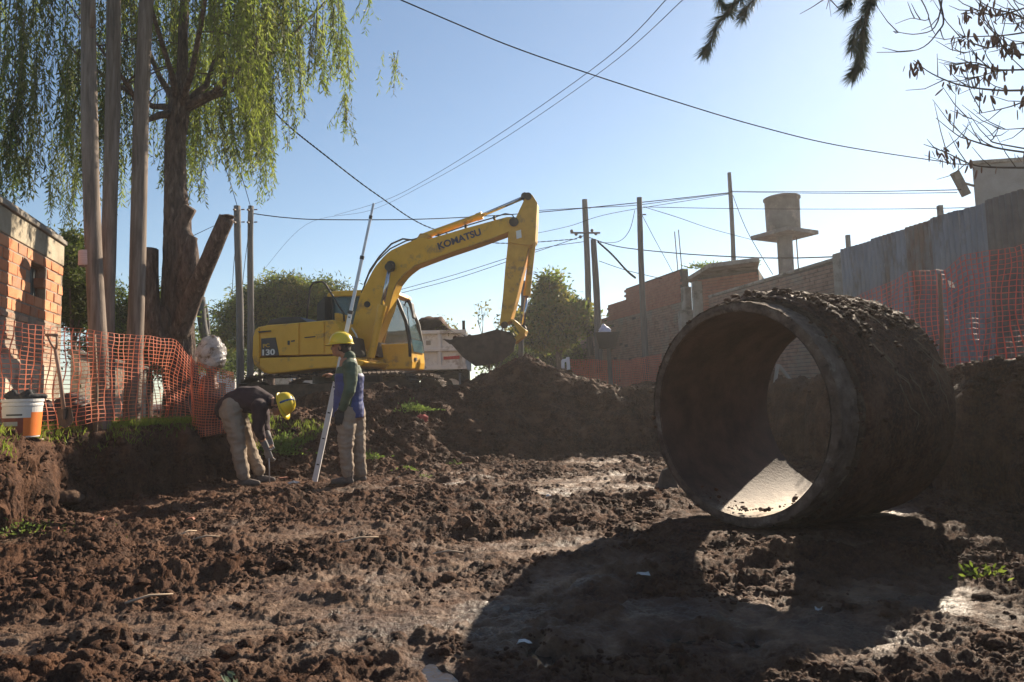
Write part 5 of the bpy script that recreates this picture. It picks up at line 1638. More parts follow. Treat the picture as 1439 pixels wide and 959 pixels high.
# lower front window on the sunlit front face
P_('front_glass', MB().prism([E(s1 + .004, ca - .1, zf + .38), E(s1 + .004, cbk + .1, zf + .38), E(s1 - .045, cbk + .1, zm + .05), E(s1 - .045, ca - .1, zm + .05)], eh * .012), M_glass, cab)
P_('front_glass', MB().prism([E(s1 - .06, ca - .07, zm + .08), E(s1 - .06, cbk + .1, zm + .08), E(s1u - .02, cbk + .1, zr - .2), E(s1u - .02, ca - .07, zr - .2)], eh * .01), M_glass2, cab)
P_('seat', MB().box(E(s0 + .45, -.64, zm + .15), (.18, .45, .85), rz=-PHI).box(E(s0 + .62, -.64, zm - .1), (.5, .45, .16), rz=-PHI), M_blk, cab, bevel=.04)
P_('lamp', MB().box(E(s1 + .01, ca - .25, zf + .22), (.03, .12, .07), rz=-PHI), M_blk, cab)
ms = MB().tube([XP(568, 430, -.2), XP(571, 423, -.2), XP(576, 422, -.2), XP(578, 428, -.2)], .014, 6)
mir = P_('mirror_arm', ms, M_blk, smooth=True)
P_('mirror', MB().prism([XP(575, 426, -.1), XP(578, 425, -.1), XP(581.5, 447, -.1), XP(579, 448, -.1)], en * -.18), M_blk, mir, bevel=.02)
P_('wiper', MB().tube([XP(566, 428, -.2), XP(572, 432, -.2), XP(575, 460, -.2), XP(578, 480, -.2)], .010, 5), M_blk, cab)

# boom: upper edge then lower edge, in photo pixels
up_e = [(491, 497), (492, 473), (498, 445), (506, 415), (514.6, 398), (526, 376), (537, 363), (547, 353), (566, 344), (592, 331), (603, 336), (650, 322), (690, 311), (714, 304.5), (721, 305), (724, 312)]
lo_e = [(719, 322), (713, 327), (672, 342), (627, 357), (600, 367), (582, 374), (568, 385), (557, 399), (551, 415), (546, 435), (536, 460), (522, 490), (516, 503), (500, 505)]
a, b = eprism([(592, 334) if q == (592, 331) else q for q in up_e] + lo_e, .20, .40)
bmb = MB(); nU = len(up_e)
# build as strips so the long outline stays clean
U = up_e; Lw = lo_e[::-1]


def resample(pts, n):
    P = np.array(pts, float); d = np.r_[0, np.cumsum(np.hypot(*np.diff(P, axis=0).T))]; t = np.linspace(0, d[-1], n)
    return np.stack([np.interp(t, d, P[:, 0]), np.interp(t, d, P[:, 1])], -1)


Ur = resample([(592, 333) if q == (592, 331) else q for q in U], 44); Lr = resample([(497, 505)] + Lw[1:], 44)


def strip_solid(Ur, Lr, off, th, name, m, par=None, bevel=.012):
    n = len(Ur); vs = []; fs = []
    for (a, b), (c, d) in zip(Ur, Lr):
        p = XP(a, b, off); q = XP(c, d, off); vs += [p, q, q - en * th, p - en * th]
    for i in range(n - 1):
        k = i * 4
        fs += [(k, k + 4, k + 5, k + 1), (k + 1, k + 5, k + 6, k + 2), (k + 2, k + 6, k + 7, k + 3), (k + 3, k + 7, k + 4, k)]
    fs += [(0, 1, 2, 3), (4 * n - 1, 4 * n - 2, 4 * n - 3, 4 * n - 4)]
    mb = MB(); mb.add(vs, fs); return P_(name, mb, m, par, bevel=bevel)


boom = strip_solid(Ur, Lr, .20, .40, 'boom', M_yel)
text_obj('lettering', 'KOMATSU', XP(617, 351.5, .2), XP(677, 330.5, .2), .155, .006, M_ink, boom, .035, .0)
P_('boom_flange', MB().tube([XP(a, b, .215) for a, b in Lr[4:-3]], .018, 5), M_yeld, boom, smooth=True)
P_('pivot_boss', MB().tube([XP(549, 373, .27), XP(549, 373, -.27)], .10, 16), M_blk, boom)
P_('pivot_boss', MB().tube([XP(516, 428, .23), XP(516, 428, -.23)], .07, 12), M_blk, boom)
P_('foot_pin', MB().tube([XP(505, 497, .32), XP(505, 497, -.32)], .11, 14), M_mudsteel, boom)
P_('foot_bracket', MB().prism([XP(486, 512, .34), XP(491, 486, .34), (XP(506, 482, .34)), XP(520, 500, .34), XP(524, 512, .34)], en * -.09).prism([XP(486, 512, -.25), XP(491, 486, -.25), (XP(506, 482, -.25)), XP(520, 500, -.25), XP(524, 512, -.25)], en * -.09), M_yeld, bevel=.01)
# arm cylinder on top
def cyl(name, a, b, c, ro, ri, off, m=M_yel, offb=None):
    """barrel a>b, rod b>c"""
    ob_ = off if offb is None else offb
    t = P_(name, MB().tube([XP(*a, off), XP(*b, ob_)], ro, 16), m, smooth=False, bevel=.008)
    P_('rod', MB().tube([XP(*b, ob_), XP(*c, ob_)], ri, 12), M_chrome, t, smooth=True)
    d = (XP(*b, ob_) - XP(*a, off)).normalized(); e_ = XP(*b, ob_)
    P_('collar', MB().tube([e_ - d * .10, e_ + d * .03], ro * 1.16, 16), m, t)
    P_('eye', MB().tube([XP(*c, ob_) + en * .08, XP(*c, ob_) - en * .08], ri * 2.0, 12), M_blk, t)
    return t


cyl('arm_cylinder', (594, 333), (676, 303.5), (738, 277), .072, .04, 0)
P_('cylinder_bracket', MB().prism([XP(584, 338, .12), XP(590, 328, .12), XP(600, 329, .12), XP(608, 334, .12)], en * -.24), M_yeld, boom, bevel=.01)
cyl('boom_cylinder', (521, 503), (537, 431), (548, 376), .085, .045, .40)
cyl('boom_cylinder', (534, 486), (547.5, 432), (555, 388), .085, .045, -.40)
P_('hose', MB().tube([XP(512, 400, .1), XP(520, 380, .1), XP(533, 361, .12), XP(550, 343, .14), (XP(566, 336, .14)), XP(582, 338, .1), XP(590, 333, .08)], .02, 7), M_blk, boom, smooth=True)
P_('hose', MB().tube([XP(508, 412, -.1), XP(518, 386, -.1), XP(530, 367, -.1), XP(548, 350, -.1), (XP(570, 339, -.1)), XP(588, 335, -.08)], .016, 7), M_blk, boom, smooth=True)
P_('hose', MB().tube([XP(612, 332, .05), XP(650, 319, .05), XP(694, 306, .05), (XP(710, 300.5, .08)), XP(720, 302, .1), XP(724, 310, .1)], .014, 6), M_blk, boom, smooth=True)
for q in ((617, 332), (655, 319), (695, 306.5)):
    P_('hose_clamp', MB().box(XP(*q, .06), (.05, .1, .08), rz=-PHI), M_blk, boom)

# arm
A_l = [(735.5, 284), (728, 299), (719, 318), (714.5, 332), (713, 348), (710, 375), (707, 412), (704, 440), (701.5, 458)]
A_r = [(747, 273), (754.5, 284), (754, 305), (753, 325), (752, 342), (742, 349), (735, 380), (727, 415), (717, 452)]
arm = strip_solid(resample(A_l, 26), resample(A_r, 26), .17, .34, 'arm', M_yeld)
px_prism('arm_cheek', [(714, 328), (722, 312), (737, 280), (742, 271), (748, 274), (755, 285), (753, 318), (752, 341), (745, 345), (726, 343), (713.5, 340)], .20, .03, M_yeld, arm, bevel=.006)
px_prism('arm_cheek', [(714, 328), (722, 312), (737, 280), (742, 271), (748, 274), (755, 285), (753, 318), (752, 341), (745, 345), (726, 343), (713.5, 340)], -.17, .03, M_yeld, arm, bevel=.006)
px_prism('sticker', [(725, 325), (732, 323), (733, 334), (726, 336)], .212, .008, M_wh, arm, bevel=0)
P_('pivot_boss', MB().tube([XP(742, 276, .24), XP(742, 276, -.24)], .08, 14), M_blk, arm)
P_('pivot_boss', MB().tube([XP(722, 312, .26), XP(722, 312, -.26)], .10, 14), M_blk, arm)
cyl('bucket_cylinder', (749, 338), (740.5, 414), (735, 462), .068, .036, 0, M_yeld)
px_prism('bucket_link', [(716, 448), (722, 449), (739, 464), (737, 470), (730, 468)], .17, .34, M_yeld, bevel=.01)
px_prism('bucket_lever', [(728, 470), (737, 462), (738, 472), (722, 484), (718, 478)], .12, .24, M_yeld, bevel=.01)
P_('arm_tip_pin', MB().tube([XP(709, 457, .3), XP(709, 457, -.3)], .075, 12), M_mudsteel, arm)
# bucket: curved shell with side plates and teeth
bk = [(646, 474), (672, 470), (698, 463), (716, 467), (725, 478), (722, 494), (706, 507), (688, 513), (668, 515), (650, 502), (636, 486), (629, 479)]
side = [(629, 479), (646, 474), (672, 470), (698, 463), (716, 467), (725, 478), (722, 494), (706, 507), (688, 513), (668, 515), (650, 502), (636, 486)]
bkt = thing_ = P_('bucket', MB().prism([XP(a, b, .50) for a, b in side], en * -.03).prism([XP(a, b, -.47) for a, b in side], en * -.03), M_mudsteel, bevel=.005)
mb = MB(); outer = [(668, 515), (688, 513), (706, 507), (722, 494), (725, 478), (716, 467), (698, 463), (672, 470), (646, 474), (629, 479)]
vs = []; fs = []
inner = [(668, 512), (686, 510), (703, 504), (718, 492), (721, 479), (714, 470.5), (699, 467), (673, 473.5), (648, 477.5), (631, 481)]
for (a, b), (c, d) in zip(outer, inner):
    vs += [XP(a, b, .47), XP(a, b, -.47), XP(c, d, -.47), XP(c, d, .47)]
for i in range(len(outer) - 1):
    k = i * 4
    fs += [(k, k + 4, k + 5, k + 1), (k + 2, k + 6, k + 7, k + 3), (k + 1, k + 5, k + 6, k + 2), (k + 3, k + 7, k + 4, k)]
fs += [(0, 1, 2, 3), (4 * 10 - 1, 4 * 10 - 2, 4 * 10 - 3, 4 * 10 - 4)]
mb.add(vs, fs); P_('bucket_shell', mb, M_mudsteel, bkt)
for k in range(5):
    o_ = .42 - k * .21
    P_('bucket_tooth', MB().prism([XP(632, 484, o_), XP(636, 478, o_), XP(622, 476.5, o_)], en * -.08), M_mudsteel, bkt)
Pm = np.array([tuple(XP(random.uniform(640, 712), 478 + random.uniform(-4, 5), random.uniform(-.45, .45))) for _ in range(260)])
clods('soil_in_bucket', Pm, rng.uniform(.03, .07, len(Pm)), M_clod, bkt, smooth=True, hi=True)

# tracks
shoe = MB().box((0, 0, 0), (.17, .5, .03)).box((-.05, 0, .03), (.02, .5, .035)).box((.05, 0, .03), (.02, .5, .035))
sme = bpy.data.meshes.new('track_shoe'); sme.from_pydata(shoe.v, [], shoe.f); sme.materials.append(M_mudsteel)
for side_o in (1.0, -1.0):
    fr = P_('track_frame', MB().prism([E(-1.55, side_o + .14, .95), E(1.55, side_o + .14, .95), E(1.7, side_o + .14, 1.15), E(1.5, side_o + .14, 1.32), E(-1.5, side_o + .14, 1.32), E(-1.7, side_o + .14, 1.15)], en * -.28), M_mudsteel, bevel=.03)
    for s in (-1.55, 1.55):
        P_('sprocket', MB().tube([E(s, side_o + .12, 1.14), E(s, side_o - .12, 1.14)], .27, 20), M_mudsteel, fr)
    for s in np.linspace(-1.15, 1.15, 6):
        P_('roller', MB().tube([E(s, side_o + .15, .93), E(s, side_o - .15, .93)], .11, 12), M_mudsteel, fr)
    r_ = .34; Lh = 1.55; per = 4 * Lh + 2 * math.pi * r_; n = 44
    for k in range(n):
        d = per * k / n
        if d < 2 * Lh: s, z, an = -Lh + d, r_, 0
        elif d < 2 * Lh + math.pi * r_: t = (d - 2 * Lh) / r_; s, z, an = Lh + r_ * math.sin(t), r_ * math.cos(t), t
        elif d < 4 * Lh + math.pi * r_: s, z, an = Lh - (d - 2 * Lh - math.pi * r_), -r_, math.pi
        else: t = (d - 4 * Lh - math.pi * r_) / r_; s, z, an = -Lh - r_ * math.sin(t), -r_ * math.cos(t), math.pi + t
        o = bpy.data.objects.new('track_shoe', sme); C.objects.link(o); o.parent = exc
        o.location = E(s, side_o, 1.14 + z) - exc.location
        o.rotation_euler = Matrix.Rotation(-PHI, 3, 'Z').to_4x4().to_3x3().__matmul__(Matrix.Rotation(an, 3, 'Y')).to_euler()

# ------------------------------------------------------------------ dump truck behind
M_trk = mat('dusty_white_paint', (.66, .63, .60), (.76, .73, .70), scale=3, rough=.6, c3=(.36, .30, .26), s3=2, t3=.58, bump=.002)
M_tyre = mat('tyre_rubber', (.02, .02, .02), (.035, .033, .03), rough=.85)
TYp = 19.6
x0 = W(492, 500, TYp).x; x1 = W(655, 500, TYp).x; zt_ = W(620, 465, TYp).z; zb_ = W(620, 519, TYp).z
trk = thing('dump_truck', 'dusty white dump truck loaded with dark soil behind the excavator cab', 'truck', ((x0 + x1) / 2, TYp + 1.2, .76))


def T_(name, mb, m, par=None, **k): return obj(name, mb, m, par or trk, **k)


bed = T_('bed', MB().box(((x0 + x1) / 2, TYp + .03, (zt_ + zb_) / 2), (x1 - x0, .05, zt_ - zb_)).box(((x0 + x1) / 2, TYp + 2.4, (zt_ + zb_) / 2), (x1 - x0, .05, zt_ - zb_)).box((x0 + .03, TYp + 1.2, (zt_ + zb_) / 2), (.05, 2.3, zt_ - zb_)).box((x1 - .03, TYp + 1.2, (zt_ + zb_) / 2), (.05, 2.3, zt_ - zb_)).box(((x0 + x1) / 2, TYp + 1.2, zb_ + .03), (x1 - x0 - .12, 2.3, .05)), M_trk)
for px in (497, 540, 583, 618, 652):
    x = W(px, 500, TYp).x; T_('rib', MB().box((x, TYp - .04, (zt_ + zb_) / 2), (.10, .09, zt_ - zb_ - .04)), M_trk, bed, bevel=.008)
for z, h_ in ((zt_ - .04, .10), ((zt_ + zb_) / 2, .09), (zb_ + .04, .12)):
    T_('rail', MB().box(((x0 + x1) / 2, TYp - .055, z), (x1 - x0 + .04, .09, h_)), M_trk, bed, bevel=.008)
T_('rail', MB().box((x1 - .05, TYp - .02, zt_ + .12), (.08, .1, .3)), M_blk, bed)
T_('plate', MB().box((W(602, 482, TYp).x, TYp - .01, W(602, 482, TYp).z), (.13, .02, .13)), M_cement, bed)
M_redsign = mat('red_lettering', (.45, .05, .05), (.55, .10, .09), scale=30, rough=.6)
pr = W(634.5, 503, TYp)
sg = T_('sign_strip', MB().box((pr.x, TYp - .008, pr.z), (.46, .012, .09), M=Matrix.Rotation(R(-2), 3, 'Y')), M_redsign, bed)
T_('chassis', MB().box(((x0 + x1) / 2 - .8, TYp + 1.2, zb_ - .16), (x1 - x0 + 1.6, .9, .24)), M_blk)
for px in (520, 612, 634):
    for yy in (TYp + .25, TYp + 2.15):
        x = W(px, 540, TYp).x
        if px == 520: x -= 1.0
        ty = T_('wheel', MB().lathe((x, yy, 1.22), [(.28, -.14), (.42, -.15), (.5, -.11), (.5, .11), (.42, .15), (.28, .14), (.28, -.14)], 24, M=Matrix.Rotation(R(90), 3, 'X')), M_tyre, smooth=True)
        T_('rim', MB().lathe((x, yy, 1.22), [(0, -.06), (.2, -.10), (.28, -.13), (.28, .13), (.2, .1), (0, .06)], 20, M=Matrix.Rotation(R(90), 3, 'X')), M_trk, ty)
T_('mudguard', MB().box((W(646, 530, TYp).x, TYp + .25, 1.3), (.05, .5, .7)), mat('blue_grey_flap', (.08, .10, .14), rough=.7))
# truck cab, mostly hidden behind the excavator
cx = x0 - .95
tc = T_('cab', MB().prism([(cx - .85, TYp + .2, 1.3), (cx + .75, TYp + .2, 1.3), (cx + .75, TYp + .2, 3.0), (cx - .45, TYp + .2, 3.0), (cx - .8, TYp + .2, 2.25)], (0, 2.0, 0)), M_trk, bevel=.05)
T_('window', MB().prism([(cx - .5, TYp + .185, 2.2), (cx + .4, TYp + .185, 2.2), (cx + .4, TYp + .185, 2.8), (cx - .3, TYp + .185, 2.8)], (0, .02, 0)), M_glass, tc)
# the load
lm = MB(); nx_, ny_ = 50, 26
lx = np.linspace(x0 + .06, x1 - .06, nx_); ly = np.linspace(TYp + .06, TYp + 2.35, ny_)
LX, LY = np.meshgrid(lx, ly)
u_ = (LX - x0) / (x1 - x0)
prof = np.interp(u_, [0, .45, .55, .62, .78, .86, .95, 1], [.05, .12, .25, .42, .42, .16, .1, .05]) * 1.35 * np.sin(np.clip((LY - TYp) / 2.4, 0, 1) ** .45 * np.pi) ** .5
LZ = zt_ - .12 + prof + .05 * fbm(LX * 3, LY * 3, 4, 700) + .4 * lumps(LX, LY, .16, 710, .7)
i = np.arange(ny_ - 1)[:, None] * nx_ + np.arange(nx_ - 1)[None]
ld_ = npobj('soil_load', np.stack([LX, LY, LZ], -1).reshape(-1, 3), np.stack([i, i + 1, i + nx_ + 1, i + nx_], -1).reshape(-1, 4), M_clod, smooth=True)
tag(ld_, 'heap of dark soil filling the bed of the white dump truck', 'soil')
# ------------------------------------------------------------------ bodies
def union(name, mb, mats, parent, voxel=.008, smooth=4, pick=None, wr=0, wscale=12, seed=0):
    """one continuous surface grown round overlapping shapes"""
    me = bpy.data.meshes.new('tmp'); me.from_pydata([tuple(v) for v in mb.v], [], mb.f); me.update()
    o = bpy.data.objects.new('tmp', me); C.objects.link(o)
    m = o.modifiers.new('r', 'REMESH'); m.mode = 'VOXEL'; m.voxel_size = voxel; m.use_smooth_shade = True
    if smooth: s = o.modifiers.new('s', 'SMOOTH'); s.iterations = smooth; s.factor = .5
    dg = bpy.context.evaluated_depsgraph_get(); out = bpy.data.meshes.new_from_object(o.evaluated_get(dg))
    C.objects.unlink(o); bpy.data.objects.remove(o)
    out.name = name
    n = len(out.vertices); co_ = np.empty(n * 3, np.float32); out.vertices.foreach_get('co', co_); co_ = co_.reshape(-1, 3)
    if wr:
        nn = np.empty(n * 3, np.float32); out.vertices.foreach_get('normal', nn); nn = nn.reshape(-1, 3)
        x, y, z = co_.T.astype(float)
        f = fbm((x + y) * wscale * .8, z * wscale * 1.6 + x * 3, 3, 800 + seed) + .7 * (1 - 2 * np.abs(vn((x - y) * wscale * .7 + z * 9, z * wscale * 1.1 - x * 7, 810 + seed)))
        co_ = co_ + nn * (wr * f)[:, None]
    b = np.array(wloc(parent)) if parent is not None else np.zeros(3)
    cen_src = co_.copy()
    co_ = (co_ - b).astype(np.float32); out.vertices.foreach_set('co', co_.ravel())
    out.materials.clear()
    for q in mats: out.materials.append(q)
    if pick:
        pc_ = np.empty(len(out.polygons) * 3, np.float32); out.polygons.foreach_get('center', pc_); pc_ = pc_.reshape(-1, 3) + b
        out.polygons.foreach_set('material_index', np.array([pick(p) for p in pc_], dtype=np.int32))
    out.polygons.foreach_set('use_smooth', np.ones(len(out.polygons), bool)); out.update()
    o = bpy.data.objects.new(name, out); link(o, parent)
    return o


def cap(mb, pts, rad, n=12, flat=1.0): return mb.tube(pts, rad, n, round_ends=True, flat=flat)


def hand(mb, wrist, d, pn_, side, s=1.0, curl=.6):
    """palm, four bent fingers of unequal length and a thumb leaving the side of the palm"""
    d = Vector(d).normalized(); pn_ = Vector(pn_); pn_ = (pn_ - d * pn_.dot(d)).normalized(); x = d.cross(pn_) * side
    w_ = Vector(wrist)
    for k in range(4):
        f = -1.5 + k; b = w_ + d * .085 * s + x * f * .020 * s
        cap(mb, [w_ + d * .01 * s + x * f * .012 * s, b], [.015 * s, .0135 * s], 8)
        L_ = (.075, .084, .078, .062)[k] * s; p = b; dd = d.copy()
        for j, fr_ in enumerate((.42, .33, .25)):
            dd = (dd + pn_ * curl * (.5 + .35 * j)).normalized(); q = p + dd * L_ * fr_
            cap(mb, [p, q], [(.0105, .0095, .0085)[j] * s, (.0095, .0085, .0075)[j] * s], 8); p = q
    t0 = w_ + d * .022 * s - x * .026 * s; t1 = t0 + (d * .6 - x * .6 + pn_ * .35).normalized() * .042 * s; t2 = t1 + (d * .9 + pn_ * .5).normalized() * .032 * s
    cap(mb, [t0, t1, t2], [.013 * s, .0115 * s, .0095 * s], 8)


def head(mb, c, upv, fwd, s=1.0):
    """skull, jaw, nose, brow, lips, ears round centre c"""
    upv = Vector(upv).normalized(); fwd = Vector(fwd); fwd = (fwd - upv * fwd.dot(upv)).normalized(); lat = upv.cross(fwd)
    M_ = Matrix((fwd, lat, upv)).transposed(); c = Vector(c)
    P = lambda a, b, z: c + (fwd * a + lat * b + upv * z) * s
    mb.ball(P(-.012, 0, .03), (.098 * s, .076 * s, .095 * s), 16, 12, M_)
    mb.ball(P(.02, 0, -.045), (.068 * s, .058 * s, .075 * s), 14, 10, M_)
    mb.ball(P(.062, 0, -.098), (.022 * s, .024 * s, .018 * s), 10, 8, M_)          # chin
    mb.tube([P(.083, 0, .015), P(.104, 0, -.022), P(.100, 0, -.033)], [.008 * s, .013 * s, .012 * s], 8, round_ends=True)   # nose
    mb.tube([P(.080, -.035, .026), P(.090, 0, .024), P(.080, .035, .026)], .0085 * s, 8, round_ends=True)                    # brow
    mb.tube([P(.078, -.02, -.060), P(.088, 0, -.059), P(.078, .02, -.060)], .0065 * s, 8, round_ends=True)                   # lips
    mb.tube([P(.076, -.016, -.071), P(.085, 0, -.071), P(.076, .016, -.071)], .006 * s, 8, round_ends=True)
    for q in (-1, 1):
        mb.ball(P(-.012, q * .078, -.012), (.018 * s, .008 * s, .031 * s), 8, 6, M_)
        mb.ball(P(.045, q * .05, -.028), (.02 * s, .015 * s, .016 * s), 8, 6, M_)
    return P, M_


M_skin = mat('tanned_skin', (.30, .15, .09), (.38, .20, .12), scale=9, rough=.55, bump=.001, bscale=60, spec=.35)
M_hair = mat('dark_hair', (.02, .014, .011), (.04, .028, .02), scale=60, rough=.8, bump=.004, bscale=120)
M_helm = mat('yellow_helmet', (.70, .50, .02), (.76, .56, .03), rough=.32, spec=.5)
M_helmblue = mat('blue_helmet_band', (.02, .09, .25), rough=.5)
M_jgreen = mat('green_jacket', (.045, .075, .045), (.075, .11, .065), scale=6, rough=.75, bump=.003, bscale=60)
M_jblue = mat('blue_jacket', (.018, .030, .13), (.035, .060, .22), scale=6, rough=.6, bump=.003, bscale=60)
M_khaki = mat('khaki_trousers', (.24, .18, .13), (.33, .26, .19), scale=5, rough=.85, bump=.004, bscale=50, c3=(.16, .11, .08), s3=3, t3=.6)
M_sweat = mat('dark_maroon_sweater', (.022, .012, .016), (.045, .022, .028), scale=8, rough=.9, bump=.004, bscale=70)
M_boot = mat('muddy_boot', (.07, .055, .05), (.13, .10, .085), scale=9, rough=.8, bump=.004)
M_glove = mat('dark_glove', (.02, .02, .022), (.04, .04, .04), rough=.8)
M_gglove = mat('grey_glove', (.14, .13, .13), (.22, .21, .2), rough=.8)
M_eye = mat('eye', (.03, .02, .018), rough=.3)


def helmet(c, upv, fwd, parent, s=1.0, band=False, name='hard_hat'):
    upv = Vector(upv).normalized(); fwd = Vector(fwd); fwd = (fwd - upv * fwd.dot(upv)).normalized(); lat = upv.cross(fwd)
    M_ = Matrix((fwd, lat, upv)).transposed(); c = Vector(c); mb = MB()
    prof = [(.128, -.002), (.128, .012), (.122, .05), (.108, .088), (.082, .118), (.045, .137), (.0, .142)]
    vs = []; n = 32
    for r_, z in prof:
        for k in range(n):
            a = 2 * math.pi * k / n; vs.append(M_ @ Vector((r_ * 1.12 * math.cos(a) * s, r_ * .93 * math.sin(a) * s, z * s)) + c)
    fs = [(i * n + k, i * n + (k + 1) % n, (i + 1) * n + (k + 1) % n, (i + 1) * n + k) for i in range(len(prof) - 1) for k in range(n)]
    mb.add(vs, fs)
    # brim all round, longer in front
    vs = []
    for q, (dr, z) in enumerate(((0, .006), (1, -.004), (1, -.010), (0, -.004))):
        for k in range(n):
            a = 2 * math.pi * k / n; ext = dr * (.014 + .045 * max(0, math.cos(a)) ** 2)
            vs.append(M_ @ Vector(((.128 * 1.12 + ext) * math.cos(a) * s, (.128 * .93 + ext) * math.sin(a) * s, (z - .012 * dr * max(0, math.cos(a))) * s)) + c)
    fs = [(i * n + k, ((i + 1) % 4) * n + k, ((i + 1) % 4) * n + (k + 1) % n, i * n + (k + 1) % n) for i in range(4) for k in range(n)]
    mb.add(vs, fs)
    h = obj(name, mb, M_helm, parent, smooth=True)
    rb = MB().tube([M_ @ Vector((x * s, 0, z * s)) + c for x, z in ((.13, .045), (.10, .105), (.05, .138), (0, .148), (-.05, .138), (-.10, .105), (-.13, .045))], .009 * s, 8)
    obj('crown_ridge', rb, M_helm, h, smooth=True)
    if band:
        b = MB().tube([M_ @ Vector((.0, y * s, z * s)) + c for y, z in ((-.121, .02), (-.112, .06), (-.085, .105), (-.045, .134), (0, .146), (.045, .134), (.085, .105), (.112, .06), (.121, .02))], .013 * s, 8, flat=.5)
        obj('helmet_band', b, M_helmblue, h, smooth=True)
    return h


# ---- the man standing
DS = 8.22
J = lambda px, py, dy=0.0: W(px, py, DS + dy)
gz = HZ(-1.97, DS)
man = thing('person', 'standing worker in yellow helmet, green and blue jacket and khaki trousers by the staff', 'person', (J(492, 678).x, DS, gz))
g0 = J(490, 678).z
fz = lambda p: p + Vector((0, 0, gz + .0 - g0))
NR, FRs = -.17, .17
hipN, hipF = fz(J(487, 592, -.09)), fz(J(500, 592, .09))
kneN, kneF = fz(J(486, 632, -.10)), fz(J(503, 632, .08))
ankN, ankF = fz(J(489, 667, -.10)), fz(J(507, 667, .09))
shN, shF = fz(J(493, 516, NR)), fz(J(493, 516, FRs))
elN = fz(J(491, 551, -.24)); wrN = fz(J(480, 577, -.22))
elF = fz(J(483, 543, .24)); wrF = fz(J(470, 530, .22))
neck = fz(J(489, 505)); chest = fz(J(491, 530)); waist = fz(J(491, 565)); pel = fz(J(493, 588))
hc = fz(J(478, 489, -.01))
bm = MB()
cap(bm, [pel, waist, chest, neck.lerp(chest, .3)], [.10, .11, .14, .11])
cap(bm, [neck.lerp(chest, .25), neck, hc + Vector((.02, 0, -.05))], [.075, .06, .058])
for s_, e_, w_ in ((shN, elN, wrN), (shF, elF, wrF)): cap(bm, [chest.lerp(s_, .6), s_, e_, w_], [.07, .058, .043, .028])
for h_, k_, a_ in ((hipN, kneN, ankN), (hipF, kneF, ankF)): cap(bm, [h_, k_, a_], [.088, .058, .040])
hP, hM = head(bm, hc, (.10, 0, 1), (-1, -.12, -.05), .98)
hand(bm, wrN, (-.25, -.05, -1), (.0, 1, .1), 1, 1.0, .35)
hand(bm, wrF, (-.85, .15, .35), (-.3, .2, -1), -1, 1.0, .8)
union('body', bm, [M_skin], man, .0075, 2)
for q in (-1, 1): obj('eye', MB().ball(hP(.083, q * .030, .008), .010, 8, 6), M_eye, man, smooth=True)
hb_ = MB(); hb_.ball(hP(-.035, 0, .01), (.082, .084, .088), 14, 10, hM); cap(hb_, [hP(-.06, 0, -.02), hP(-.055, 0, -.085)], [.07, .055]); union('hair', hb_, [M_hair], man, .009, 2, wr=.004, wscale=40)
hm_ = helmet(hP(-.008, 0, .045), (-.02, 0, 1), (-1, -.12, -.12), man, 1.0)
sb = MB().ball(hP(-.055, -.088, .035), (.03, .012, .028), 10, 8, hM); obj('ear_cup', sb, M_blk, man, smooth=True)
jb = MB()
jb.tube([fz(J(491, 588)), fz(J(491, 576)), waist, chest, neck.lerp(chest, .42)], [.168, .172, .160, .172, .128], 20)
jb.tube([fz(J(482, 587, -.02)), fz(J(484, 550, 0))], [.125, .12], 16)
cap(jb, [neck.lerp(chest, .3), neck + Vector((.012, 0, .01))], [.10, .082])
for s_, e_, w_ in ((shN, elN, wrN), (shF, elF, wrF)):
    cap(jb, [chest.lerp(s_, .5) + Vector((0, 0, .07)), s_, s_.lerp(e_, .5) + Vector((.01, 0, 0)), e_, w_.lerp(e_, .12)], [.09, .088, .078, .066, .048])


def seg_d(p, a, b):
    p = np.array(p); a = np.array(a); b = np.array(b); t = np.clip(np.dot(p - a, b - a) / np.dot(b - a, b - a), 0, 1); return np.linalg.norm(p - a - (b - a) * t)


zb1 = fz(J(491, 524)).z


def pickj(p):
    d = min(seg_d(p, shN, elN), seg_d(p, elN, wrN), seg_d(p, shF, elF), seg_d(p, elF, wrF))
    return 1 if (p[2] < zb1 - .02 and d > .098) else 0


union('jacket', jb, [M_jgreen, M_jblue], man, .009, 3, pickj, wr=.007, wscale=7, seed=1)
tb_ = MB()
for h_, k_, a_ in ((hipN, kneN, ankN), (hipF, kneF, ankF)):
    cap(tb_, [h_ + Vector((0, 0, .10)), h_, h_.lerp(k_, .5), k_, k_.lerp(a_, .5), a_ + Vector((0, 0, .02))], [.115, .118, .10, .082, .076, .068])
cap(tb_, [hipN + Vector((0, .02, .06)), hipF + Vector((0, -.02, .06))], [.12, .12])
union('trousers', tb_, [M_khaki], man, .009, 2, wr=.014, wscale=7, seed=2)
for i_, (a_, dx) in enumerate(((ankN, -.02), (ankF, 0))):
    bt = MB(); gz_ = HZ(a_.x - .05, a_.y) - .012
    cap(bt, [a_ + Vector((.015, 0, .03)), Vector((a_.x + .01, a_.y, gz_ + .06))], [.055, .05])
    cap(bt, [Vector((a_.x + .03, a_.y, gz_ + .035)), Vector((a_.x - .08, a_.y, gz_ + .04)), Vector((a_.x - .17, a_.y, gz_ + .03))], [.042, .047, .034])
    union('boot', bt, [M_boot], man, .008, 2)
gb_ = MB(); hand(gb_, wrN + Vector((0, 0, .01)), (-.25, -.05, -1), (.0, 1, .1), 1, 1.22, .35); cap(gb_, [wrN + Vector((.01, 0, .06)), wrN], [.045, .038]); union('glove', gb_, [M_glove], man, .006, 1)

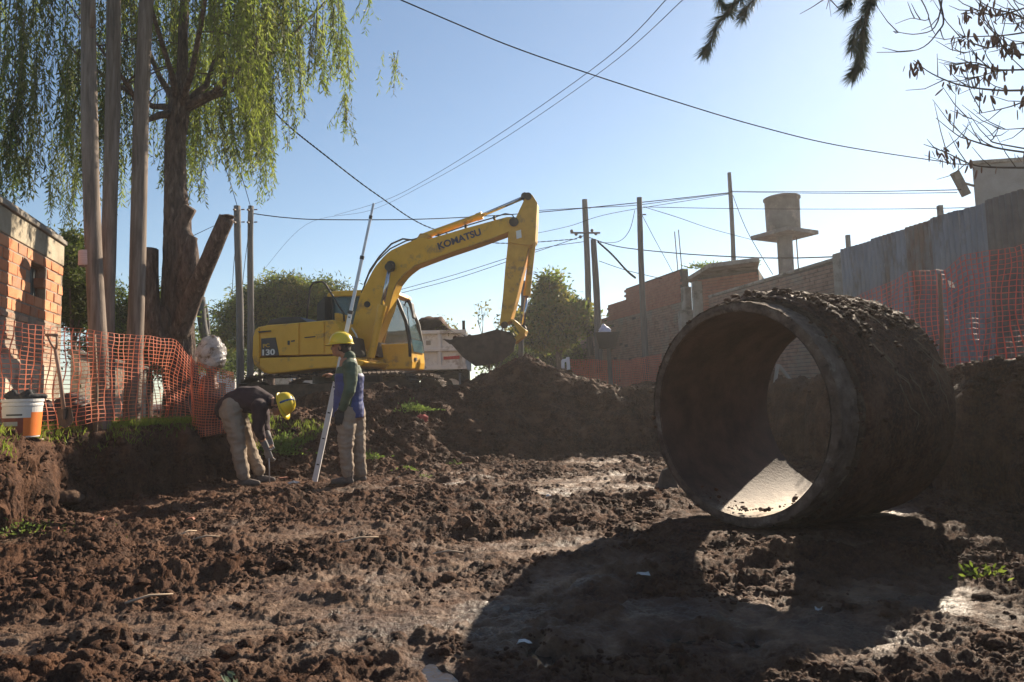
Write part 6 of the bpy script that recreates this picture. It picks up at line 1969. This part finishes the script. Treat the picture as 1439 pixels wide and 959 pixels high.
# levelling staff held by the standing man
sb0 = W(442, 655, 8.42); sb0.z = HZ(sb0.x, 8.42) + .01; st1 = W(525, 286, 8.42 + .10)
M_staff = mat('staff_aluminium', (.42, .42, .44), (.52, .52, .53), scale=8, rough=.38, metal=.5)
M_staff2 = mat('staff_face', (.62, .60, .58), (.70, .68, .66), scale=8, rough=.5)
staff = thing('measuring_staff', 'tall telescopic measuring staff leaning beside the standing worker', 'measuring staff', tuple(sb0))
cuts = [0, .36, .60, .80, .95, 1.0]; ww = [.062, .050, .040, .031, .028]
for k in range(5):
    a_ = sb0.lerp(st1, cuts[k]); b_ = sb0.lerp(st1, cuts[k + 1])
    s_ = obj('section', MB().bar(a_, b_, ww[k], ww[k] * .6, up=(0, 1, 0)), M_staff2 if k < 1 else M_staff, staff, bevel=.003)
    if k < 4:
        d = (b_ - a_).normalized(); obj('joint_clip', MB().bar(b_ - d * .03, b_ + d * .015, ww[k] * 1.25, ww[k] * .9, up=(0, 1, 0)), M_blk, s_, bevel=.002)
        if k < 2:
            for q in range(2, 12, 3):
                c_ = a_.lerp(b_, q / 12); obj('button', MB().bar(c_ - d * .008, c_ + d * .008, ww[k] * .5, ww[k] * .64, up=(0, 1, 0)), M_blk, s_)
for f_ in (.10, .17, .24, .31):
    pass

# ---- the man bending down
DB_ = 8.36
K = lambda px, py, dy=0.0: W(px, py, DB_ + dy)
g1 = K(345, 679).z; gz1 = HZ(-3.26, DB_); sh_ = Vector((0, 0, gz1 - g1))
kz = lambda px, py, dy=0.0: K(px, py, dy) + sh_
man2 = thing('person', 'worker bending forward in dark sweater and khaki trousers, yellow helmet with blue band', 'person', (K(350, 678).x, DB_, gz1))
hN, hF = kz(325, 580, -.10), kz(331, 580, .10)
kN, kF = kz(335, 629, -.13), kz(349, 629, .10)
aN, aF = kz(342, 670, -.13), kz(364, 663, .10)
ps = kz(326, 572); mid = kz(341, 562); up_ = kz(361, 562); nk = kz(378, 564)
sN, sF = kz(364, 572, -.17), kz(367, 568, .17)
eN, eF = kz(363, 604, -.16), kz(372, 600, .10)
wN, wF = kz(375, 631, -.06), kz(377, 614, -.01)
hc2 = kz(394, 571)
bm = MB()
cap(bm, [ps, mid, up_, nk], [.11, .12, .135, .075])
cap(bm, [nk, hc2 + Vector((-.03, 0, .02))], [.062, .058])
for a_, b_, c_ in ((sN, eN, wN), (sF, eF, wF)): cap(bm, [up_.lerp(a_, .6), a_, b_, c_], [.068, .056, .042, .028])
for a_, b_, c_ in ((hN, kN, aN), (hF, kF, aF)): cap(bm, [a_, b_, c_], [.09, .058, .04])
hP2, hM2 = head(bm, hc2, (.92, -.12, .38), (.35, -.15, -1), .98)
hand(bm, wN, (.25, .1, -1), (.3, .9, 0), 1, 1.0, .8)
hand(bm, wF, (.2, -.1, -1), (.5, -.7, 0), -1, 1.0, .8)
union('body', bm, [M_skin], man2, .0075, 2)
for q in (-1, 1): obj('eye', MB().ball(hP2(.083, q * .030, .008), .010, 8, 6), M_eye, man2, smooth=True)
hb_ = MB(); hb_.ball(hP2(-.035, 0, .01), (.084, .084, .088), 14, 10, hM2); cap(hb_, [hP2(-.05, 0, -.02), hP2(-.05, 0, -.08)], [.072, .06]); union('hair', hb_, [M_hair], man2, .009, 2, wr=.004, wscale=40)
helmet(hP2(-.008, 0, .045), (.92, -.12, .38), (.35, -.15, -1), man2, 1.0, band=True)
jb = MB()
cap(jb, [kz(320, 575), kz(330, 567), mid, up_, nk + Vector((-.03, 0, 0))], [.150, .155, .165, .165, .10])
cap(jb, [sN.lerp(sF, .2), sN.lerp(sF, .8)], [.10, .10])
for a_, b_, c_ in ((sN, eN, wN), (sF, eF, wF)): cap(jb, [a_, a_.lerp(b_, .5), b_, b_.lerp(c_, .35)], [.09, .078, .065, .05])
union('sweater', jb, [M_sweat], man2, .009, 3, wr=.008, wscale=7, seed=3)
tb_ = MB()
for a_, b_, c_ in ((hN, kN, aN), (hF, kF, aF)):
    cap(tb_, [a_ + Vector((0, 0, .06)), a_, a_.lerp(b_, .5), b_, b_.lerp(c_, .5), c_ + Vector((0, 0, .02))], [.12, .128, .108, .085, .078, .07])
cap(tb_, [hN + Vector((.0, .03, .03)), hF + Vector((0, -.03, .03))], [.135, .135])
union('trousers', tb_, [M_khaki], man2, .009, 2, wr=.015, wscale=7, seed=4)
for a_ in (aN, aF):
    bt = MB(); z_ = HZ(a_.x + .05, a_.y) - .012
    cap(bt, [a_ + Vector((-.01, 0, .04)), Vector((a_.x, a_.y, z_ + .06))], [.055, .05])
    cap(bt, [Vector((a_.x - .03, a_.y, z_ + .035)), Vector((a_.x + .08, a_.y, z_ + .04)), Vector((a_.x + .17, a_.y, z_ + .03))], [.042, .047, .034])
    union('boot', bt, [M_boot], man2, .008, 2)
gb_ = MB(); hand(gb_, wN, (.25, .1, -1), (.3, .9, 0), 1, 1.2, .8); cap(gb_, [wN + (eN - wN) * .35, wN], [.04, .037]); union('glove', gb_, [M_gglove], man2, .006, 1)
gb_ = MB(); hand(gb_, wF, (.2, -.1, -1), (.5, -.7, 0), -1, 1.2, .8); cap(gb_, [wF + (eF - wF) * .35, wF], [.04, .037]); union('glove', gb_, [M_gglove], man2, .006, 1)
rd = kz(379, 640, -.05); rg_ = rd.copy(); rg_.z = HZ(rd.x, rd.y) - .05
tag(obj('marker_rod', MB().tube([rd + Vector((-.01, 0, .10)), rg_], .007, 7), M_staff, smooth=True), 'thin steel rod held upright by the bending worker', 'rod')
# ------------------------------------------------------------------ things on the left bank
bp_ = W(31, 604, 6.5); bp_.z = HZ(bp_.x, 6.5) + .0
M_pail = mat('white_pail', (.62, .60, .57), (.70, .68, .65), scale=6, rough=.45, c3=(.35, .30, .26), s3=6, t3=.62)
M_orange = mat('orange_label', (.75, .17, .02), (.80, .21, .03), rough=.5)
M_darkred = mat('dark_red_label', (.16, .03, .02), (.22, .05, .03), rough=.5)
M_greyl = mat('grey_label_band', (.40, .38, .36), (.30, .28, .27), scale=18, rough=.5)
pail = thing('paint_pail', 'white plastic pail with orange and dark red label at the far left', 'bucket', tuple(bp_))
hb = .36
obj('shell', MB().lathe(bp_, [(.0, .002), (.138, .0), (.142, .004), (.160, hb - .07), (.165, hb - .065), (.165, hb - .05), (.162, hb - .045), (.162, hb - .03), (.170, hb - .025), (.170, hb), (.160, hb), (.157, hb - .07), (.134, .03), (0, .03)], 40), M_pail, pail, smooth=False)


def patch(name, a0, a1, z0, z1, m, pr=.0015):
    n = 14; mb = MB(); vs = []; fs = []
    for i in range(n + 1):
        a = a0 + (a1 - a0) * i / n
        for z in (z0, z1):
            r = .1423 + (.160 - .142) * (z - .004) / (hb - .074) + pr; vs.append((bp_.x + r * math.cos(a), bp_.y + r * math.sin(a), bp_.z + z))
    for i in range(n): fs.append((2 * i, 2 * i + 2, 2 * i + 3, 2 * i + 1))
    return obj(name, mb.add(vs, fs), m, pail, smooth=True)


patch('label', R(300), R(392), .015, .235, M_orange)
patch('label', R(206), R(308), .015, .235, M_darkred, .0025)
patch('label', R(206), R(330), .185, .265, M_pail, .0035)
patch('label_print', R(255), R(305), .205, .220, M_badge, .0045)
patch('label_print', R(235), R(292), .11, .150, M_greyl, .0040)
obj('handle', MB().tube([bp_ + Vector((-.17, .02, .30)), bp_ + Vector((-.20, -.05, .26)), bp_ + Vector((-.205, -.08, .21)), bp_ + Vector((-.18, -.10, .17))], .004, 6), M_blk, pail, smooth=True)
for i, (dx, dy, a) in enumerate(((-.03, -.02, .5), (.08, .03, 1.2))):
    q = Vector((bp_.x + dx, bp_.y + dy, bp_.z + hb + .02)); d = Vector((math.cos(a), math.sin(a) * .5, 0)).normalized()
    mb = MB(); cap(mb, [q - d * .08 + Vector((0, 0, .01)), q, q + d * .09 + Vector((0, 0, 0))], [.036, .034, .026]); cap(mb, [q - d * .07 + Vector((0, 0, .02)), q - d * .05 + Vector((.01, 0, .045))], [.035, .03])
    o = union('work_boot', mb, [M_glove], None, .007, 2, wr=.003, wscale=20)
    tag(o, ('dark work boot lying left on top of the white pail', 'dark work boot lying right on top of the white pail')[i], 'boot')

# shovel stuck upright
sh0, sh1 = W(93, 596, 6.78), W(77, 470, 6.78)
shv = thing('shovel', 'upright shovel with D-shaped grip standing in front of the orange net', 'shovel', (sh0.x, sh0.y, HZ(sh0.x, 6.78)))
M_wood = mat('worn_ash_handle', (.20, .12, .09), (.30, .19, .14), scale=6, rough=.7, stretch=(3, 3, .5))
sa = W(90, 575, 6.78); sb_ = W(78, 492, 6.78)
obj('handle', MB().tube([sa + Vector((0, 0, -.03)), sa.lerp(sb_, .5) + Vector((.006, 0, 0)), sb_], [.019, .017, .017], 10), M_wood, shv, smooth=True)
gl, gr = W(66, 471, 6.78), W(80, 471, 6.78)
obj('grip', MB().tube([sb_, W(72, 484, 6.78), gl + Vector((0, 0, 0))], .011, 8).tube([sb_, W(80, 484, 6.78), gr], .011, 8).tube([gl - Vector((.012, 0, 0)), gr + Vector((.012, 0, 0))], .015, 10), M_wood, shv, smooth=True)
bl = [(79, 574), (90, 572), (100, 573), (103, 590), (100, 597), (92, 602), (83, 598), (81, 590)]
mb = MB(); vs = []
for a_, b_ in bl: vs.append(W(a_, b_, 6.78 + .02 * ((a_ - 91) / 12) ** 2))
mb.prism(vs, (0, .006, 0)); mb.tube([sa, sa + Vector((.01, -.01, -.10))], [.024, .018], 8)
obj('blade', mb, M_mudsteel, shv, bevel=.002)

# dark sacks and plastic heap behind the net
M_sack = mat('dark_sacking', (.035, .022, .024), (.08, .05, .05), scale=7, rough=.6, bump=.01, bscale=18)
for px, py, y, rx, rz, lab in ((62, 560, 7.5, .16, .17, 'dark sack behind the net left of the shovel'), (100, 556, 7.7, .2, .22, 'big dark plastic-covered sack behind the shovel'), (122, 572, 7.6, .13, .13, 'low dark sack right of the shovel behind the net')):
    p = W(px, py, y); mb = MB(); z = HZ(p.x, y)
    mb.ball((p.x, y, z + rz * .8), (rx, rx * .8, rz), 20, 14); mb.ball((p.x + rx * .5, y - .03, z + rz * .45), (rx * .7, rx * .6, rz * .55), 16, 10)
    o = union('sack', mb, [M_sack], None, .012, 2, wr=.03, wscale=5, seed=int(px)); tag(o, lab, 'sack', 'dark sacks behind the net')
p = W(95, 598, 6.7); z = HZ(p.x, 6.7)
mb = MB(); mb.ball((p.x, 6.7, z + .03), (.13, .10, .07), 16, 10); mb.ball((p.x + .07, 6.72, z + .02), (.08, .08, .05), 12, 8)
tag(union('rubble_lump', mb, [M_conc], None, .01, 1, wr=.02, wscale=12, seed=9), 'grey lump of old concrete at the foot of the shovel', 'stone')
M_hose = mat('pale_hose', (.34, .27, .20), (.44, .36, .28), rough=.7)
hp = []
for px, py, y in ((-20, 612, 5.9), (20, 612, 6.0), (60, 609, 6.05), (100, 602, 6.3), (130, 600, 6.5), (155, 600, 6.7), (172, 594, 7.0), (186, 586, 7.4)):
    q = G(px, py, .74); hh = HZ(q.x, q.y); q.z = hh + .015 if hh > .5 else .72; hp.append(q)
tag(obj('garden_hose', MB().tube(hp, .010, 7), M_hose, smooth=True), 'pale hose snaking along the top of the left bank', 'hose')

# wrapped bundle on a post
bw = W(296, 600, 8.65); bw.z = .62
wbn = thing('wrapped_bundle', 'post with a crumpled clear plastic bundle on top, draped in orange net', 'bundle', tuple(bw))
M_clear = mat('crumpled_clear_plastic', (.42, .39, .38), (.72, .70, .70), scale=14, rough=.22, trans=.45, c3=(.16, .12, .09), s3=7, t3=.52, bump=.02, bscale=16)
t_ = W(297, 497, 8.65)
mb = MB(); mb.ball((t_.x, 8.65, t_.z), (.175, .16, .20), 24, 16); mb.ball((t_.x + .04, 8.62, t_.z - .10), (.14, .13, .12), 18, 12); mb.ball((t_.x, 8.65, t_.z + .1), (.14, .13, .12), 18, 12)
union('plastic_bundle', mb, [M_clear], wbn, .012, 1, wr=.022, wscale=7, seed=12)
obj('post', MB().tube([bw - Vector((0, 0, .1)), Vector((t_.x, 8.65, t_.z - .1))], [.07, .06], 12), M_stake, wbn, smooth=True)
mb = MB(); mb.lathe((bw.x - .03, 8.66, bw.z - .03), [(0, 0), (.15, 0), (.13, .3), (.11, .55), (.08, .72), (0, .74)], 24)  # dark drape round the post, its tone also standing for tree shadow
union('shadow_wrap', mb, [mat('shadow_wrap_cloth', (.10, .05, .04), (.20, .10, .07), scale=6, rough=.7)], wbn, .014, 1, wr=.03, wscale=5, seed=13)

# ------------------------------------------------------------------ far right details
bx_, by_ = W(852, 478, 17.0).x, 17.0
tb0 = thing('rubbish_basket', 'dark raised rubbish basket on a post before the tall wall', 'rubbish basket', (bx_, by_, .8))
z0_, z1_ = W(852, 490, 17).z, W(852, 468, 17).z
mb = MB(); n = 4
mb.add([(bx_ + sx * .2, by_ + sy * .16, z0_) for sx, sy in ((-1, -1), (1, -1), (1, 1), (-1, 1))] + [(bx_ + sx * .30, by_ + sy * .24, z1_) for sx, sy in ((-1, -1), (1, -1), (1, 1), (-1, 1))], [(3, 2, 1, 0), (0, 1, 5, 4), (1, 2, 6, 5), (2, 3, 7, 6), (3, 0, 4, 7)])
obj('basket', mb, M_blk, tb0, bevel=0).modifiers.new('t', 'SOLIDIFY').thickness = .01
obj('post', MB().tube([(bx_ + .1, by_, .5), (bx_ + .05, by_, z0_ + .02)], .05, 8), M_poledark, tb0)
M_bag = mat('pale_blue_bag', (.40, .44, .62), (.62, .64, .72), scale=12, rough=.5, trans=.3)
mb = MB(); mb.ball((bx_ - .03, by_, z1_ + .05), (.15, .12, .11), 16, 10); mb.ball((bx_ - .05, by_, z1_ + .15), (.07, .06, .07), 12, 8)
tag(union('rubbish_bag', mb, [M_bag], None, .012, 1, wr=.02, wscale=14, seed=20), 'pale blue and white plastic bag filling the raised rubbish basket', 'bag')
q0 = W(795, 520, 14.6); zz = W(795, 520, 14.6).z
M_pvc = mat('white_pipe_plastic', (.62, .62, .64), (.7, .7, .72), rough=.5)
mb = MB(); mb.bar(W(799, 522, 14.6), W(798, 502, 14.6), .07, .07, up=(0, 1, 0)); mb.bar(W(791, 518, 14.6), W(791, 507, 14.6), .07, .07, up=(0, 1, 0)); mb.bar(W(790, 507.5, 14.6), W(799, 506, 14.6), .065, .065, up=(0, 1, 0))
tag(union('pipe_fitting', mb, [M_pvc], None, .012, 1), 'small white h-shaped plastic fitting behind the dark heap', 'pipe fitting')

# ------------------------------------------------------------------ rubble, sticks, litter
def shard_me(name, m, sx, sy, sz, seed):
    rnd = random.Random(seed); mb = MB().box((0, 0, 0), (sx, sy, sz)); me = bpy.data.meshes.new(name)
    me.from_pydata([(v[0] * rnd.uniform(.6, 1.1), v[1] * rnd.uniform(.6, 1.1), v[2] * rnd.uniform(.6, 1.1)) for v in mb.v], [], mb.f); me.materials.append(m); return me


M_shard = mat('wet_brick_shard', (.25, .085, .05), (.36, .13, .07), scale=14, rough=.75, bump=.006, c3=(.14, .08, .05), s3=8, t3=.55)
shs = [shard_me('brick_shard', M_shard, .10, .05, .03, k) for k in range(4)]
for k, (px, py, s, lab) in enumerate(((28, 742, 1.2, 'reddish brick shard at the left edge below the bank'), (72, 744, 1.1, 'long brick shard in the mud near the left edge'), (140, 735, .8, 'small orange brick shard below the left bank'),
                                 (268, 726, .7, 'tiny brick chip near the foot of the left bank'), (112, 733, .7, 'brick chip between two longer shards on the left'), (45, 808, .8, 'dull red shard in dark mud on the left'), (398, 648, 1.2, 'brick lump under the bending worker\'s arm'), (430, 628, 1.0, 'brown brick lump on the mound beside the staff'))):
    z = .02 if py > 690 else .3
    p = G(px, py, z)
    if py < 690: p = W(px, py, 8.8)
    o = bpy.data.objects.new('brick_shard', shs[k % 4]); C.objects.link(o); o.location = (p.x, p.y, HZ(p.x, p.y) + .012); o.scale = (s, s, s); o.rotation_euler = (random.uniform(-.3, .3), random.uniform(-.3, .3), random.uniform(-.4, .4))
    tag(o, lab, 'brick shard', 'broken brick in the mud')
M_stick = mat('pale_stick', (.34, .25, .17), (.46, .36, .26), rough=.85)
for k, (px, py, ln, a, lab) in enumerate(((505, 760, .28, .6, 'thin pale splinter on the pressed mud in the centre'), (290, 752, .18, .5, 'short pale twig left of centre on the mud'), (265, 748, .15, 1.2, 'forked dry twig on the left mud'), (1000, 690, .14, .3, 'dry twig beside the pipe mouth'),
                                      (210, 838, .22, .7, 'straw-coloured splinter in the left foreground'), (630, 770, .20, .1, 'flat pale splinter right of centre'), (860, 640, .2, .3, 'stick lying in front of the dark heap'))):
    p = G(px, py, .03); z = HZ(p.x, p.y) + .02; d = Vector((math.cos(a), math.sin(a), 0)) * ln / 2
    tag(obj('stick', MB().tube([Vector((p.x, p.y, z)) - d, Vector((p.x, p.y, z + .015)), Vector((p.x, p.y, z)) + d], [.006, .007, .004], 6), M_stick, smooth=True), lab, 'stick', 'sticks lying in the mud')
M_litter = mat('white_plastic_film', (.55, .53, .52), (.68, .66, .65), scale=12, rough=.45, trans=.3)
for k, (px, py, s, lab) in enumerate(((770, 690, .16, 'flattened white plastic scrap on the trench floor beyond the shadow'), (905, 801, .075, 'small crumpled white scrap inside the pipe shadow'), (413, 676, .16, 'pale strip of plastic at the bending worker\'s feet'), (1150, 842, .04, 'tiny white fleck in the deep shadow below the pipe'),
                                      (404, 658, .05, 'white scrap beside the staff foot'), (432, 662, .06, 'small upright pale scrap between the staff and standing worker'), (1026, 728, .05, 'white chip in the mud by the pipe mouth'), (560, 641, .03, 'white chip low on the mound right of the standing worker'), (650, 577, .05, 'pale pebble half way up the sunny mound'), (735, 890, .07, 'white film scrap in the shadow at bottom centre'))):
    p = G(px, py, .02) if py > 665 else W(px, py, 8.9 if py > 630 else 10.6 if py < 600 else 9.6)
    z = HZ(p.x, p.y); n = 9; mb = MB(); vs = [(p.x, p.y, z + .03 * s / .1)]
    for q in range(n):
        a = 2 * math.pi * q / n; r = s * random.uniform(.45, 1) * .6; vs.append((p.x + r * math.cos(a), p.y + r * .6 * math.sin(a), z + random.uniform(.006, .03)))
    mb.add(vs, [(0, 1 + q, 1 + (q + 1) % n) for q in range(n)])
    o = obj('litter', mb, M_litter); o.modifiers.new('t', 'SOLIDIFY').thickness = .002
    tag(o, lab, 'litter', 'pale litter on the mud')
p = W(593, 579, 11.2); z = HZ(p.x, p.y)
mb = MB(); mb.ball((p.x, p.y, z + .03), (.10, .08, .07), 14, 10)
tag(union('red_rag', mb, [mat('red_cloth', (.30, .03, .03), (.40, .06, .05), rough=.8)], None, .01, 1, wr=.015, wscale=14, seed=31), 'dull red rag on the sunny face of the mound', 'rag')
# larger stones and lumps standing out on mound and floor
for k, (px, py, y, s, lab) in enumerate(((455 + 203, 632, 10.4, .10, 'brown lump with a pale top at the foot of the dark heap'), (620, 607, 10.5, .05, 'small round stone low on the mound'), (612, 583, 11.2, .05, 'small stone above the red rag'), (1090, 752, 4.3, .06, 'lump of clay pushed up under the pipe mouth'))):
    p = W(px, py, y); z = HZ(p.x, y); v, f_ = _ICO2_V, _ICO2_F
    vv = v * (1 + rng.uniform(-.15, .15, (len(v), 1))) * s; vv = vv * np.array([1.2, 1, .8]) + np.array([p.x, y, z + s * .3])
    o = obj('mud_lump', MB().add([tuple(q) for q in vv], [tuple(int(i) for i in q) for q in f_]), M_clod, smooth=True)
    tag(o, lab, 'clod')

# ------------------------------------------------------------------ haze
hb = MB().box((0, 60, 8.5), (260, 330, 21))
hm = bpy.data.materials.new('haze_air'); hm.use_nodes = True
for q in list(hm.node_tree.nodes):
    if q.type == 'BSDF_PRINCIPLED': hm.node_tree.nodes.remove(q)
pv = hm.node_tree.nodes.new('ShaderNodeVolumePrincipled')
pv.inputs['Density'].default_value = .0017
pv.inputs['Color'].default_value = (1, .97, .95, 1)
pv.inputs['Anisotropy'].default_value = .40
hm.node_tree.links.new(pv.outputs[0], hm.node_tree.nodes['Material Output'].inputs['Volume'])
hz = obj('haze', hb, hm)
hz['kind'] = 'stuff'
